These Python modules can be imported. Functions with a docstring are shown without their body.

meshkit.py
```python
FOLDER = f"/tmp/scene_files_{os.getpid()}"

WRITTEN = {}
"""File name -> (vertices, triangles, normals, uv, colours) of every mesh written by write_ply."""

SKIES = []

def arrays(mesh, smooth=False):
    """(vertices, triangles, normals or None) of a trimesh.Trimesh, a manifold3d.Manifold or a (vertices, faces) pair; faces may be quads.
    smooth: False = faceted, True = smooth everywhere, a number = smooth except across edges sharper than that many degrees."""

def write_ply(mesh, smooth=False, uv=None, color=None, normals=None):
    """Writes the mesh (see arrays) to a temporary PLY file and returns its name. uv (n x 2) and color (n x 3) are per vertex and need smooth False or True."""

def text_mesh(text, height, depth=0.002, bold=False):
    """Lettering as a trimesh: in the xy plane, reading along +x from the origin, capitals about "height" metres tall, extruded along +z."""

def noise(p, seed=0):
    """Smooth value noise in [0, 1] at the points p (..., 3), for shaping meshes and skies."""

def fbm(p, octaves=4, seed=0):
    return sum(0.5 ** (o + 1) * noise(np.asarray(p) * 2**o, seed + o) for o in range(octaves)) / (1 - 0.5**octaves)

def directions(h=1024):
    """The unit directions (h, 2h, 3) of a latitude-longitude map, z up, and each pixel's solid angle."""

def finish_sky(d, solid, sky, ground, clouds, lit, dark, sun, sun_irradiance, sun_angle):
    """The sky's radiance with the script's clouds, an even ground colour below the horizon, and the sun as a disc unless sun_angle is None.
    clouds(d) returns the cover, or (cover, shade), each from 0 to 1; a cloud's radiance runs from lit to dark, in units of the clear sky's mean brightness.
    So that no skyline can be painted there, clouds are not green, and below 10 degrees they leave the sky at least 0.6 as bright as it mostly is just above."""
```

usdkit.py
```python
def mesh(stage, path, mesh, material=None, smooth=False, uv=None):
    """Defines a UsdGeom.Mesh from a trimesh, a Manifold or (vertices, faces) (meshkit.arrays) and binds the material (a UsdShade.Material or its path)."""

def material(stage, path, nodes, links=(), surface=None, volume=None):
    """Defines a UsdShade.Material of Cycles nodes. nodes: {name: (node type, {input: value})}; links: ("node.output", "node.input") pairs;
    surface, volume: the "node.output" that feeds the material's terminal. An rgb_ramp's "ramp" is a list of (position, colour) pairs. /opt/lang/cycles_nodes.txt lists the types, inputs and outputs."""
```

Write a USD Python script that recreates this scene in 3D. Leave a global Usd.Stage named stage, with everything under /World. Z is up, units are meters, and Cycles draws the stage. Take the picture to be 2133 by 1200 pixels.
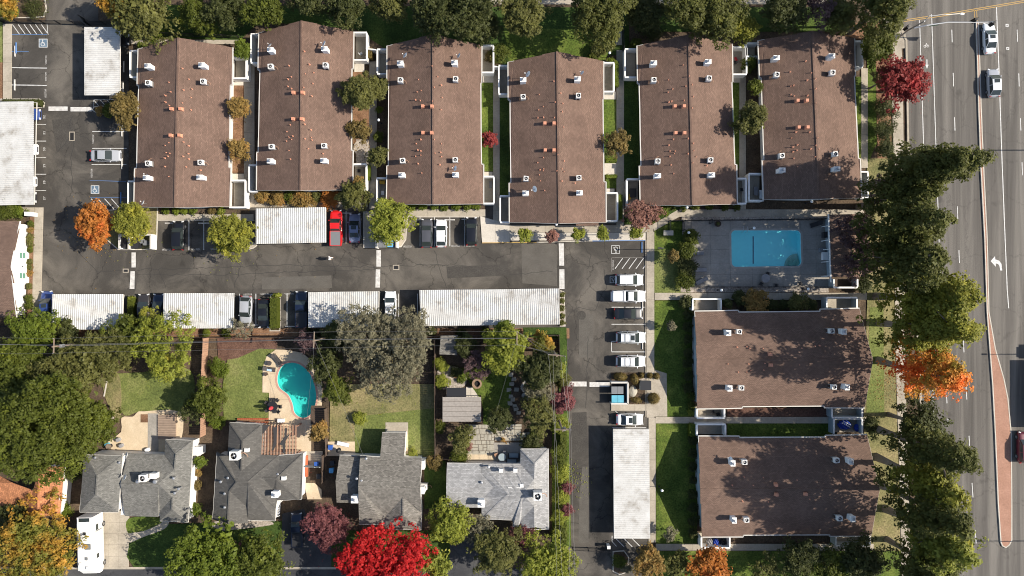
import math, numpy as np, trimesh, usdkit, meshkit
from pxr import Usd, UsdGeom, UsdLux, UsdShade, Gf, Sdf, Vt
from shapely.geometry import Polygon, box as sbox, LineString, Point
from shapely.ops import unary_union

stage = Usd.Stage.CreateInMemory()
UsdGeom.SetStageUpAxis(stage, "Z")
UsdGeom.SetStageMetersPerUnit(stage, 1.0)
UsdGeom.Xform.Define(stage, "/World")
UsdGeom.Scope.Define(stage, "/World/Looks")

# ------------------------------------------------------------------ camera, sky, sun, exposure
H = 107.0                      # metres above the ground, looking straight down
K = 1.5 / 2133
SUN_EL = math.radians(37.0)
cam = UsdGeom.Camera.Define(stage, "/World/camera")
cam.CreateHorizontalApertureAttr(36.0)
cam.CreateVerticalApertureAttr(36.0 * 576 / 1024)
cam.CreateFocalLengthAttr(24.0)
cam.CreateClippingRangeAttr(Gf.Vec2f(1.0, 5000.0))
cam.CreateExposureAttr(0.66)
cam.AddTranslateOp().Set(Gf.Vec3d(0, 0, H))
sky_mat = usdkit.material(stage, "/World/Looks/sky_look", {
    "s": ("sky_texture", {"sky_type": "single_scattering", "sun_disc": False, "sun_elevation": SUN_EL, "sun_rotation": math.pi / 2, "air_density": 1.0, "aerosol_density": 1.3}),
    "b": ("background_shader", {"strength": 0.1})}, [("s.color", "b.color")], surface="b.background")
sky = UsdLux.DomeLight.Define(stage, "/World/sky")
UsdShade.MaterialBindingAPI.Apply(sky.GetPrim()).Bind(sky_mat)
sky.GetPrim().SetCustomDataByKey("kind", "structure")
sun = UsdLux.DistantLight.Define(stage, "/World/sun")
sun.CreateIntensityAttr(1.25)
sun.CreateNormalizeAttr(True)
sun.CreateAngleAttr(0.5)
sun.CreateColorAttr(Gf.Vec3f(1.0, 0.93, 0.82))
sun.AddRotateYOp().Set(90.0 - math.degrees(SUN_EL))     # the light comes from +x


# ------------------------------------------------------------------ helpers
def P(px, py, z=0.0):
    """The point at height z that the photograph's pixel (2133 x 1200) shows."""
    s = K * (H - z)
    return np.array([(px - 1066.5) * s, (600 - py) * s, z])


def M0(px):
    return px * K * H          # pixels to metres on the ground


class MB:
    """Collects shapes that become one mesh."""

    def __init__(self):
        self.v, self.f, self.n = [], [], 0

    def add(self, v, f):
        v, f = np.asarray(v, float), np.asarray(f, int)
        if f.shape[1] == 4:
            f = np.vstack([f[:, [0, 1, 2]], f[:, [0, 2, 3]]])
        self.v.append(v); self.f.append(f + self.n); self.n += len(v)
        return self

    def box(self, c, s, rot=0.0):
        x, y, z = np.array(s) / 2.0
        v = np.array([[-x, -y, -z], [x, -y, -z], [x, y, -z], [-x, y, -z], [-x, -y, z], [x, -y, z], [x, y, z], [-x, y, z]])
        if rot:
            a, b = math.cos(rot), math.sin(rot)
            v[:, :2] = v[:, :2] @ np.array([[a, b], [-b, a]])
        return self.add(v + np.array(c), [[3, 2, 1, 0], [4, 5, 6, 7], [0, 1, 5, 4], [1, 2, 6, 5], [2, 3, 7, 6], [3, 0, 4, 7]])

    def bb(self, x0, y0, z0, x1, y1, z1):
        return self.box(((x0 + x1) / 2, (y0 + y1) / 2, (z0 + z1) / 2), (abs(x1 - x0), abs(y1 - y0), abs(z1 - z0)))

    def bar(self, a, b, w, h):
        """A beam from a to b (points on its axis), w wide, h high."""
        a, b = np.array(a, float), np.array(b, float)
        d = b - a
        s = np.cross([0, 0, 1.0], d)
        s = s / np.linalg.norm(s) if np.linalg.norm(s) > 1e-6 else np.array([1.0, 0, 0])
        u = np.cross(d, s); u /= np.linalg.norm(u)
        v = [p + i * s * w / 2 + j * u * h / 2 for p in (a, b) for i, j in ((-1, -1), (1, -1), (1, 1), (-1, 1))]
        return self.add(v, [[3, 2, 1, 0], [4, 5, 6, 7], [0, 1, 5, 4], [1, 2, 6, 5], [2, 3, 7, 6], [3, 0, 4, 7]])

    def prism(self, poly, z0, z1):
        """poly: xy points (counter-clockwise or not) or a shapely polygon; z1 may be one number or one per point."""
        if isinstance(poly, Polygon):
            if poly.is_empty:
                return self
            m = trimesh.creation.extrude_polygon(poly, z1 - z0, engine="earcut")
            m.apply_translation([0, 0, z0])
            return self.add(m.vertices, m.faces)
        p = np.asarray(poly, float)[:, :2]
        zt = np.full(len(p), z1, float) if np.ndim(z1) == 0 else np.asarray(z1, float)
        zb = np.full(len(p), z0, float) if np.ndim(z0) == 0 else np.asarray(z0, float)
        if 0.5 * np.sum(p[:, 0] * np.roll(p[:, 1], -1) - np.roll(p[:, 0], -1) * p[:, 1]) < 0:
            p, zt, zb = p[::-1], zt[::-1], zb[::-1]
        n = len(p)
        tri = earcut(p)
        v = np.vstack([np.c_[p, zb], np.c_[p, zt]])
        side = [[i, (i + 1) % n, n + (i + 1) % n, n + i] for i in range(n)]
        self.add(v, np.vstack([tri[:, ::-1], tri + n]))
        return self.add(v, side)

    def tube(self, pts, r, n=6, caps=True):
        p = np.asarray(pts, float)
        r = np.broadcast_to(np.asarray(r, float), (len(p),))
        t = np.gradient(p, axis=0); t /= np.linalg.norm(t, axis=1, keepdims=True) + 1e-12
        a = np.cross(t, np.where(np.abs(t[:, 2:]) < 0.9, [0, 0, 1.0], [1.0, 0, 0]))
        a /= np.linalg.norm(a, axis=1, keepdims=True) + 1e-12
        b, g = np.cross(t, a), np.arange(n) * 2 * np.pi / n
        v = p[:, None] + r[:, None, None] * (np.cos(g)[None, :, None] * a[:, None] + np.sin(g)[None, :, None] * b[:, None])
        q = [[i * n + j, i * n + (j + 1) % n, (i + 1) * n + (j + 1) % n, (i + 1) * n + j] for i in range(len(p) - 1) for j in range(n)]
        self.add(v.reshape(-1, 3), q)
        if caps:
            for k, s in ((0, -1), (len(p) - 1, 1)):
                ring = v[k]
                self.add(np.vstack([ring, ring.mean(0)]), [[j, (j + 1) % n, n][::s] for j in range(n)])
        return self

    def lathe(self, c, prof, n=14):
        """prof: (radius, z) pairs from bottom to top, about the vertical through c."""
        prof = np.array(prof, float)
        g = np.arange(n) * 2 * np.pi / n
        v = np.stack([np.outer(prof[:, 0], np.cos(g)) + c[0], np.outer(prof[:, 0], np.sin(g)) + c[1], np.repeat(prof[:, 1:2] + c[2], n, 1)], -1).reshape(-1, 3)
        q = [[i * n + j, i * n + (j + 1) % n, (i + 1) * n + (j + 1) % n, (i + 1) * n + j] for i in range(len(prof) - 1) for j in range(n)]
        return self.add(v, q)

    def ball(self, c, r, sub=1):
        m = trimesh.creation.icosphere(sub, 1.0)
        return self.add(m.vertices * np.array(r) + np.array(c), m.faces)

    def mesh(self):
        return np.vstack(self.v), np.vstack(self.f)


def earcut(p):
    import mapbox_earcut as me
    return me.triangulate_float64(np.ascontiguousarray(p), np.array([len(p)], np.uint32)).reshape(-1, 3).astype(int)


try:
    import mapbox_earcut
except ImportError:
    def earcut(p):
        v, f = trimesh.creation.triangulate_polygon(Polygon(p), engine="manifold")
        v = np.asarray(v)
        idx = np.array([np.argmin(((p - q) ** 2).sum(1)) for q in v])
        return idx[f]

used = {}


def numbered(path):
    k = used.get(path, 0)
    used[path] = k + 1
    return path if k == 0 else f"{path}_{k:03d}"


class Node:
    def __init__(self, path, loc, prim):
        self.path, self.loc, self.prim = path, np.array(loc, float), prim


def mark(prim, label=None, cat=None, group=None, kind=None):
    for k, v in (("label", label), ("category", cat), ("group", group), ("kind", kind)):
        if v:
            prim.SetCustomDataByKey(k, v)


def thing(name, label=None, cat=None, loc=(0, 0, 0), rot=0.0, group=None, kind=None, scale=None):
    path = numbered("/World/" + name)
    x = UsdGeom.Xform.Define(stage, path)
    x.AddTranslateOp().Set(Gf.Vec3d(*map(float, loc)))
    if rot:
        x.AddRotateZOp().Set(float(rot))
    if scale is not None:
        x.AddScaleOp().Set(Gf.Vec3f(*map(float, np.broadcast_to(scale, 3))))
    mark(x.GetPrim(), label, cat, group, kind)
    return Node(path, loc, x.GetPrim())


def sub(parent, name, label=None):
    path = numbered(parent.path + "/" + name)
    x = UsdGeom.Xform.Define(stage, path)
    mark(x.GetPrim(), label)
    return Node(path, parent.loc, x.GetPrim())


def part(parent, name, mb, mat, label=None, local=False, smooth=False):
    """A mesh under parent. Its points are given in world axes (or in the parent's own when local)."""
    v, f = mb.mesh() if isinstance(mb, MB) else mb
    if not local:
        v = v - parent.loc
    path = numbered(parent.path + "/" + name)
    m = usdkit.mesh(stage, path, (v, f), L(mat), smooth=smooth)
    mark(m.GetPrim(), label)
    return Node(path, parent.loc, m.GetPrim())


def single(name, mb, mat, label=None, cat=None, group=None, kind=None, smooth=False):
    v, f = mb.mesh() if isinstance(mb, MB) else mb
    path = numbered("/World/" + name)
    m = usdkit.mesh(stage, path, (v, f), L(mat), smooth=smooth)
    mark(m.GetPrim(), label, cat, group, kind)
    return Node(path, (0, 0, 0), m.GetPrim())


def dup(root, loc, rot=0.0, label=None, cat=None, group=None, scale=None):
    was = dict(root.prim.GetCustomData())
    r = thing(root.prim.GetName().rstrip("0123456789").rstrip("_"), label or was.get("label"), cat or was.get("category"), loc, rot, group or was.get("group"), None, scale)
    r.prim.GetReferences().AddInternalReference(root.path)
    r.prim.SetInstanceable(True)
    return r


# ------------------------------------------------------------------ materials
_looks, _recipes = {}, {}


def L(name):
    if name not in _looks:
        nodes, links, surf = _recipes[name]
        _looks[name] = usdkit.material(stage, "/World/Looks/" + name, nodes, links, surface=surf)
    return _looks[name]


def plain(name, col, rough=0.6, metal=0.0, spec=0.5, coat=0.0, var=0.0, scale=1.5):
    n = {"p": ("principled_bsdf", {"base_color": col, "roughness": rough, "metallic": metal, "specular_ior_level": spec, "coat_weight": coat, "coat_roughness": 0.06})}
    l = []
    if var:
        c = np.array(col)
        n["g"] = ("geometry", {})
        n["n"] = ("noise_texture", {"scale": scale, "detail": 5.0, "roughness": 0.65})
        n["r"] = ("rgb_ramp", {"ramp": [(0.25, tuple(c * (1 - var))), (0.5, tuple(c)), (0.75, tuple(np.minimum(c * (1 + var), 0.95)))]})
        l = [("g.position", "n.vector"), ("n.fac", "r.fac"), ("r.color", "p.base_color")]
    _recipes[name] = (n, l, "p.BSDF")


def ground_look(name, cols, scale=0.25, fine=6.0, finevar=0.35, rough=0.9, stretch=(1, 1, 1), bump=0.0):
    """Patchy ground: a broad noise through the colours, a fine noise on top."""
    n = {"g": ("geometry", {}), "m": ("mapping", {"scale": stretch}),
         "a": ("noise_texture", {"scale": scale, "detail": 6.0, "roughness": 0.62}),
         "r": ("rgb_ramp", {"ramp": [(0.3 + 0.4 * i / max(1, len(cols) - 1), c) for i, c in enumerate(cols)]}),
         "b": ("noise_texture", {"scale": fine, "detail": 4.0, "roughness": 0.7}),
         "s": ("rgb_ramp", {"ramp": [(0.3, (1 - finevar,) * 3), (0.7, (1 + finevar,) * 3)]}),
         "x": ("mix", {"mix_type": "multiply", "fac": 1.0}),
         "p": ("principled_bsdf", {"roughness": rough, "specular_ior_level": 0.15})}
    l = [("g.position", "m.vector"), ("m.vector", "a.vector"), ("g.position", "b.vector"), ("a.fac", "r.fac"), ("b.fac", "s.fac"), ("r.color", "x.color1"), ("s.color", "x.color2"), ("x.color", "p.base_color")]
    if bump:
        n["u"] = ("bump", {"distance": bump, "strength": 0.8})
        l += [("b.fac", "u.height"), ("u.normal", "p.normal")]
    _recipes[name] = (n, l, "p.BSDF")


def asphalt_look(name, base, dusty, crack=0.5, streak=(0.25, 0.25, 1), tracks=None):
    b, d = np.array(base), np.array(dusty)
    n = {"g": ("geometry", {}), "m": ("mapping", {"scale": streak}),
         "a": ("noise_texture", {"scale": 0.5, "detail": 6.0, "roughness": 0.65, "distortion": 0.6}),
         "r": ("rgb_ramp", {"ramp": [(0.30, tuple(b * 0.72)), (0.46, tuple(b)), (0.66, tuple(d))]}),
         "f": ("noise_texture", {"scale": 9.0, "detail": 3.0, "roughness": 0.8}),
         "fr": ("rgb_ramp", {"ramp": [(0.3, (0.72,) * 3), (0.7, (1.28,) * 3)]}),
         "x": ("mix", {"mix_type": "multiply", "fac": 1.0}),
         "w": ("noise_texture", {"scale": 0.55, "detail": 5.0, "roughness": 0.6}),
         "wv": ("vector_math", {"math_type": "scale", "scale": 3.2}),
         "wa": ("vector_math", {"math_type": "add"}),
         "c": ("voronoi_texture", {"feature": "distance_to_edge", "dimensions": "2D", "scale": 0.12}),
         "cr": ("rgb_ramp", {"ramp": [(0.0, (1 - crack,) * 3), (0.006, (1 - crack * 0.8,) * 3), (0.011, (1, 1, 1))]}),
         "y": ("mix", {"mix_type": "multiply", "fac": 1.0}),
         "o": ("noise_texture", {"scale": 0.32, "detail": 3.0}),
         "or": ("rgb_ramp", {"ramp": [(0.30, (0.62,) * 3), (0.36, (1, 1, 1))]}),
         "z": ("mix", {"mix_type": "multiply", "fac": 0.7}),
         "p": ("principled_bsdf", {"roughness": 0.88, "specular_ior_level": 0.25})}
    l = [("g.position", "m.vector"), ("m.vector", "a.vector"), ("a.fac", "r.fac"), ("g.position", "f.vector"), ("f.fac", "fr.fac"), ("r.color", "x.color1"), ("fr.color", "x.color2"),
         ("g.position", "w.vector"), ("w.color", "wv.vector1"), ("g.position", "wa.vector1"), ("wv.vector", "wa.vector2"), ("wa.vector", "c.vector"), ("c.distance", "cr.fac"),
         ("x.color", "y.color1"), ("cr.color", "y.color2"), ("g.position", "o.vector"), ("o.fac", "or.fac"), ("y.color", "z.color1"), ("or.color", "z.color2"), ("z.color", "p.base_color")]
    _recipes[name] = (n, l, "p.BSDF")


def shingle_look(name, col, rot=0.0, row=0.16, width=0.34, var=0.3, mort=0.6, patch=0.12, fine=0.15):
    c = np.array(col)
    n = {"t": ("texture_coordinate", {}), "m": ("mapping", {"rotation": (0, 0, rot)}),
         "b": ("brick_texture", {"scale": 1.0, "brick_width": width, "row_height": row, "mortar_size": 0.018, "mortar_smooth": 0.3, "bias": 0.0,
                                 "color1": tuple(c * (1 - var * 0.6)), "color2": tuple(c * (1 + var)), "mortar": tuple(c * mort)}),
         "g": ("geometry", {}),
         "a": ("noise_texture", {"scale": 0.35, "detail": 5.0, "roughness": 0.6}),
         "r": ("rgb_ramp", {"ramp": [(0.3, (1 - patch,) * 3), (0.7, (1 + patch,) * 3)]}),
         "f": ("noise_texture", {"scale": 4.5, "detail": 3.0, "roughness": 0.8}),
         "fr": ("rgb_ramp", {"ramp": [(0.3, (1 - fine,) * 3), (0.7, (1 + fine,) * 3)]}),
         "x": ("mix", {"mix_type": "multiply", "fac": 1.0}), "y": ("mix", {"mix_type": "multiply", "fac": 1.0}),
         "u": ("bump", {"distance": 0.02, "strength": 0.6}),
         "p": ("principled_bsdf", {"roughness": 0.9, "specular_ior_level": 0.2})}
    l = [("t.object", "m.vector"), ("m.vector", "b.vector"), ("g.position", "a.vector"), ("a.fac", "r.fac"), ("g.position", "f.vector"), ("f.fac", "fr.fac"),
         ("b.color", "x.color1"), ("r.color", "x.color2"), ("x.color", "y.color1"), ("fr.color", "y.color2"), ("y.color", "p.base_color"), ("b.color", "u.height"), ("u.normal", "p.normal")]
    _recipes[name] = (n, l, "p.BSDF")


def leaf_look(name, cols, patch_scale=0.45, mix=0.5, trans=0.33, spec=0.2):
    """Leaves: a broad noise picks a hue, each leaf has its own tone."""
    n = {"g": ("geometry", {}),
         "a": ("noise_texture", {"scale": patch_scale, "detail": 3.0, "roughness": 0.6}),
         "m": ("math", {"math_type": "multiply_add", "value2": mix, "value3": 0.0}),
         "k": ("math", {"math_type": "multiply_add", "value2": 1.0 - mix}),
         "r": ("rgb_ramp", {"ramp": [(0.26 + 0.48 * i / max(1, len(cols) - 1), c) for i, c in enumerate(cols)]}),
         "p": ("principled_bsdf", {"roughness": 0.55, "specular_ior_level": spec}),
         "tl": ("translucent_bsdf", {}), "x": ("mix_closure", {"fac": trans})}
    l = [("g.position", "a.vector"), ("g.random_per_island", "m.value1"), ("a.fac", "k.value1"), ("m.value", "k.value3"), ("k.value", "r.fac"), ("r.color", "p.base_color"), ("r.color", "tl.color"),
         ("p.BSDF", "x.closure1"), ("tl.BSDF", "x.closure2")]
    _recipes[name] = (n, l, "x.closure")


def water_look(name, tint, ripple=1.5):
    n = {"g": ("geometry", {}), "w": ("noise_texture", {"scale": ripple, "detail": 3.0}), "u": ("bump", {"distance": 0.05, "strength": 0.35}),
         "t": ("transparent_bsdf", {"color": tint}), "s": ("glossy_bsdf", {"roughness": 0.03, "color": (0.9, 0.95, 1.0)}), "f": ("layer_weight", {"blend": 0.5}), "q": ("math", {"math_type": "power", "value2": 4.0}), "k": ("math", {"math_type": "multiply_add", "value2": 0.7, "value3": 0.03}), "x": ("mix_closure", {})}
    l = [("g.position", "w.vector"), ("w.fac", "u.height"), ("u.normal", "s.normal"), ("u.normal", "f.normal"), ("f.facing", "q.value1"), ("q.value", "k.value1"), ("k.value", "x.fac"), ("t.BSDF", "x.closure1"), ("s.BSDF", "x.closure2")]
    _recipes[name] = (n, l, "x.closure")


asphalt_look("lot_asphalt", (0.058, 0.052, 0.045), (0.128, 0.113, 0.094), 0.45)
asphalt_look("road_asphalt", (0.105, 0.095, 0.084), (0.168, 0.153, 0.134), 0.22, streak=(1.4, 0.05, 1))
asphalt_look("drive_asphalt", (0.05, 0.05, 0.053), (0.08, 0.078, 0.075), 0.3)
ground_look("patch_asphalt", [(0.052, 0.047, 0.042), (0.07, 0.064, 0.056)], 0.8)
ground_look("dust", [(0.12, 0.105, 0.085), (0.18, 0.16, 0.13)], 0.8)
ground_look("soil", [(0.05, 0.038, 0.026), (0.085, 0.06, 0.04), (0.12, 0.085, 0.055)], 0.4, 5.0, 0.5)
ground_look("bark_mulch", [(0.11, 0.06, 0.033), (0.19, 0.105, 0.06), (0.24, 0.15, 0.09)], 0.6, 7.0, 0.5, bump=0.05)
ground_look("red_mulch", [(0.085, 0.045, 0.034), (0.15, 0.085, 0.06)], 0.8, 7.0, 0.5, bump=0.05)
ground_look("concrete", [(0.27, 0.235, 0.185), (0.36, 0.315, 0.25), (0.41, 0.36, 0.29)], 0.35, 5.0, 0.14)
ground_look("white_concrete", [(0.42, 0.38, 0.32), (0.55, 0.5, 0.43)], 0.35, 5.0, 0.12)
ground_look("deck_concrete", [(0.24, 0.22, 0.19), (0.33, 0.3, 0.26)], 0.4, 5.0, 0.16)
ground_look("sand_deck", [(0.46, 0.36, 0.24), (0.58, 0.47, 0.33)], 0.5, 6.0, 0.12)
ground_look("pink_deck", [(0.46, 0.25, 0.19), (0.52, 0.3, 0.23)], 0.6, 6.0, 0.12)
ground_look("flagstone", [(0.3, 0.275, 0.225), (0.4, 0.37, 0.3)], 0.5, 3.0, 0.16)
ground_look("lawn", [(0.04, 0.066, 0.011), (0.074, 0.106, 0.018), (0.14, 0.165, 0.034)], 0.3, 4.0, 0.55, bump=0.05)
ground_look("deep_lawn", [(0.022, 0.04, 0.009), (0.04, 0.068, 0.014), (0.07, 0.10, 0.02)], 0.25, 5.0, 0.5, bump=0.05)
ground_look("yard_lawn", [(0.085, 0.105, 0.03), (0.125, 0.145, 0.04), (0.19, 0.19, 0.07)], 0.22, 4.0, 0.45, bump=0.05)
ground_look("dry_lawn", [(0.10, 0.105, 0.04), (0.18, 0.16, 0.07), (0.27, 0.21, 0.11)], 0.22, 4.0, 0.45, bump=0.05)
ground_look("gravel", [(0.25, 0.21, 0.17), (0.4, 0.35, 0.3)], 2.0, 6.0, 0.6, bump=0.06)
ground_look("brick_pave", [(0.30, 0.165, 0.115), (0.37, 0.21, 0.15)], 0.4, 5.0, 0.2)
shingle_look("roof_brown_v", (0.152, 0.098, 0.074), math.pi / 2, 0.16, 0.34, 0.2, 0.62, 0.17, 0.1)
shingle_look("roof_brown_h", (0.152, 0.099, 0.075), 0.0, 0.16, 0.34, 0.2, 0.62, 0.17, 0.1)
shingle_look("roof_grey", (0.14, 0.135, 0.122), 0.0, 0.16, 0.33, 0.35, 0.75)
shingle_look("roof_dark_grey", (0.10, 0.094, 0.085), 0.0, 0.2, 0.4, 0.2, 0.7)
shingle_look("roof_warm_grey", (0.15, 0.138, 0.12), 0.0, 0.17, 0.36, 0.45, 0.75)
shingle_look("roof_pale_grey", (0.27, 0.265, 0.26), 0.0, 0.2, 0.4, 0.3, 0.65)
shingle_look("roof_clay", (0.36, 0.155, 0.075), math.pi / 2, 0.28, 0.4, 0.3, 0.5)
plain("white_paint", (0.75, 0.73, 0.69), 0.5, var=0.05)
plain("white_wall", (0.70, 0.68, 0.64), 0.8, var=0.06)
plain("pale_wall", (0.55, 0.54, 0.50), 0.8, var=0.06)
plain("grey_wall", (0.30, 0.32, 0.31), 0.8, var=0.06)
plain("blue_grey_wall", (0.26, 0.31, 0.33), 0.8, var=0.06)
plain("cream_wall", (0.55, 0.47, 0.36), 0.8, var=0.06)
plain("fascia", (0.52, 0.49, 0.44), 0.6)
plain("line_paint", (0.55, 0.54, 0.52), 0.8, var=0.3, scale=3.0)
plain("worn_paint", (0.50, 0.48, 0.45), 0.85, var=0.35, scale=2.0)
plain("faint_paint", (0.24, 0.22, 0.2), 0.85, var=0.4, scale=3.0)
plain("yellow_paint", (0.42, 0.26, 0.075), 0.8, var=0.2, scale=3.0)
plain("blue_paint", (0.08, 0.17, 0.36), 0.7, var=0.2)
plain("sign_blue", (0.10, 0.15, 0.20), 0.8, var=0.15)
plain("terracotta", (0.52, 0.23, 0.14), 0.7, var=0.12)
plain("orange_brick", (0.42, 0.11, 0.045), 0.8, var=0.2)
plain("dark_metal", (0.025, 0.025, 0.028), 0.5, 0.3)
plain("black_metal", (0.012, 0.012, 0.013), 0.5, 0.2)
plain("grey_metal", (0.3, 0.3, 0.3), 0.45, 0.6)
plain("galvanised", (0.45, 0.45, 0.45), 0.4, 0.7)
plain("wire_metal", (0.16, 0.155, 0.15), 0.5, 0.4)
plain("wood_pole", (0.20, 0.15, 0.11), 0.85, var=0.25, scale=3.0)
plain("fence_wood", (0.24, 0.16, 0.10), 0.85, var=0.25, scale=3.0)
plain("orange_wood", (0.33, 0.19, 0.12), 0.85, var=0.2, scale=3.0)
plain("dark_wood", (0.075, 0.05, 0.035), 0.85, var=0.25, scale=3.0)
plain("deck_wood", (0.26, 0.19, 0.14), 0.8, var=0.2)
plain("pergola_wood", (0.24, 0.125, 0.085), 0.8, var=0.2)
plain("rubber", (0.02, 0.02, 0.021), 0.85)
ground_look("pale_asphalt", [(0.085, 0.077, 0.067), (0.115, 0.105, 0.09)], 0.6, 8.0, 0.3)
plain("crack_fill", (0.028, 0.026, 0.024), 0.9)
plain("alloy", (0.4, 0.4, 0.41), 0.3, 0.8)
plain("car_glass", (0.028, 0.036, 0.035), 0.06, 0.0, 0.6)
plain("pane_green", (0.10, 0.22, 0.16), 0.08)
plain("pane_dark", (0.035, 0.045, 0.05), 0.08)
plain("head_glass", (0.6, 0.6, 0.6), 0.1)
plain("tail_red", (0.35, 0.01, 0.01), 0.2)
plain("black_plastic", (0.02, 0.02, 0.022), 0.6)
plain("grey_plastic", (0.16, 0.165, 0.17), 0.6)
plain("blue_plastic", (0.03, 0.09, 0.33), 0.5)
plain("teal_plastic", (0.10, 0.36, 0.46), 0.5, var=0.15)
plain("sky_blue_plastic", (0.12, 0.38, 0.62), 0.5, var=0.15)
plain("green_plastic", (0.05, 0.12, 0.07), 0.6)
plain("yellow_plastic", (0.55, 0.34, 0.03), 0.6)
plain("red_fabric", (0.52, 0.035, 0.045), 0.85)
plain("blue_fabric", (0.02, 0.055, 0.33), 0.85, var=0.2)
plain("dark_fabric", (0.035, 0.033, 0.033), 0.9)
plain("wicker", (0.055, 0.048, 0.045), 0.85, var=0.2, scale=6.0)
plain("grey_fabric", (0.24, 0.23, 0.23), 0.9, var=0.15)
plain("white_cloth", (0.78, 0.77, 0.75), 0.9)
plain("pale_blue_cloth", (0.42, 0.58, 0.72), 0.9)
plain("skin", (0.36, 0.2, 0.13), 0.6)
plain("hair_dark", (0.03, 0.02, 0.015), 0.7)
plain("globe", (0.82, 0.82, 0.8), 0.3)
plain("ac_white", (0.66, 0.64, 0.60), 0.5, var=0.06)
plain("ac_fan", (0.05, 0.045, 0.042), 0.6)
plain("shed_roof", (0.27, 0.24, 0.21), 0.8, var=0.2, scale=3.0)
plain("bark", (0.13, 0.10, 0.075), 0.9, var=0.3, scale=4.0)
plain("pale_bark", (0.30, 0.26, 0.21), 0.9, var=0.25, scale=4.0)
plain("pool_plaster", (0.50, 0.82, 0.86), 0.8, var=0.04)
plain("teal_plaster", (0.34, 0.62, 0.59), 0.8, var=0.04)
plain("coping", (0.34, 0.31, 0.27), 0.8, var=0.15)
plain("pink_coping", (0.44, 0.24, 0.18), 0.8, var=0.12)
plain("lane_tile", (0.015, 0.02, 0.10), 0.5)
plain("stone_bench", (0.35, 0.33, 0.29), 0.85, var=0.15)
plain("clay_pot", (0.36, 0.14, 0.06), 0.8)
plain("void", (0.012, 0.011, 0.010), 0.9)
water_look("pool_water", (0.76, 0.97, 0.965))
water_look("teal_water", (0.56, 0.93, 0.91))
for nm, col in {"paint_silver": (0.36, 0.37, 0.39), "paint_black": (0.008, 0.008, 0.01), "paint_red": (0.62, 0.012, 0.012), "paint_blue_grey": (0.16, 0.18, 0.27), "paint_grey": (0.075, 0.075, 0.085),
                "paint_white": (0.74, 0.74, 0.74), "paint_pearl": (0.62, 0.64, 0.65), "paint_navy": (0.008, 0.014, 0.035), "paint_blue": (0.03, 0.06, 0.20), "paint_maroon": (0.10, 0.01, 0.02), "paint_taupe": (0.035, 0.03, 0.028)}.items():
    plain(nm, col, 0.32, 0.1 if nm not in ("paint_white", "paint_red", "paint_pearl") else 0.0, 0.5, 0.8)

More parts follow.
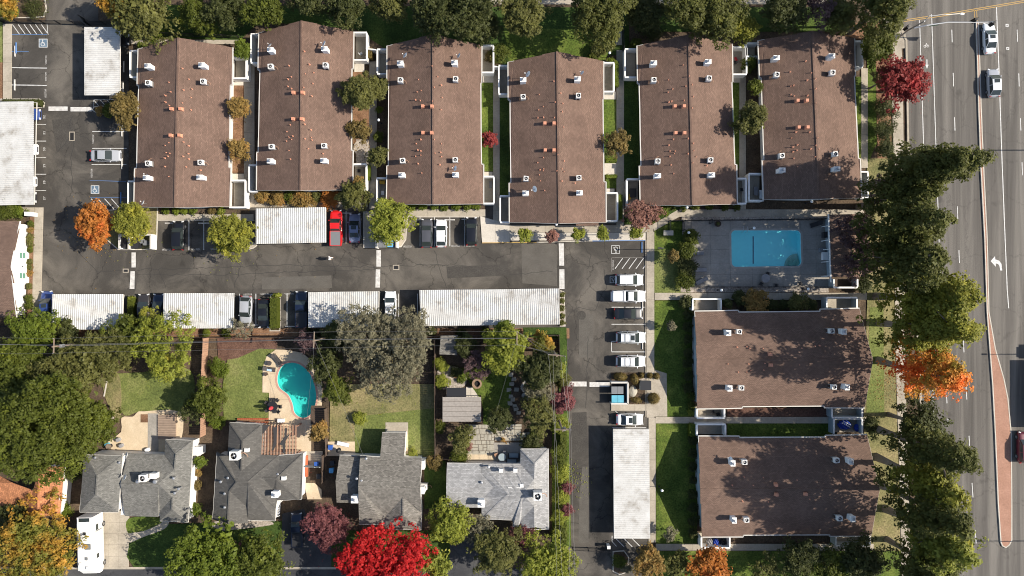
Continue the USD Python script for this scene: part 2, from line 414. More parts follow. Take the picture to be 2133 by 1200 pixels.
# corrugated carport sheet: white with rust and dirt, streaked across
n_ = {"g": ("geometry", {}), "a": ("noise_texture", {"scale": 0.5, "detail": 6.0, "roughness": 0.7}), "r": ("rgb_ramp", {"ramp": [(0.30, (0.30, 0.275, 0.24)), (0.47, (0.49, 0.48, 0.455)), (0.7, (0.58, 0.575, 0.555))]}),
      "f": ("noise_texture", {"scale": 5.0, "detail": 3.0, "roughness": 0.8}), "fr": ("rgb_ramp", {"ramp": [(0.25, (0.55, 0.51, 0.46)), (0.42, (1, 1, 1))]}), "x": ("mix", {"mix_type": "multiply", "fac": 1.0}),
      "p": ("principled_bsdf", {"roughness": 0.55, "specular_ior_level": 0.4})}
_recipes["carport_sheet"] = (n_, [("g.position", "a.vector"), ("a.fac", "r.fac"), ("g.position", "f.vector"), ("f.fac", "fr.fac"), ("r.color", "x.color1"), ("fr.color", "x.color2"), ("x.color", "p.base_color")], "p.BSDF")

leaf_look("leaf_pine", [(0.09, 0.095, 0.022), (0.2, 0.2, 0.04), (0.36, 0.335, 0.07), (0.55, 0.48, 0.13)])
leaf_look("leaf_dark", [(0.06, 0.068, 0.02), (0.13, 0.135, 0.035), (0.24, 0.23, 0.065)])
leaf_look("leaf_green", [(0.08, 0.095, 0.014), (0.21, 0.235, 0.027), (0.38, 0.4, 0.046), (0.52, 0.52, 0.07)])
leaf_look("leaf_bright", [(0.1, 0.13, 0.015), (0.26, 0.3, 0.03), (0.46, 0.47, 0.06)])
leaf_look("leaf_lime", [(0.2, 0.22, 0.03), (0.4, 0.4, 0.05), (0.62, 0.58, 0.09)])
leaf_look("leaf_olive", [(0.11, 0.11, 0.03), (0.24, 0.23, 0.055), (0.4, 0.37, 0.11)])
leaf_look("leaf_sage", [(0.17, 0.155, 0.095), (0.32, 0.295, 0.18), (0.47, 0.43, 0.28)])
leaf_look("leaf_yellow_green", [(0.2, 0.2, 0.03), (0.46, 0.41, 0.05), (0.7, 0.6, 0.09), (0.82, 0.44, 0.07)])
leaf_look("leaf_yellow", [(0.223, 0.243, 0.040), (0.567, 0.445, 0.051), (0.850, 0.486, 0.040)])
leaf_look("leaf_orange", [(0.4, 0.15, 0.03), (0.75, 0.14, 0.03), (0.82, 0.11, 0.03), (0.6, 0.06, 0.02)])
leaf_look("leaf_orange_green", [(0.15, 0.15, 0.025), (0.52, 0.26, 0.04), (0.85, 0.26, 0.05), (0.82, 0.19, 0.04)], 0.35, 0.35)
leaf_look("leaf_bronze", [(0.15, 0.11, 0.035), (0.34, 0.22, 0.065), (0.55, 0.28, 0.08)])
leaf_look("leaf_bronze_orange", [(0.26, 0.17, 0.05), (0.6, 0.24, 0.06), (0.82, 0.24, 0.06)])
leaf_look("leaf_red", [(0.45, 0.02, 0.02), (0.80, 0.035, 0.035), (0.85, 0.09, 0.05)], 0.4, 0.6, 0.4)
leaf_look("leaf_crimson", [(0.24, 0.04, 0.035), (0.62, 0.06, 0.06), (0.82, 0.13, 0.09)])
leaf_look("leaf_burgundy", [(0.17, 0.06, 0.06), (0.38, 0.14, 0.14), (0.56, 0.26, 0.22)])
leaf_look("leaf_pink", [(0.240, 0.120, 0.090), (0.510, 0.225, 0.180), (0.750, 0.390, 0.300)])
leaf_look("leaf_plum", [(0.112, 0.068, 0.068), (0.247, 0.158, 0.158), (0.383, 0.292, 0.270)])
leaf_look("leaf_fire", [(0.34, 0.24, 0.035), (0.8, 0.2, 0.035), (0.85, 0.11, 0.05), (0.85, 0.07, 0.07)], 0.22, 0.3)
leaf_look("leaf_amber", [(0.12, 0.14, 0.03), (0.25, 0.26, 0.04), (0.55, 0.42, 0.05), (0.85, 0.32, 0.03)], 0.2, 0.3)


# ------------------------------------------------------------------ builders: ground sheets
_zk = [0]


def sheet(name, px, mat, z=0.03, parent=None, label=None, hole=None, thick=None):
    """A flat area of the ground, given by pixels (a list or a shapely polygon in pixels)."""
    _zk[0] += 1
    z = z + 0.0006 * (_zk[0] % 40)
    geo = px if not isinstance(px, list) else Polygon(px)
    if hole is not None:
        geo = geo.difference(hole)
    mb = MB()
    for g in getattr(geo, "geoms", [geo]):
        w = Polygon([P(x, y, z)[:2] for x, y in g.exterior.coords], [[P(x, y, z)[:2] for x, y in r.coords] for r in g.interiors])
        mb.prism(w.buffer(0), z - (thick or 0.02), z)
    if parent is not None:
        return part(parent, name, mb, mat, label)
    return single(name, mb, mat, kind="structure")


def smooth_px(pts, n=6):
    """A closed Catmull-Rom curve through the pixels."""
    p, out = np.array(pts, float), []
    for i in range(len(p)):
        a, b, c, d = p[i - 1], p[i], p[(i + 1) % len(p)], p[(i + 2) % len(p)]
        for t in np.arange(n) / n:
            out.append(tuple(0.5 * (2 * b + (c - a) * t + (2 * a - 5 * b + 4 * c - d) * t * t + (3 * b - a - 3 * c + d) * t ** 3)))
    return out


def rect(x0, y0, x1, y1):
    return [(x0, y0), (x1, y0), (x1, y1), (x0, y1)]


def slabs(name, quad, nx, ny=1, mat="concrete", z=0.1, gap=0.022, piece="slab", seed=0, parent=None):
    """A walk of separate slabs: quad = four pixels (a, b, c, d); nx pieces from a to b, ny from a to d."""
    rng = np.random.default_rng(seed + int(quad[0][0] * 7 + quad[0][1]))
    root = parent or thing(name, kind="structure")
    q = [P(x, y, z)[:2] for x, y in quad]
    for i in range(nx):
        for j in range(ny):
            def at(u, v):
                return (q[0] * (1 - u) + q[1] * u) * (1 - v) + (q[3] * (1 - u) + q[2] * u) * v
            c = [at(i / nx, j / ny), at((i + 1) / nx, j / ny), at((i + 1) / nx, (j + 1) / ny), at(i / nx, (j + 1) / ny)]
            g = Polygon(c).buffer(-gap / 2, join_style=2)
            if g.is_empty:
                continue
            mb = MB().prism(list(g.exterior.coords)[:-1], z - 0.09, z + rng.uniform(-0.006, 0.006))
            part(root, piece, mb, mat)
    return root


def stripes(root, name, lines, w=0.1, z=0.012, mat="line_paint"):
    for x0, y0, x1, y1 in lines:
        a, b = P(x0, y0)[:2], P(x1, y1)[:2]
        d = (b - a) / np.linalg.norm(b - a)
        s = np.array([-d[1], d[0]]) * w / 2
        part(root, name, MB().prism([a - s, b - s, b + s, a + s], z - 0.006, z), mat)


def paint_text(root, text, px, py, h, rot=0, mat="line_paint", z=0.012, name="lettering", centre=True):
    m = meshkit.text_mesh(text, h, 0.004)
    v = np.array(m.vertices)
    if centre:
        v[:, :2] -= (v[:, :2].max(0) + v[:, :2].min(0)) / 2
    a = math.radians(rot)
    v[:, :2] = v[:, :2] @ np.array([[math.cos(a), math.sin(a)], [-math.sin(a), math.cos(a)]])
    return part(root, name, (v + P(px, py) + [0, 0, z], np.array(m.faces)), mat)


def disc(c, r, n=20):
    g = np.arange(n) * 2 * np.pi / n
    return [(c[0] + r * math.cos(t), c[1] + r * math.sin(t)) for t in g]


def ring_arc(c, r0, r1, a0, a1, n=16):
    g = np.radians(np.linspace(a0, a1, n))
    return [(c[0] + r1 * math.cos(t), c[1] + r1 * math.sin(t)) for t in g] + [(c[0] + r0 * math.cos(t), c[1] + r0 * math.sin(t)) for t in g[::-1]]


def wheelchair(root, px, py, size=1.35, rot=0, bluefill=True):
    """The painted square with the wheelchair symbol."""
    s = size / 2
    o, a = P(px, py)[:2], math.radians(rot)
    R = np.array([[math.cos(a), math.sin(a)], [-math.sin(a), math.cos(a)]])
    tr = lambda pts: [tuple(np.array(p) * s @ R + o) for p in pts]  # noqa: E731
    if bluefill:
        part(root, "symbol_field", MB().prism(tr([(-.9, -.9), (.9, -.9), (.9, .9), (-.9, .9)]), 0.004, 0.012), "sign_blue")
    mb = MB()
    for q in ([(-1, -1), (1, -1), (1, -.88), (-1, -.88)], [(-1, .88), (1, .88), (1, 1), (-1, 1)], [(-1, -.88), (-.88, -.88), (-.88, .88), (-1, .88)], [(.88, -.88), (1, -.88), (1, .88), (.88, .88)]):
        mb.prism(tr(q), 0.006, 0.016)
    part(root, "symbol_border", mb, "line_paint")
    mb = MB()
    mb.prism(tr(disc((-.12, .66), .13)), 0.008, 0.017)
    mb.prism(tr(ring_arc((-.08, -.22), .36, .48, 100, 330)), 0.008, 0.0172)
    mb.prism(tr([(-.2, .5), (-.06, .5), (0, -.05), (-.14, -.05)]), 0.008, 0.0174)
    mb.prism(tr([(-.1, .3), (.25, .2), (.25, .09), (-.1, .19)]), 0.008, 0.0176)
    mb.prism(tr([(-.1, -.05), (.3, -.05), (.3, .07), (-.1, .07)]), 0.008, 0.0178)
    mb.prism(tr([(.18, -.05), (.3, -.05), (.52, -.5), (.4, -.54)]), 0.008, 0.018)
    part(root, "wheelchair_symbol", mb, "line_paint")


# ------------------------------------------------------------------ builders: plants
def leaves(rng, c, cr, n, size, spread=0.5, up=0.75):
    """Leaf clumps: n small faces about each centre c (m,3) with radius cr (m,)."""
    m = len(c)
    d = rng.normal(size=(m, n, 3)); d /= np.linalg.norm(d, axis=2, keepdims=True)
    d[..., 2] = np.where(d[..., 2] < -0.25, -d[..., 2], d[..., 2])
    r = rng.uniform(0.3, 1.0, (m, n, 1)) ** spread
    p = c[:, None] + d * r * cr[:, None, None] * np.array([1, 1, 0.75])
    nn = d * 0.9 + np.array([0, 0, up]) + rng.normal(size=(m, n, 3)) * 0.4
    nn /= np.linalg.norm(nn, axis=2, keepdims=True)
    a = np.cross(nn, rng.normal(size=(m, n, 3))); a /= np.linalg.norm(a, axis=2, keepdims=True) + 1e-9
    b = np.cross(nn, a)
    s = size * rng.uniform(0.6, 1.35, (m, n, 1))
    w = rng.uniform(0.5, 0.85, (m, n, 1))
    v = np.stack([p - a * s, p - b * s * w + nn * s * 0.12, p + a * s, p + b * s * w + nn * s * 0.12], 2).reshape(-1, 3)
    k = np.arange(m * n)[:, None] * 4
    return v, np.vstack([k + [0, 1, 2], k + [0, 2, 3]])


def lumpy(rng, d, k=5, amp=0.25):
    """A smooth uneven factor over directions d."""
    ax = rng.normal(size=(k, 3)); ax /= np.linalg.norm(ax, axis=1, keepdims=True)
    return 1 + amp * np.mean(np.sin(d @ ax.T * rng.uniform(3, 8, k) + rng.uniform(0, 6, k)), 1) * 1.8


def crown_points(rng, kind, R, z0, z1, n, sy=1.0, inner=False):
    """Clump centres about the trunk's axis."""
    hz = (z1 - z0) / 2
    d = rng.normal(size=(n, 3))
    d /= np.linalg.norm(d, axis=1, keepdims=True)
    d[:, 2] = np.where(d[:, 2] < -0.45, -d[:, 2] * 0.6, d[:, 2])
    d /= np.linalg.norm(d, axis=1, keepdims=True)
    r = (rng.uniform(0.0, 0.62, n) ** 0.5 if inner else rng.uniform(0.3, 1.0, n) ** 0.38) * lumpy(rng, d, 6, 0.25 if kind == "full" else 0.55)
    c = d * r[:, None]
    c[:, 2] = np.minimum(c[:, 2], 1.0 - 0.12 * rng.random(n))
    f = np.clip((c[:, 2] + 1) / 2, 0, 1)
    if kind in ("cone", "pine"):                             # wide below, narrow above
        ang = np.arctan2(c[:, 1], c[:, 0])
        k = (1.12 - 0.58 * f ** 1.8) if kind == "pine" else (1.15 - 0.75 * f ** 1.4)
        bough = 1 + 0.38 * np.sin(ang * 5 + f * 9 + rng.uniform(0, 6)) * np.sin(ang * 3 - f * 14)
        c[:, :2] *= (k * bough)[:, None]
    c *= np.array([R, R * sy, hz])
    c[:, 2] += (z0 + z1) / 2
    return c


def tree(name, px, py, rp, h, leaf, label, cat="tree", kind="round", dens=1.0, clump=None, leaf_size=None, trunk="bark", group=None, sy=1.0, low=None, seed=0, tip=False, bare=0.0):
    """A tree or shrub whose crown the photograph shows centred on (px, py), rp pixels in radius (tip: the pixel of a tall tree's top)."""
    rng = np.random.default_rng(int(px * 31 + py * 17 + seed + 20000))
    zc = h if tip else h * 0.62
    R = rp * K * (H - zc)
    base = P(px, py, zc) * [1, 1, 0]
    z0 = h * 0.28 if low is None else low
    cl = clump or min(0.30 + 0.055 * R, 0.7)
    cl = min(cl, R * 0.4)
    ls = leaf_size or (0.10 + 0.0085 * min(R, 8))
    A = 2 * math.pi * R * (R * 0.5 + (h - z0) * 0.5) * sy
    n = int(dens * 1.0 * A / (cl * cl)) + 8
    c = crown_points(rng, kind, R - cl * 0.5, z0 + cl * 0.5, h - cl * 0.6, n, sy)
    S = cl * rng.uniform(0.65, 1.3, len(c))
    nl = int(np.clip(1.7 * (cl / ls) ** 2, 7, 40))
    v, f = leaves(rng, c, S, nl, ls)
    if dens > 0.65 and h > 1.4:                              # larger leaves fill the inside
        ni = int((0.45 if kind != "pine" or dens > 1.2 else 0.12) * A / (cl * cl)) + 4
        ci = crown_points(rng, kind, R - cl * 0.5, z0 + cl * 0.5, h - cl * 0.6, ni, sy, True)
        v2, f2 = leaves(rng, ci, np.full(ni, cl * 1.3), max(4, int(nl * 0.3)), ls * 2.0)
        v, f = np.vstack([v, v2]), np.vstack([f, f2 + len(v)])
    root = thing(name, label, cat, base, 0, group)
    k = MB()
    th = max(0.05, 0.024 * h)
    lean = rng.normal(size=2) * 0.02 * h
    if h > 2.2:
        top = np.array([lean[0], lean[1], z0 + (h - z0) * (0.85 if kind == "pine" else 0.55)])
        k.tube([[0, 0, -0.1], [lean[0] * 0.3, lean[1] * 0.3, h * 0.15], [lean[0] * 0.6, lean[1] * 0.6, z0 + 0.1 * h], top], [th * 1.35, th, th * 0.8, th * 0.25], 7)
        for i in rng.choice(len(c), min(len(c), 10 + int(bare * 60)), replace=False):
            s = np.array([lean[0] * 0.6, lean[1] * 0.6, min(z0 + 0.12 * h, c[i, 2] * 0.8) if kind != "pine" else c[i, 2] - 0.3])
            mid = (s + c[i]) / 2 + [0, 0, 0.06 * R]
            e = s + (c[i] - s) * 0.88
            k.tube([s, mid, e], [th * 0.4, th * 0.22, th * 0.06], 4, False)
        part(root, "trunk", k, trunk, local=True)
    else:
        for i in rng.choice(len(c), min(len(c), 6), replace=False):
            k.tube([[0, 0, -0.05], c[i] * 0.5, c[i]], [0.03, 0.022, 0.01], 4, False)
        part(root, "stem", k, trunk, local=True)
    part(root, "crown" if h > 2.2 else "foliage", (v, f), leaf, local=True)
    return root


def shrub(px, py, rp, h, leaf, label, cat="shrub", group=None, name="shrub", sy=1.0, seed=0, dens=1.0):
    return tree(name, px, py, rp, h, leaf, label, cat, "round", dens, max(0.16, rp * 0.075 * 0.36), 0.085, group=group, low=0.02, sy=sy, seed=seed)


def clipped(px, py, ax, ay, h, leaf, label, rot=0, group=None, cat="shrub", name="clipped_shrub", box=False, tops=None):
    """A clipped shrub or hedge: leaves on a rounded body (ax, ay half sizes in pixels)."""
    rng = np.random.default_rng(int(px * 13 + py * 7))
    s = K * (H - h * 0.5)
    A, B = ax * s, ay * s
    n = int(18 * (A * B * 4 + 2.2 * h * (A + B) * 1.3)) + 30
    n = min(n, 9000)
    d = rng.normal(size=(n, 3)); d[:, 2] = np.abs(d[:, 2]) if not box else d[:, 2]
    d /= np.linalg.norm(d, axis=1, keepdims=True)
    if box:
        d = d / np.max(np.abs(d), axis=1, keepdims=True) ** 0.9
        p = rng.uniform(-1, 1, (n, 3))
        ax_ = rng.choice(5, n, p=[0.5, 0.125, 0.125, 0.125, 0.125])
        p[ax_ == 0, 2] = 1; p[ax_ == 1, 0] = 1; p[ax_ == 2, 0] = -1; p[ax_ == 3, 1] = 1; p[ax_ == 4, 1] = -1
        nd = np.zeros((n, 3)); nd[ax_ == 0, 2] = 1; nd[ax_ == 1, 0] = 1; nd[ax_ == 2, 0] = -1; nd[ax_ == 3, 1] = 1; nd[ax_ == 4, 1] = -1
        c = p * [A, B, h / 2] + [0, 0, h / 2]
        d = nd
    else:
        c = np.c_[d[:, 0] * A, d[:, 1] * B, np.clip(d[:, 2], 0, 1) ** 0.7 * h]
    c = c + rng.normal(size=c.shape) * 0.05
    if rot:
        a = math.radians(rot)
        Rm = np.array([[math.cos(a), math.sin(a)], [-math.sin(a), math.cos(a)]])
        c[:, :2] = c[:, :2] @ Rm
        d[:, :2] = d[:, :2] @ Rm
    nn = d + rng.normal(size=(n, 3)) * 0.4; nn /= np.linalg.norm(nn, axis=1, keepdims=True)
    u = np.cross(nn, rng.normal(size=(n, 3))); u /= np.linalg.norm(u, axis=1, keepdims=True)
    w = np.cross(nn, u)
    q = rng.uniform(0.07, 0.13, (n, 1))
    v = np.stack([c - u * q, c - w * q * 0.7, c + u * q, c + w * q * 0.7], 1).reshape(-1, 3)
    k = np.arange(n)[:, None] * 4
    base = P(px, py, h * 0.5) * [1, 1, 0]
    root = thing(name, label, cat, base, 0, group)
    core = MB()
    if box:
        m = trimesh.creation.box((A * 1.86, B * 1.86, h * 0.95)); m.apply_translation([0, 0, h * 0.475])
    else:
        m = trimesh.creation.icosphere(2, 1.0); m.apply_scale([A * 0.93, B * 0.93, h * 0.93])
    vv = np.array(m.vertices)
    if rot:
        vv[:, :2] = vv[:, :2] @ Rm
    core.add(vv, m.faces)
    part(root, "inner_growth", core, leaf, local=True)
    part(root, "foliage", (v, np.vstack([k + [0, 1, 2], k + [0, 2, 3]])), leaf, local=True)
    return root


# ------------------------------------------------------------------ builders: vehicles
PROFILES = {   # fractions of the length from the nose: windscreen foot, roof start, roof end, rear glass foot; belt height, hood height, tail height
    "sedan": (0.255, 0.43, 0.67, 0.84, 0.98, 0.80, 0.98), "suv": (0.235, 0.40, 0.87, 0.965, 1.08, 0.95, 1.08),
    "hatch": (0.235, 0.41, 0.80, 0.95, 1.0, 0.84, 1.0), "pickup": (0.245, 0.375, 0.53, 0.585, 1.15, 1.0, 1.12), "coupe": (0.31, 0.46, 0.66, 0.85, 0.95, 0.8, 0.95)}


def car(px, py, heading, style, paint, label, Lg=4.7, W=1.85, Ht=1.5, cat="car", group=None, sunroof=False, rails=False, bed=None, name=None, roof=None, shell=False, ground=(0, 0)):
    wf, rs, re, rf, belt, hood, tail = PROFILES[style]
    pos = P(px, py, 0.8) * [1, 1, 0]
    root = thing(name or ("pickup_truck" if style == "pickup" else "parked_car"), label, cat, pos, heading, group)
    X = lambda t: Lg * (0.5 - t)  # noqa: E731
    n = 25
    t = np.linspace(0, 1, n)
    sq = np.abs(2 * t - 1)
    hw = W / 2 * (1 - 0.20 * sq ** 7 - 0.05 * sq ** 2)
    ztop = np.interp(t, [0, 0.015, 0.06, wf, rs, re, rf, 0.985, 1.0], [0.55, hood - 0.16, hood - 0.06, belt - 0.03, belt, belt, tail, tail - 0.06, 0.62])
    zlow = np.interp(t, [0, 0.05, 0.95, 1], [0.34, 0.26, 0.26, 0.36])
    prof = [(0.90, 0.0), (0.99, 0.28), (1.0, 0.55), (0.965, 0.86), (0.86, 0.97), (0.5, 1.0), (0.0, 1.02)]
    ring = []
    for i in range(n):
        pts = [(w * hw[i], zlow[i] + f * (ztop[i] - zlow[i])) for w, f in prof]
        pts = pts + [(-y, z) for y, z in pts[-2::-1]]
        ring.append([(X(t[i]), y, z) for y, z in pts])
    m = len(ring[0])
    v = np.array(ring).reshape(-1, 3)
    q = [[i * m + j, (i + 1) * m + j, (i + 1) * m + j + 1, i * m + j + 1] for i in range(n - 1) for j in range(m - 1)]
    q += [[i * m + m - 1, (i + 1) * m + m - 1, (i + 1) * m, i * m] for i in range(n - 1)]
    mb = MB().add(v, np.array(q)[:, ::-1])
    for i, s in ((0, 1), (n - 1, -1)):
        mb.add(np.vstack([v[i * m:(i + 1) * m], v[i * m:(i + 1) * m].mean(0)]), [[j, (j + 1) % m, m][::s] for j in range(m)])
    part(root, "body", mb, paint, local=True, smooth=50)
    # cabin: a frame with glass let into it
    zb, zr, wb, wr = belt - 0.04, Ht, W / 2 * 0.93, W / 2 * 0.74
    lo = {"f": X(wf), "r": X(rf)}
    F = [np.array(p) for p in ((X(wf), -wb * 0.9, zb), (X(wf), wb * 0.9, zb), (X(rf), wb * 0.92, zb), (X(rf), -wb * 0.92, zb))]
    T = [np.array(p) for p in ((X(rs), -wr, zr - 0.05), (X(rs), wr, zr - 0.05), (X(re), wr * 0.97, zr - 0.04), (X(re), -wr * 0.97, zr - 0.04))]
    mid = [np.array(p) for p in ((X((rs + re) / 2), -wb, zb), (X((rs + re) / 2), wb, zb))]
    mb = MB()
    mb.add([F[0], F[1], F[2], F[3], T[0], T[1], T[2], T[3], mid[0], mid[1], (T[0] + T[3]) / 2 + [0, -0.015, 0.02], (T[1] + T[2]) / 2 + [0, 0.015, 0.02]],
           [[0, 1, 5], [0, 5, 4], [2, 3, 7], [2, 7, 6], [0, 4, 8], [8, 4, 10], [8, 10, 7], [8, 7, 3], [1, 9, 5], [9, 11, 5], [9, 6, 11], [9, 2, 6]])
    part(root, "cabin_frame", mb, paint if style != "suv" or paint != "paint_white" else paint, local=True)
    g = np.linspace(0, 1, 5)
    grid = []
    for a in g:
        for b in g:
            p = (T[0] * (1 - a) + T[3] * a) * (1 - b) + (T[1] * (1 - a) + T[2] * a) * b
            grid.append(p + [0, 0, 0.055 * math.sin(math.pi * b) ** 0.6 * (0.55 + 0.45 * math.sin(math.pi * a)) + 0.004])
    k = np.array([[i * 5 + j, (i + 1) * 5 + j, (i + 1) * 5 + j + 1, i * 5 + j + 1] for i in range(4) for j in range(4)])
    grid = np.array(grid)
    part(root, "roof", MB().add(grid, k).add(grid - [0, 0, 0.03], k[:, ::-1]), roof or paint, local=True, smooth=True)

    def pane(a, b, c, d, nm, i=0.1, e=0.014):
        a, b, c, d = (np.array(x) for x in (a, b, c, d))
        o = (a + b + c + d) / 4
        nn = np.cross(b - a, d - a); nn = nn / np.linalg.norm(nn)
        if nn @ (o - [o[0] * 0.5, 0, 0.7]) < 0:
            nn = -nn
        qd = [x + (o - x) * i + nn * e for x in (a, b, c, d)]
        part(root, nm, MB().add(qd + [x - nn * 0.01 for x in qd], [[0, 1, 2, 3], [7, 6, 5, 4], [0, 4, 5, 1], [1, 5, 6, 2], [2, 6, 7, 3], [3, 7, 4, 0]]), "car_glass", local=True)

    pane(F[0], F[1], T[1], T[0], "windscreen", 0.035)
    pane(F[3], F[2], T[2], T[3], "rear_window", 0.07)
    for s, A0, A1, B0, B1 in ((0, F[0], F[3], T[0], T[3]), (1, F[1], F[2], T[1], T[2])):
        mA, mB = mid[s], (B0 + B1) / 2 + [0, (-1 if s == 0 else 1) * 0.012, 0.016]
        pane(A0, mA, mB, B0, "side_window", 0.10)
        pane(mA, A1, B1, mB, "side_window", 0.10)
    for sx in (0.19, 0.80):
        for sy in (-1, 1):
            w = sub(root, "wheel")
            r = 0.33 if style != "pickup" and style != "suv" else 0.38
            c = np.array([X(sx), sy * (W / 2 - 0.12), r])
            m_ = trimesh.creation.cylinder(radius=r, height=0.22, sections=16)
            m_.apply_transform(trimesh.transformations.rotation_matrix(math.pi / 2, [1, 0, 0]))
            part(w, "tyre", (m_.vertices + c, m_.faces), "rubber", local=True)
            m_ = trimesh.creation.cylinder(radius=r * 0.62, height=0.235, sections=12)
            m_.apply_transform(trimesh.transformations.rotation_matrix(math.pi / 2, [1, 0, 0]))
            part(w, "rim", (m_.vertices + c, m_.faces), "alloy", local=True)
    for sy in (-1, 1):
        part(root, "headlight", MB().box((X(0.02), sy * W * 0.36, hood - 0.16), (0.16, 0.34, 0.13), -sy * 0.3), "head_glass", local=True)
        part(root, "taillight", MB().box((X(0.985), sy * W * 0.37, tail - 0.13), (0.10, 0.28, 0.15), sy * 0.25), "tail_red", local=True)
        part(root, "mirror", MB().ball((X(wf + 0.05), sy * (W / 2 + 0.06), belt + 0.02), (0.09, 0.12, 0.08)), paint, local=True, smooth=True)
    part(root, "grille", MB().box((X(0.004), 0, 0.56), (0.05, W * 0.5, 0.2)), "black_plastic", local=True)
    if sunroof:
        part(root, "sunroof", MB().box((X(rs + 0.07), 0, Ht + 0.015), (0.55, wr * 1.15, 0.02)), "car_glass", local=True)
    if rails:
        for sy in (-1, 1):
            part(root, "roof_rail", MB().bar((X(rs + 0.03), sy * wr * 0.86, Ht + 0.06), (X(re - 0.03), sy * wr * 0.86, Ht + 0.06), 0.05, 0.05), "alloy", local=True)
        for u in (0.3, 0.7):
            x = X(rs + (re - rs) * u)
            part(root, "roof_bar", MB().bar((x, -wr * 0.86, Ht + 0.09), (x, wr * 0.86, Ht + 0.09), 0.06, 0.03), "dark_metal", local=True)
    if style == "pickup":
        x0, x1 = X(0.985), X(0.60)
        if shell:
            z0, z1, w0, w1 = tail - 0.02, Ht - 0.04, W * 0.46, W * 0.40
            mb = MB().add([(x0, -w0, z0), (x1, -w0, z0), (x1, w0, z0), (x0, w0, z0), (x0 + .12, -w1, z1), (x1 - .02, -w1, z1), (x1 - .02, w1, z1), (x0 + .12, w1, z1)],
                          [[4, 5, 6, 7], [0, 1, 5, 4], [1, 2, 6, 5], [2, 3, 7, 6], [3, 0, 4, 7]])
            part(root, "camper_shell", mb, paint, local=True)
            for sy in (-1, 1):
                part(root, "shell_window", MB().box(((x0 + x1) / 2, sy * (w0 + w1) / 2 + sy * 0.01, (z0 + z1) / 2), (1.3, 0.05, 0.28)), "car_glass", local=True)
                part(root, "shell_rail", MB().bar((x0 + .2, sy * w1 * 0.82, z1 + .04), (x1 - .1, sy * w1 * 0.82, z1 + .04), .05, .04), "grey_metal", local=True)
            part(root, "shell_bar", MB().bar((x1 - .35, -w1, z1 + .07), (x1 - .35, w1, z1 + .07), .06, .04), "grey_metal", local=True)
        else:
            part(root, "bed_cover" if bed else "bed_floor", MB().box(((x0 + x1) / 2, 0, tail + 0.012), (abs(x1 - x0), W * 0.80, 0.05)), bed or "black_plastic", local=True)
            for sy in (-1, 1):
                part(root, "bed_rail", MB().box(((x0 + x1) / 2, sy * W * 0.43, tail + 0.02), (abs(x1 - x0) + 0.1, W * 0.06, 0.12)), paint, local=True)
            part(root, "tailgate", MB().box((x0 - 0.05, 0, tail - 0.1), (0.08, W * 0.86, 0.36)), paint, local=True)
    return root


# ------------------------------------------------------------------ builders: roofs and buildings
def roof_face(pts, th=0.14):
    """A roof plane from (px, py, z) corners, th thick."""
    w = np.array([P(*p) for p in pts])
    return MB().prism(w[:, :2], w[:, 2] - th, w[:, 2])


def edge_strip(pts, h=0.2, w=0.09, lift=0.015):
    mb = MB()
    w3 = [P(*p) for p in pts]
    for a, b in zip(w3[:-1], w3[1:]):
        mb.bar(a + [0, 0, lift - h / 2], b + [0, 0, lift - h / 2], w, h)
    return mb


def roof_on(px, py, zf, it=4):
    """The point on a roof (zf(x, y) gives its height) that the pixel shows."""
    z = 3.5
    for _ in range(it):
        p = P(px, py, z)
        z = zf(p[0], p[1])
    return P(px, py, z) * [1, 1, 0] + [0, 0, z]


def chimney(parent, p, w=0.85, d=0.62, h=1.35, mat="white_paint", flue=True):
    c = sub(parent, "chimney")
    part(c, "chimney_stack", MB().bb(p[0] - w / 2, p[1] - d / 2, p[2] - 0.5, p[0] + w / 2, p[1] + d / 2, p[2] + h), mat)
    part(c, "chimney_cap", MB().bb(p[0] - w / 2 - .05, p[1] - d / 2 - .05, p[2] + h, p[0] + w / 2 + .05, p[1] + d / 2 + .05, p[2] + h + .07), mat)
    if flue:
        part(c, "flue", MB().lathe((p[0], p[1], p[2] + h + .07), [(0.13, 0), (0.13, .22), (0.24, .24), (0.24, .30), (0.02, .38)], 12), "galvanised")
    return c


_ac = []


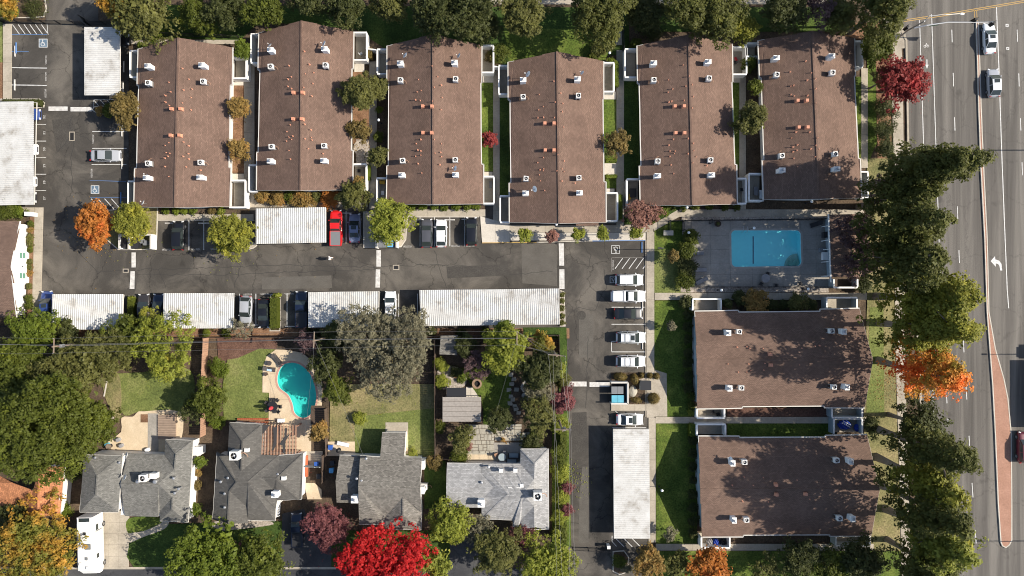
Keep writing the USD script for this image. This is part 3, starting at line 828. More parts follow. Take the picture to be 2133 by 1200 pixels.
def air_con(p, label, rot=0, group="rooftop air conditioners on the condominiums", size=1.0):
    if not _ac:
        root = thing("air_conditioner", label, "air conditioner", p, rot, group, scale=size)
        b = 0.36
        part(root, "cabinet", MB().bb(-b, -b, 0.22, b, b, 0.34).bb(-b, -b, 0.34, -b + .05, b, .88).bb(b - .05, -b, .34, b, b, .88).bb(-b + .05, -b, .34, b - .05, -b + .05, .88).bb(-b + .05, b - .05, .34, b - .05, b, .88), "ac_white", local=True)
        top = Polygon([(-b, -b), (b, -b), (b, b), (-b, b)]).difference(Point(0, 0).buffer(0.27))
        part(root, "top_panel", MB().prism(top, 0.881, 0.93), "ac_white", local=True)
        part(root, "fan_well", MB().lathe((0, 0, 0), [(0.0, 0.6), (0.28, 0.6), (0.28, 0.87)], 16), "ac_fan", local=True)
        g = sub(root, "fan")
        for k in range(4):
            a = k * math.pi / 2 + 0.4
            part(g, "fan_blade", MB().box((0.13 * math.cos(a), 0.13 * math.sin(a), 0.78), (0.2, 0.1, 0.015), a), "grey_metal", local=True)
        part(g, "fan_hub", MB().lathe((0, 0, 0.76), [(0.0, 0), (0.06, 0), (0.06, .06), (0, .07)], 10), "ac_white", local=True)
        for s in (-1, 1):
            part(root, "support_rail", MB().bb(-0.42, s * .28 - .04, -0.35, 0.42, s * .28 + .04, 0.22), "grey_metal", local=True)
        part(root, "refrigerant_pipe", MB().tube([(b, .1, .4), (b + .25, .12, .3), (b + .45, -.1, .1), (b + .5, -.3, 0.05)], 0.03, 5), "orange_wood", local=True)
        _ac.append(root)
        return root
    return dup(_ac[0], p, rot, label, group=group, scale=size)


_dish = []


def dish(p, label, rot=0, size=1.0):
    if not _dish:
        root = thing("satellite_dish", label, "satellite dish", p, rot, "satellite dishes on the roofs", scale=size)
        g = np.arange(16) * 2 * np.pi / 16
        prof = [(0.0, 0.0), (0.14, 0.02), (0.26, 0.06), (0.36, 0.12)]
        mb = MB().lathe((0, 0, 0), prof + [(0.37, .13), (.26, .085), (.14, .045), (0, .025)], 16)
        v, f = mb.mesh()
        a = math.radians(52)
        v = v @ np.array([[math.cos(a), 0, -math.sin(a)], [0, 1, 0], [math.sin(a), 0, math.cos(a)]])
        part(root, "reflector", (v + [0, 0, .62], f), "white_paint", local=True, smooth=40)
        part(root, "mast", MB().tube([(0, 0, -.1), (0, 0, .4), (-.05, 0, .6)], .03, 6), "grey_metal", local=True)
        part(root, "feed_arm", MB().tube([(-.02, 0, .52), (.45, 0, .62)], .02, 5), "grey_metal", local=True)
        part(root, "feed_horn", MB().box((.47, 0, .66), (.1, .1, .12)), "white_paint", local=True)
        _dish.append(root)
        return root
    return dup(_dish[0], p, rot, label, scale=size)


def vents(parent, items, zf, big=False):
    for x, y in items:
        p = roof_on(x, y, zf)
        if big:          # square terracotta hood, flared at the foot
            a, t, z = 0.30, 0.17, p[2] - 0.14
            part(parent, "vent_hood", MB().add([(p[0] + sx * w, p[1] + sy * w, z + q) for w, q in ((a, 0), (t, .62), (t + .05, .62), (t + .05, .68)) for sx, sy in ((-1, -1), (1, -1), (1, 1), (-1, 1))],
                 [[k * 4 + i, k * 4 + (i + 1) % 4, k * 4 + 4 + (i + 1) % 4, k * 4 + 4 + i] for k in range(3) for i in range(4)] + [[12, 13, 14, 15]]), "terracotta")
        else:
            r = 0.7 + 0.35 * ((int(x * 7 + y * 3) % 5) / 4)
            part(parent, "vent_pipe", MB().lathe((p[0], p[1], p[2] - 0.12), [(0.13 * r, 0), (0.12 * r, .15), (0.05, .18), (0.05, .42 * r), (0.075 * r, .43 * r), (0.075 * r, .48 * r), (0.0, .5 * r)], 7), "terracotta")


def condo(label, left, right, top, bottom, axis, cat="apartment building", ze=2.6, zr=4.8, items=None):
    """A gable-roofed building. axis 'v': the ridge runs up the picture; left/right: eave pixels from one end to the other; top/bottom: the ridge's ends."""
    left, right = [(*p, ze) for p in left], [(*p, ze) for p in right]
    top, bottom = (*top, zr), (*bottom, zr)
    allw = np.array([P(*p) for p in left + right + [top, bottom]])
    root = thing("condominium", label, cat, [allw[:, 0].mean(), allw[:, 1].mean(), 0])

    def step(a, b, push):   # gable edge from eave a to ridge b with two small steps
        A, B = np.array(a, float), np.array(b, float)
        n = np.array(push + (0,), float)
        return [tuple(A + (B - A) * .12), tuple(A + (B - A) * .12 + n * 0.6), tuple(A + (B - A) * .70 + n * 0.6), tuple(A + (B - A) * .70 + n * 1.6)]

    pu = (0, -1.6) if axis == "v" else (-1.6, 0)
    roofm = "roof_brown_v" if axis == "v" else "roof_brown_h"
    rf = sub(root, "roof")
    T2, B2 = tuple(np.array(top) + np.array(pu + (0,)) * 1.6), tuple(np.array(bottom) - np.array(pu + (0,)) * 0.2)
    for side in (left, right):
        a = step(side[0], top, pu)
        face = list(side) + [B2, T2] + a[::-1]
        part(rf, "roof_slope", roof_face(face), roofm)
        part(rf, "gutter", edge_strip(side, 0.18, 0.16, 0.03), "fascia")
    part(rf, "ridge_cap", edge_strip([T2, B2], 0.1, 0.26, 0.05), roofm)
    part(rf, "bargeboard", edge_strip([left[0]] + step(left[0], top, pu)[:2], 0.2, 0.08, 0.0), "fascia")
    part(rf, "bargeboard", edge_strip([left[-1], B2, right[-1]], 0.22, 0.06, -0.02), "fascia")
    # walls follow the roof
    lo, hi = allw.min(0), allw.max(0)
    c = allw[: len(left) + len(right)]
    Lw, Rw = np.array([P(*p) for p in left]), np.array([P(*p) for p in right])
    Tw, Bw = P(*top), P(*bottom)
    ins = 0.8

    def inset(e, other):
        d = (other - e); d[2] = 0
        d /= np.linalg.norm(d)
        return e + d * ins

    ends = [inset(Lw[0], Rw[0]), inset(Lw[-1], Rw[-1]), inset(Rw[-1], Lw[-1]), inset(Rw[0], Lw[0])]
    ax = (Bw - Tw) * [1, 1, 0]; ax /= np.linalg.norm(ax)
    poly = [ends[0] + ax * .35, ends[1] - ax * .3, Bw - ax * .3, ends[2] - ax * .3, ends[3] + ax * .35, Tw + ax * .35]
    zt = [ze - .05, ze - .05, zr - .2, ze - .05, ze - .05, zr - .2]
    part(root, "wall", MB().prism(np.array(poly), -0.1, zt), "blue_grey_wall" if axis == "h" else "pale_wall")
    half = (np.linalg.norm(np.cross(ax[:2], (ends[2] - ends[1])[:2])) + 2 * ins) / 2
    nrm = np.array([-ax[1], ax[0]])
    zf = lambda x, y: zr - (zr - ze) * min(1.0, abs((np.array([x, y]) - Tw[:2]) @ nrm) / half)  # noqa: E731
    return root, rf, zf, poly, ax


def window_on(root, a, b, z0, z1, out, pane="pane_dark"):
    """A window on a wall between the ground points a and b; out points outwards."""
    a, b, out = np.array(a, float), np.array(b, float), np.array(out, float)
    w = sub(root, "window")
    d = (b - a) / np.linalg.norm(b - a)
    fr = MB()
    for p, q, zz0, zz1 in ((a - d * .06, a + d * .03, z0, z1), (b - d * .03, b + d * .06, z0, z1)):
        fr.bar([*((p + q) / 2 + out * .03), zz0], [*((p + q) / 2 + out * .03), zz1], .09, .09)
    for zz in (z0 - .03, z1 + .03, (z0 + z1) / 2):
        fr.bar([*(a - d * .06 + out * .03), zz], [*(b + d * .06 + out * .03), zz], .09, .06)
    part(w, "window_frame", fr, "white_paint")
    part(w, "pane", MB().bar([*(a + out * .012), (z0 + z1) / 2], [*(b + out * .012), (z0 + z1) / 2], .02, z1 - z0), pane)


def patio(x0, y0, x1, y1, label, open_side, mat="white_wall", h=1.75, floor="concrete", seed=0):
    """White walls about a small patio beside a building; open_side: l, r, t or b, where the building stands."""
    z = h
    a, b, c, d = P(x0, y1, z)[:2], P(x1, y1, z)[:2], P(x1, y0, z)[:2], P(x0, y0, z)[:2]
    o = (a + c) / 2
    root = thing("patio_enclosure", label, "patio wall", [o[0], o[1], 0], group="walled patios beside the condominiums")
    part(root, "patio_floor", MB().bb(a[0], a[1], 0.0, c[0], c[1], 0.09), floor)
    walls = {"b": (a, b), "r": (b, c), "t": (c, d), "l": (d, a)}
    for k, (p, q) in walls.items():
        if k == open_side:
            continue
        w = 0.16
        if k in "tb":
            part(root, "wall_panel", MB().bb(min(p[0], q[0]), p[1] - w / 2, 0, max(p[0], q[0]), p[1] + w / 2, h), mat)
            part(root, "wall_cap", MB().bb(min(p[0], q[0]) - .03, p[1] - w / 2 - .04, h, max(p[0], q[0]) + .03, p[1] + w / 2 + .04, h + .05), "white_paint")
        else:
            part(root, "wall_panel", MB().bb(p[0] - w / 2, min(p[1], q[1]) + .08, 0, p[0] + w / 2, max(p[1], q[1]) - .08, h), mat)
            part(root, "wall_cap", MB().bb(p[0] - w / 2 - .04, min(p[1], q[1]) + .13, h, p[0] + w / 2 + .04, max(p[1], q[1]) - .13, h + .052), "white_paint")
    return root


def carport(x0, y0, x1, y1, ribs, label, h=2.6, posts=4, quad=None):
    """A corrugated white roof on posts. ribs 'x': the ribs run across the picture."""
    z = h
    a, b, c, d = [P(x, y, z)[:2] for x, y in (quad or [(x0, y1), (x1, y1), (x1, y0), (x0, y0)])]
    o = (a + c) / 2
    root = thing("carport", label, "carport", [o[0], o[1], 0], group="white metal carports")
    u, v = (d - a, b - a) if ribs == "x" else (b - a, d - a)     # u: across the ribs
    lu = np.linalg.norm(u)
    n = int(lu / 0.30)
    uu = u / lu
    prof = []
    for i in range(n):
        for f, hh in ((0.0, 0), (0.50, 0), (0.60, 0.06), (0.90, 0.06)):
            prof.append(((i + f) / n, hh))
    prof.append((1.0, 0))
    V = []
    for t, hh in prof:
        for s in (0, 1):
            p = a + u * t + v * s
            V.append([p[0], p[1], h + hh - 0.0])
    m = len(prof)
    V = np.array(V)
    q = np.array([[2 * i, 2 * i + 1, 2 * i + 3, 2 * i + 2] for i in range(m - 1)])
    mb = MB().add(V, q).add(V - [0, 0, .02], q[:, ::-1])
    part(root, "roof_sheet", mb, "carport_sheet")
    for p, w_ in ((a, b), (b, c), (c, d), (d, a)):
        part(root, "fascia_board", MB().bar([*p, h - .1], [*w_, h - .1], .05, .16), "fascia")
    for s in (0.22, 0.78):
        part(root, "purlin", MB().bar([*(a + v * s + u * .01), h - .13], [*(a + v * s + u * .99), h - .13], .1, .18), "fascia")
    for i in range(posts):
        t = (i + 0.5) / posts
        for s in (0.24, 0.76):
            p = a + u * t + v * s
            part(root, "post", MB().bb(p[0] - .05, p[1] - .05, 0, p[0] + .05, p[1] + .05, h - .05), "fascia")
    return root


def fence(px, label, h=1.7, mat="fence_wood", name="fence", board=0.16, group=None, metal=False, cat="fence", thick=0.03):
    """A fence along pixels: posts and separate boards (or bars when metal)."""
    pts = [P(x, y, 0)[:2] for x, y in px]
    o = np.mean(pts, 0)
    root = thing(name, label, cat, [o[0], o[1], 0], group=group)
    for a, b in zip(pts[:-1], pts[1:]):
        ln = np.linalg.norm(b - a); d = (b - a) / ln
        for k in range(int(ln / 2.4) + 2):
            p = a + d * min(ln, k * 2.4)
            part(root, "post", MB().bb(p[0] - .06, p[1] - .06, 0, p[0] + .06, p[1] + .06, h + .05), mat)
        for z in ((.3, h - .25) if not metal else (.15, h - .1)):
            part(root, "rail", MB().bar([*a, z], [*b, z], .05, .07), mat)
        if metal:
            mb = MB()
            for k in range(int(ln / 0.13)):
                p = a + d * k * .13
                mb.bb(p[0] - .012, p[1] - .012, .1, p[0] + .012, p[1] + .012, h)
            part(root, "pickets", mb, mat).prim.SetCustomDataByKey("kind", "stuff")
        else:
            s = np.array([-d[1], d[0]]) * .045
            n = max(1, int(ln / board))
            for k in range(n):
                p, q = a + d * ln * (k + .04) / n + s, a + d * ln * (k + .96) / n + s
                part(root, "board", MB().bar([*p, h / 2 + .04], [*q, h / 2 + .04], thick, h - .04 + .06 * ((k * 7) % 3 - 1) * .3), mat)
    return root


def wire(pts, label, r=0.015, sag=0.5, name="power_line", group="overhead wires"):
    out = []
    for a, b in zip(pts[:-1], pts[1:]):
        a, b = np.array(a, float), np.array(b, float)
        for t in np.linspace(0, 1, 13)[: 13 if b is pts[-1] else 12]:
            out.append(a + (b - a) * t - [0, 0, sag * 4 * t * (1 - t)])
    out.append(np.array(pts[-1], float))
    return single(name, MB().tube(out, r, 5), "wire_metal", label, "power line", group)


def chair(root_name, p, rot, label, cat="chair", mat="dark_metal", seat="dark_fabric", group=None):
    r = thing(root_name, label, cat, p, rot, group)
    part(r, "seat", MB().box((0, 0, .42), (.46, .46, .05)), seat, local=True)
    part(r, "backrest", MB().box((-.25, 0, .68), (.05, .46, .48)), seat, local=True)
    for sx in (-1, 1):
        for sy in (-1, 1):
            part(r, "leg", MB().bb(sx * .2 - .02, sy * .2 - .02, 0, sx * .2 + .02, sy * .2 + .02, .40), mat, local=True)
    for sy in (-1, 1):
        part(r, "armrest", MB().bar((-.23, sy * .25, .62), (.2, sy * .25, .62), .05, .03), mat, local=True)
    return r


def lounger(p, rot, label, frame="dark_metal", pad="wicker", group=None, raised=25):
    r = thing("sun_lounger", label, "sun lounger", p, rot, group)
    part(r, "seat_pad", MB().box((-.30, 0, .34), (1.25, .62, .1)), pad, local=True)
    a = math.radians(raised)
    part(r, "backrest", MB().bar((.34, 0, .36), (.34 + .7 * math.cos(a), 0, .36 + .7 * math.sin(a)), .62, .1), pad, local=True)
    for sy in (-1, 1):
        part(r, "side_rail", MB().bar((-.93, sy * .32, .27), (.9, sy * .32, .27), .05, .06), frame, local=True)
        for x in (-.8, .75):
            part(r, "leg", MB().bb(x - .03, sy * .32 - .03, 0, x + .03, sy * .32 + .03, .24), frame, local=True)
    return r


def table_round(p, r_, h, label, mat="dark_metal", top="dark_metal", name="patio_table"):
    t = thing(name, label, "table", p)
    part(t, "table_top", MB().lathe((0, 0, h - .04), [(0, 0), (r_, 0), (r_, .04), (0, .042)], 20), top, local=True)
    part(t, "table_leg", MB().lathe((0, 0, 0), [(.28, 0), (.28, .03), (.05, .05), (.05, h - .04)], 10), mat, local=True)
    return t


_bins = {}


def bin_(px, py, mat, label, rot=0, lid=None):
    """A wheeled rubbish bin."""
    p = P(px, py, 0.9) * [1, 1, 0]
    if mat not in _bins:
        r = thing("wheeled_bin", label, "bin", p, rot)
        part(r, "bin_body", MB().add([(-.24, -.24, .06), (.24, -.24, .06), (.24, .24, .06), (-.24, .24, .06), (-.3, -.3, .98), (.32, -.3, .98), (.32, .3, .98), (-.3, .3, .98)],
                                     [[3, 2, 1, 0], [4, 5, 6, 7], [0, 1, 5, 4], [1, 2, 6, 5], [2, 3, 7, 6], [3, 0, 4, 7]]), mat, local=True)
        part(r, "lid", MB().box((0.02, 0, 1.01), (.7, .66, .05)).box((-.36, 0, 1.0), (.06, .5, .06)), lid or mat, local=True)
        for s in (-1, 1):
            part(r, "wheel", MB().tube([(-.27, s * .24 - .03, .1), (-.27, s * .24 + .03, .1)], .1, 10), "rubber", local=True)
        _bins[mat] = r
        return r
    return dup(_bins[mat], p, rot, label)


_lamp = []


def globe_lamp(px, py, label, h=2.2):
    p = P(px, py, h) * [1, 1, 0]
    if not _lamp:
        r = thing("globe_lamp", label, "lamp post", p, group="white globe path lamps")
        part(r, "post", MB().tube([(0, 0, 0), (0, 0, h - .2)], .045, 8), "dark_metal", local=True)
        part(r, "post_base", MB().lathe((0, 0, 0), [(.14, 0), (.14, .06), (.05, .2)], 10), "dark_metal", local=True)
        part(r, "globe", MB().ball((0, 0, h), (.21, .21, .21), 2), "globe", local=True, smooth=True)
        _lamp.append(r)
        return r
    return dup(_lamp[0], p, 0, label)


_stop = {}


def wheel_stop(px, py, rot, label, mat="worn_paint", ln=1.8, group=None):
    p = P(px, py) * [1, 1, 0]
    if mat not in _stop:
        r = thing("wheel_stop", label, "wheel stop", p, rot, group)
        part(r, "concrete_bar", MB().add([(-ln / 2, -.09, 0.01), (ln / 2, -.09, 0.01), (ln / 2, .09, 0.01), (-ln / 2, .09, 0.01), (-ln / 2 + .06, -.06, .14), (ln / 2 - .06, -.06, .14), (ln / 2 - .06, .06, .14), (-ln / 2 + .06, .06, .14)],
                                         [[3, 2, 1, 0], [4, 5, 6, 7], [0, 1, 5, 4], [1, 2, 6, 5], [2, 3, 7, 6], [3, 0, 4, 7]]), mat, local=True)
        _stop[mat] = r
        return r
    return dup(_stop[mat], p, rot, label, group=group)


# ================================================================== THE SETTING
g_ = MB().add([(-600, -600, -.06), (600, -600, -.06), (600, 600, -.06), (-600, 600, -.06)], [[0, 1, 2, 3]])
single("ground", g_, "soil", kind="structure")

lot_px = unary_union([sbox(-400, 45, 268, 432), sbox(86, 428, 1352, 690), sbox(1181, 498, 1354, 1500), sbox(95, -300, 205, 47)])
lot = thing("parking_lot", kind="structure")
sheet("pavement", lot_px, "lot_asphalt", 0.0, lot)
road_px = Polygon([(1877, -400), (1882, 60), (1890, 300), (1903, 560), (1915, 760), (1925, 1000), (1932, 1500), (2900, 1500), (2900, -400)])
road = thing("road", kind="structure")
sheet("pavement", road_px, "road_asphalt", 0.0, road)
sheet("pavement", Polygon([(1877, -400), (1990, -400), (1990, 40), (1879, 55)]).union(sbox(1700, -900, 1990, -60)), "road_asphalt", 0.004, road)
sheet("residential_street", rect(-300, 1184, 1200, 1500), "drive_asphalt", -0.005)

# asphalt patches, stains and tyre-worn dust on the lot
for q, m in (([(1213, 972), (1226, 972), (1226, 1130), (1205, 1132), (1207, 1035)], "pale_asphalt"), ([(1206, 655), (1236, 655), (1236, 745), (1206, 745)], "pale_asphalt"), ([(1086, 508), (1160, 508), (1160, 596), (1088, 590)], "pale_asphalt"), ([(545, 578), (690, 574), (692, 600), (546, 603)], "pale_asphalt"),
             ([(108, 250), (150, 246), (160, 300), (118, 318)], "patch_asphalt"), ([(930, 556), (1058, 550), (1060, 574), (932, 580)], "patch_asphalt"), ([(1192, 860), (1222, 858), (1224, 940), (1190, 944)], "patch_asphalt")):
    sheet("repair_patch", q, m, 0.002, lot)
rk_ = np.random.default_rng(21)
for pts in ([(285, 561), (420, 558), (600, 552), (760, 556), (900, 552), (1010, 556)], [(285, 572), (470, 573), (640, 566), (780, 562)], [(150, 240), (146, 262), (154, 300), (148, 340), (150, 400)], [(118, 318), (140, 292), (154, 276)], [(154, 276), (188, 292), (196, 300)], [(150, 512), (184, 548), (202, 566), (262, 563)], [(1180, 660), (1206, 640), (1240, 646)],
            [(1222, 700), (1224, 760), (1220, 850)], [(1205, 500), (1232, 534), (1224, 560)], [(1010, 556), (1060, 570), (1150, 566)], [(1240, 646), (1262, 600), (1258, 560)], [(905, 520), (915, 560), (930, 600)], [(690, 540), (700, 580)], [(1184, 900), (1210, 905), (1224, 930)], [(330, 560), (345, 600)], [(490, 520), (500, 555), (488, 600)]):
    q = []
    for a, b in zip(pts[:-1], pts[1:]):
        n = max(2, int(math.dist(a, b) / 9))
        q += [(a[0] + (b[0] - a[0]) * k / n + rk_.normal() * 1.3, a[1] + (b[1] - a[1]) * k / n + rk_.normal() * 1.3) for k in range(n)]
    ln = LineString([tuple(P(x, y)[:2]) for x, y in q + [pts[-1]]]).buffer(.032)
    for g in getattr(ln, "geoms", [ln]):
        part(lot, "crack", MB().prism(Polygon(g.exterior), 0.003, 0.0075), "crack_fill")
for i, q in enumerate(([(268, 572), (276, 565), (284, 575), (283, 603), (275, 614), (270, 600)], [(262, 605), (278, 596), (272, 622), (266, 680), (258, 640)])):
    sheet("repair_patch", smooth_px(q), "patch_asphalt", 0.004, lot)
# painted lines of the lot
S = lambda *l, **k: stripes(lot, "parking_line", l, **k)  # noqa: E731
S((24, 141, 98, 142), (23, 177, 98, 178), w=0.11)
S((24, 72, 98, 72), (24, 107, 60, 107), w=0.09, mat="blue_paint")
for k in range(6):
    S((26 + 12 * k, 51, 41 + 12 * k, 72), w=0.1)
S((98, 50, 100, 72), w=0.08)
S((192, 274, 265, 273.5), (192, 309, 264, 309), (191, 343, 263, 343), w=0.1)
S((187, 376, 262, 378), (187, 411, 264, 411), w=0.06, mat="blue_paint")
for k in range(4):
    S((190 + 14 * k, 414, 218 + 14 * k, 445), w=0.1)
for y in (259, 294, 328, 363, 397):
    S((74, y, 96, y), w=0.09)
for x in (362, 393.5, 424.5, 456):
    S((x, 459, x, 521), w=0.1)
for x in (721, 875, 905, 937, 968):
    S((x, 447 if x > 800 else 440, x, 513 if x > 800 else 508), w=0.1)
for y in (640, 675.5):
    S((1274, y, 1346, y), w=0.1)
S((1274, 711, 1284, 711), (1274, 711, 1274, 732), (1274, 733, 1346, 733), (1275, 891, 1346, 891), w=0.1)
for k in range(5):
    S((1281 + 14.5 * k, 560, 1297 + 14.5 * k, 538), w=0.1)
S((1274, 537, 1345, 537), w=0.05, mat="faint_paint"); S((1274, 537, 1274, 566), w=0.05, mat="faint_paint")
for k in range(3):
    S((1282 + 17 * k, 1121, 1300 + 17 * k, 1139), w=0.1)
S((1275, 1116, 1275, 1128), w=0.1); S((1275, 1128, 1284, 1138), w=0.09)
for x in (499, 533, 598, 830, 870):
    S((x, 612, x, 678), w=0.1)
S((276, 856, 276, 858), w=.1)
for k in range(4):
    S((195 + 14 * k, 208, 206 + 14 * k, 221), w=0.08)
S((195, 208, 195, 226), (195, 208, 246, 208), w=.06)
for k in range(5):
    S((1284 + 11 * k, 878, 1290 + 11 * k, 886), w=.07, mat="faint_paint")
S((1282, 857, 1288, 861), w=.08)
# broad worn stop bars
for q in (rect(101, 222, 141, 231), rect(147, 223, 191, 232), [(274, 526), (283, 526), (283, 557), (274, 557)], [(272, 565), (281, 565), (280, 602), (270, 602)], rect(784, 521, 793.5, 555.5), [(783, 561), (792, 561), (791.5, 599), (782, 599)],
          [(1164, 507), (1174.5, 507), (1175, 553.5), (1165, 553.5)], [(1165, 561), (1175.5, 561), (1176, 602), (1165, 602)], rect(1184, 795, 1222, 805), rect(1228, 796, 1270, 806)):
    w = [P(x, y)[:2] for x, y in q]
    part(lot, "stop_bar", MB().prism(w, 0.006, 0.012), "worn_paint")
# numbers and words
for t, y in (("32", 244), ("31", 277), ("30", 311), ("29", 345), ("28", 380), ("27", 413)):
    paint_text(lot, t, 92, y, 0.34, 90)
for x, y, r in ((96, 125, 90), (95.5, 160, 90), (95, 195, 90), (194, 290, 90), (191, 361, 90)):
    paint_text(lot, "VISITOR", x, y, 0.24, r, "worn_paint")
for x, y in ((347, 520), (408, 519.5), (448, 519), (604 - 0, 506 + 400), (850 - 1, 513.5), (949, 512.5), (980, 512)):
    if y < 600:
        paint_text(lot, "VISITOR", x, y, 0.24, 180, "worn_paint")
for x, y in ((516, 613.5), (552, 613), (602, 612)):
    paint_text(lot, "VISITOR", x, y, 0.24, 0, "worn_paint")
paint_text(lot, "2", 259, 617, 0.3, 0)
paint_text(lot, "NO PARKING", 1277, 552, 0.18, 90, "worn_paint")
wheelchair(lot, 90, 90, 1.35, 0)
wheelchair(lot, 198, 395, 1.3, 0)
wheelchair(lot, 1282, 520, 1.3, 180, False)
wheelchair(lot, 1277, 583, 1.0, 180, False)
# drains and covers
for x, y, w, h in ((150, 284, 8, 16), (825, 557, 10, 7), (262, 564, 9, 5)):
    d = P(x, y)
    a, b = M0(w) / 2, M0(h) / 2
    root = thing("storm_drain", f"rusty iron storm drain grate {'with a cracked asphalt apron near the carport stalls' if x == 150 else 'in the drive below the trash bay with the blue lid' if x == 825 else 'beside the worn stop bar under the orange tree'}", "drain", d)
    part(root, "drain_frame", MB().bb(-a - .12, -b - .12, 0, a + .12, -b, .018).bb(-a - .12, b, 0, a + .12, b + .12, .018).bb(-a - .12, -b, 0, -a, b, .018).bb(a, -b, 0, a + .12, b, .018), "concrete", local=True)
    part(root, "drain_pit", MB().bb(-a, -b, 0.001, a, b, .008), "void", local=True)
    for k in range(6):
        yy = -b + 2 * b * (k + .5) / 6
        part(root, "grate_bar", MB().bb(-a, yy - .02, .008, a, yy + .02, .02), "dark_metal", local=True)
single("manhole_cover", MB().lathe(P(1211, 657), [(0.72, 0.0), (0.72, .014), (.62, .014), (.62, .010), (0, .010)], 24), "patch_asphalt", "round manhole cover set in the asphalt drive by the black car", "manhole cover")

# road markings
R = lambda n, pts, w=0.11, m="line_paint": [stripes(road, n, [(*a, *b)], w=w, mat=m) for a, b in zip(pts[:-1], pts[1:])]  # noqa: E731
R("lane_line", [(1915.5, 42), (1919, 150), (1923.7, 300), (1931, 560), (1943, 815), (1949, 980), (1957, 1250)])
R("lane_line", [(1940.5, 30), (1944.5, 150), (1949.5, 304), (1958, 560), (1967, 760)])
for a, b in ((832 - 8, 840), (872, 888), (920, 936), (968, 984), (1016, 1032)):
    R("lane_dash", [(1972 + (a - 832) * .06, a), (1972 + (b - 832) * .06, b)])
for a, b in ((62, 88), (152, 180), (244, 272), (337, 364), (430, 457), (521, 548), (612, 640), (706, 734), (806, 832), (908, 929), (1006, 1036), (1104, 1132)):
    f = lambda y: float(np.interp(y, [0, 75, 443, 620, 918, 1020, 1200], [1980, 1983, 1994.5, 2001, 2019, 2025.6, 2038]))  # noqa: E731
    R("lane_dash", [(f(a), a), (f(b), b)])
R("lane_line", [(2075.4, 14), (2081, 150), (2086, 304), (2092, 460), (2098, 604), (2101, 642)], 0.13)
for a, b in ((62, 87), (153, 180), (246, 272), (338, 365)):
    R("lane_dash", [(2116.3 + a * .037, a), (2116.3 + b * .037, b)])
R("yellow_line", [(1879, 42), (1960, 30.5), (2132, 1.5), (2300, -28)], 0.1, "yellow_paint")
R("yellow_line", [(1879, 45.5), (1960, 34), (2132, 5), (2300, -24)], 0.1, "yellow_paint")
R("yellow_line", [(2029.5, 21), (2031, 44)], 0.09, "yellow_paint"); R("yellow_line", [(2034, 21), (2035.5, 44)], 0.09, "yellow_paint")
part(road, "bike_arrow", MB().prism([P(x, y)[:2] for x, y in [(1929.6, 124), (1931.6, 124), (1931.8, 135), (1934, 135), (1930.8, 143.5), (1927.6, 135), (1929.8, 135)]], .006, .013), "line_paint")
for x, y in ((1926.5, 96.5), (1932.5, 96)):
    part(road, "bike_symbol", MB().prism(Polygon(ring_arc(tuple(P(x, y)[:2]), .13, .2, 0, 350)), .006, .0132), "worn_paint")
part(road, "bike_symbol", MB().prism([P(x, y)[:2] for x, y in [(1927, 96), (1929, 90), (1930.2, 90), (1932.4, 96), (1931, 96), (1929.6, 92), (1928, 96)]], .006, .0134), "worn_paint")
arrow = [(2063.5, 544), (2072.5, 533.5), (2073, 540.5), (2081, 543), (2086, 550), (2087.5, 563.5), (2083.5, 563.5), (2082, 554.5), (2079, 550), (2074, 548.5), (2074.5, 556)]
part(road, "turn_arrow", MB().prism([P(x, y)[:2] for x, y in arrow], .006, .013), "line_paint")
for x, y in ((2097.7, 53), (2099, 101)):
    part(road, "sensor_square", MB().prism(Polygon([P(x + a, y + b)[:2] for a, b in ((-3, -3), (3, -3), (3, 3), (-3, 3))], [[P(x + a, y + b)[:2] for a, b in ((-1.4, -1.4), (1.4, -1.4), (1.4, 1.4), (-1.4, 1.4))]]), .006, .012), "line_paint")

# median: brick-paved island with concrete kerbs
mL = [(2031.5, 46), (2036.5, 228), (2041, 350), (2049, 500), (2054, 650), (2060, 730), (2065.5, 803), (2071, 904), (2077, 1048), (2082.5, 1128), (2086, 1137)]
mR = [(2037.5, 46), (2043.5, 228), (2048.5, 350), (2056, 500), (2059.5, 650), (2073, 727), (2091, 790), (2099, 830), (2106, 904), (2107, 1048), (2107, 1125), (2102, 1135)]
isl = Polygon(mL + [(2094, 1141)] + mR[::-1])
med = thing("median_island", kind="structure")
_wl = [tuple(P(x, y)[:2]) for x, y in isl.exterior.coords]
wi = Polygon(_wl).buffer(0)
inn = wi.buffer(-0.16)
part(med, "kerb", MB().prism(wi.difference(inn), -.02, .17), "white_concrete")
for gg in getattr(inn, "geoms", [inn]):
    part(med, "brick_paving", MB().prism(gg, -.02, .155), "brick_pave")

# kerbs of the main road, footpath and planted strip
kerb = [(1878, 66), (1887, 84), (1889, 150), (1891, 300), (1903, 560), (1914, 760), (1924, 1000), (1930, 1300)]
kroot = thing("road_kerb", kind="structure")
for a, b in zip(kerb[:-1], kerb[1:]):
    pa, pb = P(*a, .1), P(*b, .1)
    part(kroot, "kerb_stone", MB().bar(pa * [1, 1, 0] + [0, 0, .05], pb * [1, 1, 0] + [0, 0, .05], .22, .2), "concrete")
sheet("gutter", [(1878, 60), (1890, 84), (1894, 300), (1906, 560), (1917, 760), (1928, 1000), (1934, 1300)] + [(x - 1, y) for x, y in kerb[::-1]], "concrete", 0.008)
swl = [(1852, 45), (1856, 130), (1861, 300), (1863, 520), (1866, 760), (1874, 1000), (1880, 1300)]
swr = [(1875, 45), (1880, 130), (1882.5, 300), (1884, 520), (1885, 760), (1893, 1000), (1898, 1300)]
sw = thing("road_sidewalk", kind="structure")
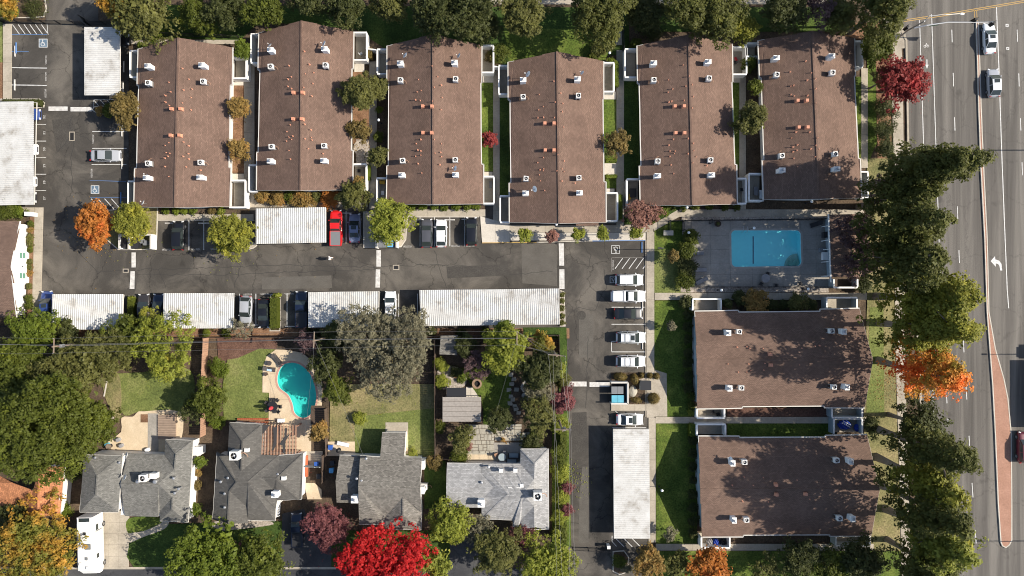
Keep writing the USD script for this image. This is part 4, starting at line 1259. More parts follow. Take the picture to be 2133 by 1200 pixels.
for i in range(len(swl) - 1):
    n = max(1, round((swl[i + 1][1] - swl[i][1]) / 38))
    slabs("", [swl[i], swl[i + 1], swr[i + 1], swr[i]], n, 1, parent=sw)
sheet("corner_pavement", smooth_px([(1850, -10), (1872, 30), (1886, 70), (1887, 100), (1852, 90), (1840, 50)], 4), "concrete", 0.07)
sheet("verge_lawn", [(1806, 330), (1860, 330), (1864, 560), (1866, 760), (1874, 1000), (1880, 1300), (1800, 1300), (1800, 860), (1806, 640)], "dry_lawn", 0.03)
sheet("verge_lawn", [(1812, 640), (1840, 640), (1842, 860), (1805, 860)], "yard_lawn", 0.05)
sheet("verge_lawn", [(1806, 110), (1824, 110), (1826, 300), (1808, 340)], "lawn", 0.03)
sheet("mulch_bed", [(1724, 48), (1852, 48), (1858, 330), (1828, 340), (1824, 110), (1800, 84), (1724, 66)], "bark_mulch", 0.02)

# north lawns and street edge
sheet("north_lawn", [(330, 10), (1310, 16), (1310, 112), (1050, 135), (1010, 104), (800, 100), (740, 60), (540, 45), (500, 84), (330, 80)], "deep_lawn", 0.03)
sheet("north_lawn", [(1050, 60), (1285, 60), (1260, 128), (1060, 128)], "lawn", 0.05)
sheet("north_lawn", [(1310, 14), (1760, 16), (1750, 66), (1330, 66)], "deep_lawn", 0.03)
slabs("north_sidewalk", rect(880, -12, 1760, 9), 22, 1, "concrete", 0.09)
slabs("north_walk", rect(272, 83, 508, 92), 6, 1, "concrete", 0.08)
slabs("north_walk", rect(1282, 44, 1296, 94), 1, 2, "concrete", 0.08)

# walks and beds between the buildings
for x0, x1, y0, y1 in ((508, 530, 120, 432), (769, 785, 128, 436), (1027, 1041, 148, 470), (1284, 1300, 104, 470), (1540, 1554, 118, 436), (1794, 1808, 142, 350)):
    slabs("side_walk", rect(x0, y0, x1, y1), 1, int((y1 - y0) / 30), "concrete", 0.08)
for q in (rect(738, 128, 760, 150), rect(487, 163, 507, 178), rect(1257, 191, 1283, 207), rect(1259, 340, 1284, 364), rect(1006, 154, 1028, 172), rect(1007, 358, 1026, 370), rect(1528, 156, 1542, 172), rect(1264, 393, 1280, 401), rect(482, 362, 508, 375)):
    slabs("entry_walk", q, 1, 1, "white_concrete", 0.085)
for q, m in ((rect(1003, 172, 1027, 357), "lawn"), (rect(1257, 207, 1284, 340), "lawn"), (rect(1262, 365, 1284, 392), "lawn"), (rect(1527, 172, 1541, 350), "lawn"), (rect(1782, 160, 1794, 350), "lawn")):
    sheet("side_lawn", q, m, 0.05)
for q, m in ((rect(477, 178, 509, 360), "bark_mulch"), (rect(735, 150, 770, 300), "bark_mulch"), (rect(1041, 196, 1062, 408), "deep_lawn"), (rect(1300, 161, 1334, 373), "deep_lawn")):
    sheet("planting_bed", q, m, 0.035)
sheet("gravel_bed", disc((753, 308), 17), "gravel", 0.06)
sheet("gravel_bed", rect(742, 290, 768, 345), "gravel", 0.055)

# south walk above the drive
slabs("front_walk", rect(316, 446, 528, 458), 7, 1, "concrete", 0.09)
slabs("front_walk", rect(530, 417, 766, 432), 7, 1, "concrete", 0.09)
slabs("front_walk", rect(850, 436, 1012, 451), 4, 1, "concrete", 0.09)
slabs("front_walk", [(1000, 450), (1062, 468), (1062, 505), (1004, 505)], 2, 1, "white_concrete", 0.1)
slabs("front_walk", rect(1062, 469, 1361, 484), 8, 1, "concrete", 0.09)
slabs("front_walk", rect(1062, 484.5, 1345, 501), 11, 1, "white_concrete", 0.095)
slabs("pool_walk", [(1358, 468), (1412, 437), (1420, 449), (1363, 481)], 2, 1, "concrete", 0.095)
slabs("pool_walk", rect(1415, 436, 1800, 452), 8, 1, "concrete", 0.09)
slabs("lot_walk", rect(1347, 483, 1363, 870), 1, 11, "concrete", 0.11)
slabs("lot_walk", rect(1351, 870, 1366, 1130), 1, 6, "concrete", 0.11)
slabs("branch_walk", rect(1364, 610, 1806, 625), 12, 1, "concrete", 0.09)
slabs("branch_walk", rect(1366, 868.5, 1806, 882), 12, 1, "concrete", 0.09)
slabs("branch_walk", rect(1366, 1133, 1820, 1147), 12, 1, "concrete", 0.09)
slabs("enclosure_walk", [(1364, 770), (1389, 778), (1390, 868), (1348, 868)], 1, 3, "concrete", 0.1)
slabs("enclosure_walk", rect(1273, 842, 1347, 856), 3, 1, "concrete", 0.1)
kq = thing("lot_kerb", kind="structure")
for a, b, m in (((1345, 500), (1345, 868), "dark_metal"), ((1004, 506), (1118, 505), "yellow_paint"), ((1118, 505), (1234, 502), "white_concrete"), ((1234, 502), (1344, 501), "blue_paint"), ((330, 459), (530, 459), "white_concrete"), ((850, 452), (998, 452), "white_concrete")):
    part(kq, "kerb_stone", MB().bar([*P(*a)[:2], .06], [*P(*b)[:2], .06], .12, .14), m if m != "dark_metal" else "concrete")
sheet("shrub_bed", rect(280, 433, 520, 445), "soil", 0.04)
sheet("shrub_bed", rect(800, 425, 1012, 436), "soil", 0.04)
sheet("shrub_bed", [(1310, 430), (1420, 430), (1412, 437), (1358, 467), (1290, 468)], "deep_lawn", 0.04)
for x in (1093, 1150, 1203, 1256, 1322):
    sheet("tree_well", rect(x - 9, 486, x + 10, 500), "gravel", 0.11)

# lawns by the right-hand lot
sheet("pool_lawn", rect(1363, 460, 1440, 610), "yard_lawn", 0.05)
sheet("pool_lawn", rect(1363, 460, 1422, 520), "lawn", 0.06)
sheet("gable_lawn", rect(1363, 626, 1441, 868), "lawn", 0.05)
sheet("gable_lawn", rect(1367, 882, 1452, 1134), "lawn", 0.05)
sheet("court_lawn", rect(1515, 882, 1732, 910), "lawn", 0.05)
sheet("south_lawn", [(1360, 1148), (1880, 1148), (1884, 1500), (1360, 1500)], "lawn", 0.04)
sheet("mulch_strip", rect(1515, 850, 1726, 868), "red_mulch", 0.05)
sheet("gravel_strip", rect(1418, 597, 1726, 609), "gravel", 0.06)
sheet("gravel_strip", rect(1420, 452, 1726, 460), "gravel", 0.06)
sheet("enclosure_bed", [(1273, 776), (1364, 776), (1364, 842), (1308, 842), (1308, 796), (1273, 796)], "soil", 0.06)
sheet("enclosure_gravel", [(1330, 790), (1366, 782), (1386, 842), (1366, 842)], "gravel", 0.075)

# islands with kerbs in the lot
isl_root = thing("lot_island", kind="structure")
for pts, m in (([(247, 432), (330, 432), (327, 505), (320, 519), (300, 521), (247, 521), (160, 445), (240, 436)], "dry_lawn"), ([(2, 206), (84, 206), (94, 214), (92, 224), (78, 226), (2, 226)], "soil"), ([(196, 222), (250, 218), (262, 226), (262, 238), (204, 238), (192, 230)], "soil"),
               ([(757, 440), (850, 452), (846, 500), (836, 515), (815, 516), (757, 516)], "concrete"), ([(519, 500), (534, 508), (536, 512), (528, 518), (519, 520)], "concrete"), ([(1166, 604), (1176, 608), (1178, 680), (1166, 680)], "gravel"),
               ([(268, 616), (284, 618), (283, 686), (268, 686)], "soil"), ([(563, 614), (572, 611), (584, 616), (584, 690), (562, 690)], "soil"), ([(1276, 1148), (1300, 1146), (1310, 1160), (1308, 1192), (1290, 1197), (1276, 1190)], "soil"),
               ([(-60, -20), (92, -20), (98, 20), (92, 36), (70, 38), (-60, 38)], "soil")):
    w = Polygon([P(x, y)[:2] for x, y in pts]).buffer(0)
    inn_ = w.buffer(-0.14)
    part(isl_root, "island_kerb", MB().prism(w.difference(inn_), -.02, .13), "white_concrete")
    for gg in getattr(inn_, "geoms", [inn_]):
        part(isl_root, "island_bed", MB().prism(gg, -.02, .10), m)
# far-left walks
slabs("west_walk", rect(6, 50, 24, 210), 1, 4, "concrete", 0.1)
slabs("west_walk", [(72, 432), (90, 432), (85, 660), (66, 660)], 1, 5, "concrete", 0.1)
slabs("west_walk", rect(44, 432, 71, 446), 1, 1, "concrete", 0.1)
sheet("flower_bed", [(62, 446), (72, 446), (66, 660), (56, 660)], "bark_mulch", 0.07)
sheet("west_lawn", rect(-200, 40, 5, 130), "yard_lawn", 0.05)
sheet("west_bed", rect(-200, 130, 5, 212), "bark_mulch", 0.05)
sheet("west_bed", rect(-200, 428, 44, 462), "soil", 0.05)
# strip behind the lower carports
sheet("rear_bed", rect(86, 684, 1186, 705), "bark_mulch", 0.04)
sheet("rear_ivy", [(1090, 682), (1180, 682), (1184, 860), (1165, 860), (1163, 706), (1090, 702)], "deep_lawn", 0.06)
sheet("rear_ivy", [(1150, 860), (1184, 860), (1190, 1140), (1150, 1140)], "lawn", 0.05)

# back yards and front yards of the houses
sheet("back_lawn", smooth_px([(222, 786), (300, 775), (395, 770), (402, 850), (380, 868), (300, 856), (262, 866), (246, 840)], 5), "yard_lawn", 0.05)
sheet("back_lawn", smooth_px([(215, 790), (248, 782), (252, 862), (240, 870), (220, 830)], 5), "dry_lawn", 0.06)
sheet("back_lawn", [(474, 748), (500, 742), (545, 724), (575, 726), (560, 876), (466, 876), (464, 800)], "yard_lawn", 0.05)
sheet("red_bed", [(452, 704), (580, 706), (575, 728), (540, 726), (495, 746), (455, 752)], "red_mulch", 0.05)
sheet("back_lawn", [(688, 800), (905, 800), (905, 952), (800, 952), (686, 948)], "dry_lawn", 0.05)
sheet("back_lawn", [(738, 868), (905, 850), (905, 950), (740, 950)], "yard_lawn", 0.06)
sheet("back_lawn", smooth_px([(975, 790), (1000, 782), (1030, 768), (1062, 775), (1062, 850), (1050, 892), (1010, 890), (1004, 840)], 5), "lawn", 0.05)
sheet("front_lawn", smooth_px([(268, 1080), (330, 1078), (334, 1096), (300, 1108), (268, 1112)], 4), "lawn", 0.05)
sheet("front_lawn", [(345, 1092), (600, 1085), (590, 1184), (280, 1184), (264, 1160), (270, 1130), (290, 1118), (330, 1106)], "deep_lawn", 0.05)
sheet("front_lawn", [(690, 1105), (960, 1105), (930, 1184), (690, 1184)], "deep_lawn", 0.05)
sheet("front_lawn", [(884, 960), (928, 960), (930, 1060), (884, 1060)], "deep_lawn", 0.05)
sheet("gravel_border", smooth_px([(440, 1088), (530, 1080), (570, 1092), (500, 1102), (460, 1104)], 4), "gravel", 0.065)
slabs("driveway", [(207, 1064), (269, 1064), (268, 1182), (205, 1182)], 3, 5, "concrete", 0.06)
sheet("garden_path", smooth_px([(266, 1112), (300, 1106), (335, 1090), (342, 1082), (352, 1086), (342, 1102), (300, 1118), (272, 1130), (264, 1124)], 4), "concrete", 0.075)
sheet("side_drive", [(588, 1070), (632, 1060), (655, 1100), (690, 1140), (690, 1184), (585, 1184)], "drive_asphalt", 0.05)
sheet("side_drive", [(938, 1100), (1030, 1100), (1030, 1184), (936, 1184)], "drive_asphalt", 0.05)
slabs("street_kerb", rect(-100, 1181, 700, 1186), 22, 1, "concrete", 0.09)
sheet("lawn_edging", [(222, 790), (219, 806), (215, 826), (218, 826), (222, 806), (224.5, 791)], "white_concrete", 0.09)


# ================================================================== BUILDINGS
REF = {1: "the condominium nearest the parking court", 2: "the condominium behind the red pickup", 3: "the condominium behind the white hatchback", 4: "the condominium facing the five little trees",
       5: "the condominium by the pink-leaved tree", 6: "the condominium beside the red street maple", 7: "the crosswise condominium below the pool", 8: "the bottom crosswise condominium"}
LAB = {1: "long brown-roofed condominium nearest the parking court, first of the upper row", 2: "long brown-roofed condominium standing behind the red pickup and its carport",
       3: "long brown-roofed condominium behind the parked white hatchback", 4: "long brown-roofed condominium facing a row of five little trees",
       5: "long brown-roofed condominium beside the pink-leaved tree, above the pool walk", 6: "long brown-roofed condominium between the pool and the red street maple",
       7: "crosswise brown-roofed condominium just below the pool", 8: "crosswise brown-roofed condominium at the bottom, dappled by tree shade"}
V = {1: ([(287.5, 102), (285.5, 178), (289, 178.5), (284.5, 350), (280.4, 350.5), (278.6, 430.5)], [(485, 99), (484, 177), (480, 177.5), (477, 349), (481, 349.5), (479, 430)], (371, 81), (364, 432)),
     2: ([(539, 68.5), (537.5, 146), (541.5, 146.5), (538, 317), (534.5, 317.5), (534.3, 396)], [(737, 66), (736, 143), (733, 143.5), (732, 313), (735.8, 313.5), (734.5, 395)], (628, 45.5), (625.7, 396.5)),
     3: ([(806, 95.8), (805.6, 173), (809.6, 173.5), (809, 345), (805.5, 345.5), (805, 425)], [(1004, 94.5), (1003.5, 173), (1001.5, 173.5), (1003, 342), (1007.5, 342.5), (1007.5, 424.6)], (901.6, 73.5), (902.4, 425)),
     4: ([(1058, 129.5), (1058.5, 208), (1062.5, 208.5), (1064, 380.5), (1060.5, 381), (1061, 463)], [(1257.6, 127.4), (1257.6, 206.5), (1256, 207), (1258, 378.5), (1262.5, 379), (1263, 463)], (1160, 110), (1164.6, 465)),
     5: ([(1326.7, 95.5), (1328, 174), (1331.5, 174.5), (1335, 345), (1331.5, 345.5), (1333.5, 427)], [(1525.6, 91.5), (1526.5, 171), (1524.5, 171.5), (1530.5, 342.5), (1534.5, 343), (1536, 425.5)], (1434.4, 74.5), (1443, 427)),
     6: ([(1578.5, 84.5), (1582, 162), (1585.5, 162.5), (1591, 333), (1587.5, 333.5), (1590, 416)], [(1780, 80), (1782, 158), (1779.5, 158.5), (1788, 330), (1792, 330.5), (1795, 412)], (1692, 67), (1706, 414))}
T_CH = [(317, 143), (428, 141), (314, 373), (424, 372)]
T_AC = [(316, 177), (429, 174), (316, 343), (424, 341)]
T_BIG = [(359, 228), (378, 228), (358, 283), (376, 283)]
T_SM = [(351, 170), (356, 193), (347, 200), (346, 216), (355, 217), (393, 167), (383, 185), (399, 184), (381, 143), (398, 206), (380, 216), (397, 232), (382, 294), (353, 295), (343, 306), (346, 321), (354, 320), (352, 327), (343, 331), (346, 346), (352, 366),
        (395, 305), (381, 326), (393, 322), (396, 329), (390, 346), (419, 352)]


def onto(k):
    """Maps pixels of the first building to building k."""
    def corners(q):
        return np.array([q[0][0], q[1][0], q[1][-1], q[0][-1]], float)
    A, B = corners(V[1]), corners(V[k])
    M = np.linalg.lstsq(np.c_[A, np.ones(4)], B, rcond=None)[0]
    return lambda p: tuple(np.array([p[0], p[1], 1.0]) @ M)


rngb = np.random.default_rng(5)
fz = {}
SLOPE = ["shaded slope", "sunlit slope"]
for k in range(1, 7):
    root, rf, zf, poly, ax = condo(LAB[k], *V[k], "v")
    fz[k] = (root, zf)
    f = onto(k)
    for i, p in enumerate(T_CH):
        chimney(root, roof_on(*f(p), zf), h=1.25)
    vents(root, [f(p) for p in T_BIG], zf, True)
    vents(root, [f((p[0] + rngb.uniform(-2, 2), p[1] + rngb.uniform(-3, 3))) for p in T_SM], zf)
    for i, p in enumerate(T_AC):
        air_con(roof_on(*f(p), zf) + [0, 0, .25 if i % 2 else .3], f"air conditioner on the {SLOPE[i % 2]} of {REF[k]}, {'lawn end' if i < 2 else 'drive end'}", rngb.uniform(-6, 6) + (0 if rngb.random() < .5 else 90))
    # eave-side windows and entry doors
    for s, (a, b) in enumerate(((poly[1], poly[0]), (poly[2], poly[3]))):
        a, b = a[:2], b[:2]
        d = (b - a) / np.linalg.norm(b - a)
        out = np.array([-1.0, 0]) if s == 0 else np.array([1.0, 0])
        for t in (.06, .30, .55, .78):
            q = a + (b - a) * t
            window_on(root, q, q + d * 1.4, 0.9, 2.0, out)
H7 = ([(1447, 648), (1538, 646.5), (1538.5, 650), (1708, 648.5), (1708.5, 644), (1790, 642)], [(1452, 852), (1546, 850.5), (1546.5, 847), (1717, 846), (1717.5, 849.5), (1801, 850)], (1454, 750), (1818, 750))
H8 = ([(1454.7, 908), (1540, 908.5), (1540.5, 911.5), (1719, 910.5), (1719.5, 907), (1806, 905)], [(1462.7, 1119), (1548, 1118.5), (1548.5, 1115), (1728, 1114), (1728.5, 1117.5), (1815, 1117)], (1461, 1020), (1832, 1020))
ITEMS = {7: ([(1512, 692.5), (1514.6, 806.5), (1750, 690), (1756, 804)], [(1535, 690), (1539.5, 805.7), (1725.5, 688.6), (1730.5, 804)], [(1603, 738), (1604.4, 760)],
             [(1535, 723), (1555, 722), (1561.5, 726), (1589, 726), (1537.5, 775), (1555, 775), (1563.5, 772), (1590.6, 771), (1670, 725.4), (1697, 721), (1707, 720), (1516, 758), (1559, 758), (1593, 757), (1665, 760)]),
         8: ([(1521, 960.6), (1524, 1078), (1764, 957), (1768, 1075)], [(1546, 959), (1550, 1078), (1736, 955.5), (1742, 1075)], [(1615, 1009), (1616, 1029), (1676.6, 1028)],
             [(1550, 994), (1546, 1044), (1525, 1011), (1569, 1011), (1600, 1045), (1660, 1000), (1686, 1040), (1590, 995)])}
for k, Q in ((7, H7), (8, H8)):
    root, rf, zf, poly, ax = condo(LAB[k], *Q, "h")
    fz[k] = (root, zf)
    CH, AC, BIG, SM = ITEMS[k]
    for p in CH:
        chimney(root, roof_on(*p, zf), w=0.62, d=0.8, h=1.3)
    vents(root, BIG, zf, True)
    vents(root, SM, zf)
    for i, p in enumerate(AC):
        air_con(roof_on(*p, zf) + [0, 0, .3], f"air conditioner on the {'upper' if i % 2 == 0 else 'lower'} slope of {REF[k]}, {'lawn gable end' if i < 2 else 'street end'}", rngb.uniform(-6, 6))
    # gable windows facing the lawn
    a, b = poly[0][:2], poly[3][:2]
    d = (b - a) / np.linalg.norm(b - a)
    for t in (.28, .36, .60, .68):
        q = a + (b - a) * t
        window_on(root, q, q + d * 1.3, 1.0, 2.2, np.array([-1.0, 0]), "pane_dark")
for k, x, y, r, s, t in ((1, 313, 372, 120, 1.2, "on a chimney of the shaded slope"), (1, 308, 425, 150, 1.1, "at the drive-end roof edge"), (2, 681, 98, 160, 1.2, "beside a chimney of the sunlit slope"), (2, 568, 101, 130, 1., "behind a chimney of the shaded slope"), (3, 848, 122, 150, 1.2, "beside a chimney of the shaded slope"),
                         (3, 958, 122, 160, 1., "above a chimney of the sunlit slope"), (3, 951, 354, 170, 1.1, "beside the drive-end chimney"), (4, 1101, 161, 160, 1.3, "beside the lawn-end chimney in shade"), (4, 1212, 157, 150, .9, "behind the lawn-end chimney in sun"), (4, 1115, 396, 200, 1.3, "beside the drive-end chimney in shade"), (8, 1517, 953, 150, 1., "above the chimney by the lawn gable")):
    p = roof_on(x, y, fz[k][1])
    dish(p + [0, 0, 0.5], f"satellite dish {t} of {REF[k]}", r, s)
# south bays under the drive-end gables
# ---- walled patios
PAT = [(1, 271, 106, 288, 161, "r", "pale_wall"), (1, 482, 118, 513, 163, "l", "white_wall"), (1, 267, 378, 281, 431, "r", "pale_wall"), (1, 478, 376, 511, 432, "l", "white_wall"),
       (2, 523, 71, 540, 131, "r", "white_wall"), (2, 736, 68, 764, 125, "l", "white_wall"), (2, 519, 344, 536, 399, "r", "white_wall"), (2, 734, 342, 763, 395, "l", "white_wall"),
       (3, 786, 103, 807, 154, "r", "white_wall"), (3, 1003, 95, 1028, 151, "l", "white_wall"), (3, 785, 371, 806, 424, "r", "white_wall"), (3, 1006, 368, 1029, 424, "l", "white_wall"),
       (4, 1039, 137, 1059, 196, "r", "white_wall"), (4, 1256, 131, 1279, 191, "l", "white_wall"), (4, 1042, 408, 1062, 463, "r", "white_wall"), (4, 1262, 402, 1286, 460, "l", "pale_wall"),
       (5, 1302, 102, 1328, 161, "r", "white_wall"), (5, 1525, 98, 1555, 155, "l", "white_wall"), (5, 1306, 373, 1333, 430, "r", "white_wall"), (5, 1534, 372, 1554, 424, "l", "white_wall"),
       (6, 1554, 90, 1580, 118, "r", "white_wall"), (6, 1779, 86, 1797, 140, "l", "white_wall"), (6, 1560, 362, 1590, 418, "r", "white_wall"), (6, 1792, 358, 1808, 412, "l", "grey_wall"),
       (7, 1443, 623, 1502, 648, "b", "white_wall"), (7, 1722, 620, 1785, 644, "b", "grey_wall"), (7, 1452, 851, 1509, 871, "t", "white_wall"), (7, 1733, 849, 1796, 870, "t", "blue_grey_wall"),
       (8, 1452, 884, 1511, 909, "b", "white_wall"), (8, 1737, 872, 1796, 905, "b", "blue_grey_wall"), (8, 1461, 1118, 1520, 1141, "t", "white_wall"), (8, 1741, 1116, 1812, 1137, "t", "grey_wall")]
CNR = {"r": "shaded side", "l": "sunlit side", "b": "upper eave", "t": "lower eave"}
for k, x0, y0, x1, y1, s, m in PAT:
    if k < 7:
        where = "lawn end" if y0 < 250 else "drive end"
    else:
        where = "by the lawn gable" if x0 < 1600 else "by the street trees"
    patio(x0, y0, x1, y1, f"patio on the {CNR[s]} of {REF[k]}, {where}", s, m)
# wing walls between patios
for px, lab in (([(762, 101), (787, 104)], "low white wall joining the patios beside a clipped block hedge"), ([(1027, 138), (1040, 139)], "short white wall joining two patios over the walk gap"), ([(1553, 98), (1556, 118)], "short white wall beside the fig-leaved shrub")):
    a, b = P(*px[0], 1.7)[:2], P(*px[1], 1.7)[:2]
    single("garden_wall", MB().bar([*a, .85], [*b, .85], .16, 1.7), "white_wall", lab, "wall")
# patio contents
pp = lambda x, y: P(x, y, .5) * [1, 1, 0] + [0, 0, .09]  # noqa: E731
for x, y, r, lab in ((752, 112, 40, "white patio chair in the lawn-end patio behind the red pickup's building"), (1531, 130, 100, "dark patio chair beside the red cushion"), (1485, 858, 30, "dark patio chair in the patio under the lower eave by the mulch strip"), (1495, 863, 200, "second dark patio chair in the patio by the mulch strip"),
                     (1545, 395, 90, "dark patio chair in the shaded patio beside the pool condominium"), (748, 356, 0, "dark patio chair in the drive-end patio above the bronze shrubs")):
    chair("patio_chair", pp(x, y), r, lab, seat="white_cloth" if "white" in lab else "dark_fabric")
single("red_cushion", MB().box(pp(1534, 122) + [0, 0, .2], (.32, .62, .14), .4), "red_fabric", "bright red cushion in a walled patio of planters", "cushion")
single("patio_storage_box", MB().box(pp(1318, 402) + [0, 0, .3], (.9, 1.3, .6)).box(pp(1318, 402) + [0, 0, .63], (.96, 1.36, .06)), "dark_fabric", "dark storage box in the shaded patio by the pink-leaved tree", "storage box")
single("yellow_box", MB().box(pp(1312, 410) + [0, 0, .2], (.3, .8, .4)).box(pp(1312, 410) + [0, 0, .42], (.34, .84, .04)), "yellow_plastic", "yellow box beside the dark storage box in a patio", "box")
single("yellow_mat", MB().box(pp(796, 380) + [0, 0, .25], (.75, .45, .5)).box(pp(796, 380) + [0, 0, .52], (.8, .5, .04)), "yellow_plastic", "yellow lidded box in the patio above the drive trees", "box")
single("white_crate", MB().box(pp(797, 402) + [0, 0, .2], (.42, .6, .4)).box(pp(797, 402) + [0, 0, .42], (.46, .64, .04)), "white_cloth", "white crate in the dark patio above the drive trees", "crate")
for x, y, w, h, m, lab in ((1575, 398, 9, 18, "grey_fabric", "grey patio bench cushion in the patio of the pool condominium"), (1585, 405, 6, 18, "white_cloth", "white covered lounge in the patio of the pool condominium"), (1022, 385, 6, 14, "grey_fabric", "grey patio bench in the patio beside the white hatchback's building")):
    r = thing("patio_bench", lab, "bench", pp(x, y))
    part(r, "bench_seat", MB().box((0, 0, .42), (M0(w), M0(h), .12)), m, local=True)
    for s in (-1, 1):
        part(r, "leg", MB().box((0, s * M0(h) * .4, .18), (M0(w) * .8, .06, .36)), "dark_metal", local=True)
# blue canopy and covered heap in the patio by the street trees
single("blue_tarp", MB().add(*(lambda m: (m.vertices * [1.1, .75, .38] + pp(1759, 885) + [0, 0, .45] + np.c_[np.zeros((len(m.vertices), 2)), .16 * np.sin(m.vertices[:, 0] * 9 + m.vertices[:, 1] * 7)], m.faces))(trimesh.creation.icosphere(3, 1.0))), "blue_fabric", "bright blue tarpaulin over a heap in the patio by the street trees", "tarpaulin", smooth=40)
single("blue_bag", MB().add(*(lambda m: (m.vertices * [.45, .6, .36] + pp(1785, 891) + [0, 0, .4] + np.c_[np.zeros((len(m.vertices), 2)), .1 * np.sin(m.vertices[:, 0] * 8 + m.vertices[:, 1] * 9)], m.faces))(trimesh.creation.icosphere(2, 1.0))), "blue_fabric", "round blue bag beside the blue tarpaulin", "bag", smooth=40)
r = thing("white_ladder", "white folded ladder lying on the blue tarpaulin", "ladder", pp(1760, 882) + [0, 0, .95], -28)
for s in (-1, 1):
    part(r, "rail", MB().box((0, s * .2, 0), (1.5, .06, .06)), "white_paint", local=True)
for k in range(5):
    part(r, "rung", MB().box((-.6 + k * .3, 0, 0), (.06, .4, .05)), "white_paint", local=True)
for x, y, m, lab in ((1478, 1129, "grey_fabric", "grey tarpaulin bundle in the bottom patio"), (1491, 1130, "blue_fabric", "blue bundle between two tarpaulins in the bottom patio"), (1506, 1131, "dark_fabric", "dark bundle at the end of the bottom patio")):
    single("bundle", MB().add(*(lambda m_: (m_.vertices * [.5, .6, .4] + pp(x, y) + [0, 0, .4] + np.c_[np.zeros((len(m_.vertices), 2)), .12 * np.sin(m_.vertices[:, 0] * 9 + m_.vertices[:, 1] * 6)], m_.faces))(trimesh.creation.icosphere(2, 1.0))), m, lab, "bundle", smooth=40)

# ---- pool house
root = thing("pool_house", "low dark-roofed pool house with a white edge beside the swimming pool", "building", P(1750, 515) * [1, 1, 0])
rf = sub(root, "roof")
part(rf, "roof_slope", roof_face([(1727, 447, 2.7), (1772, 446, 3.3), (1777, 577, 3.3), (1731, 577, 2.7)]), "roof_brown_v")
part(rf, "roof_slope", roof_face([(1772, 446, 3.3), (1790, 446, 2.9), (1796, 577, 2.9), (1777, 577, 3.3)]), "roof_brown_v")
part(rf, "fascia_board", edge_strip([(1726, 446, 2.7), (1731, 588, 2.7)], .22, .14, .04), "white_paint")
part(root, "wall", MB().prism([P(x, y, 2.6)[:2] for x, y in ((1733, 450), (1787, 450), (1792, 574), (1738, 574))], -.1, 2.55), "blue_grey_wall")
for y in (470, 500, 519, 545, 575):
    p = P(1724, y, 2.5)
    part(root, "rafter_end", MB().bar(p, p + [.5, 0, 0.05], .07, .12), "white_paint")
    part(root, "awning_post", MB().bb(p[0] + .1, p[1] - .05, 0, p[0] + .2, p[1] + .05, 2.45), "white_paint")

# ---- building at the left edge
root = thing("gabled_building", "brown-roofed white gabled building with two green-paned windows at the lot's edge", "building", P(0, 560) * [1, 1, 0])
rf = sub(root, "roof")
e, r_ = 2.9, 5.0
part(rf, "roof_slope", roof_face([(-300, 459, e), (41, 461, e), (37, 475, e + .3), (40, 476, e + .3), (30, 522, r_ - .7), (27, 522, r_ - .7), (22, 556, r_), (-300, 556, r_)]), "roof_brown_h")
part(rf, "roof_slope", roof_face([(-300, 556, r_), (22, 556, r_), (29, 590, r_ - .7), (25, 590, r_ - .7), (35, 648, e + .2), (33, 648, e + .2), (34, 661, e), (-300, 663, e)]), "roof_brown_h")
part(rf, "bargeboard", edge_strip([(41, 461, e), (22, 556, r_), (34, 661, e)], .24, .09, -.02), "white_paint")
wa = [P(-300, 470, 0)[:2], P(63, 452, 0)[:2], P(60, 556, 0)[:2], P(57, 655, 0)[:2], P(-300, 655, 0)[:2]]
wa = [np.array([-110, 9.5]), np.array([P(63, 0, 0)[0] - .35, 9.9]), np.array([P(60, 0, 0)[0] - .35, 3.15]), np.array([P(56, 0, 0)[0] - .35, -4.2]), np.array([-110, -4.2])]
part(root, "wall", MB().prism(wa, -.1, [e - .1, e - .1, r_ - .2, e - .1, e - .1]), "white_wall")
bx = P(60, 0)[0]
part(root, "gable_bay", MB().bb(bx - .6, P(0, 590)[1], 0, bx + .1, P(0, 515)[1], 2.75), "white_paint")
part(root, "bay_roof", MB().prism([(bx - .6, P(0, 592)[1]), (bx + .2, P(0, 592)[1]), (bx + .2, P(0, 513)[1]), (bx - .6, P(0, 513)[1])], 2.75, [3.1, 2.83, 2.83, 3.1]), "pale_wall")
for y in (533, 575):
    window_on(root, (bx + .1, P(0, y + 6)[1]), (bx + .1, P(0, y - 6)[1]), .9, 2.2, np.array([1.0, 0]), "pane_green")
part(root, "wall_lamp", MB().ball((bx + .2, P(0, 556)[1], 1.6), (.1, .08, .12)), "dark_metal")
single("garden_wall", MB().bb(P(50, 0, 1.8)[0], P(0, 452)[1], 0, P(62, 0, 1.8)[0], P(0, 444)[1], 1.8), "white_wall", "white wall stub at the corner of the gabled white building", "wall")

# ---- houses: explicit roof planes
def house(label, z0x, z0y, s, faces, roofmat, eaves, foot, wall="white_wall", ridges=(), mats=None, hh=2.5):
    T = lambda p: (z0x + p[0] / s, z0y + p[1] / s, p[2])  # noqa: E731
    ctr = P(z0x + np.mean([p[0] for f in faces for p in f]) / s, z0y + np.mean([p[1] for f in faces for p in f]) / s) * [1, 1, 0]
    root = thing("house", label, "house", ctr)
    rf = sub(root, "roof")
    for f in faces:
        part(rf, "roof_slope", roof_face([T(p) for p in f], .12), roofmat)
    for f in eaves:
        part(rf, "gutter", edge_strip([T(p) for p in f], .16, .1, 0), "fascia")
    for f in ridges:
        part(rf, "ridge_cap", edge_strip([T(p) for p in f], .07, .22, .035), roofmat)
    for f, h in foot:
        part(root, "wall", MB().prism([P(*T((x, y, h)))[:2] for x, y in f], -.1, h), wall)
    return root, T


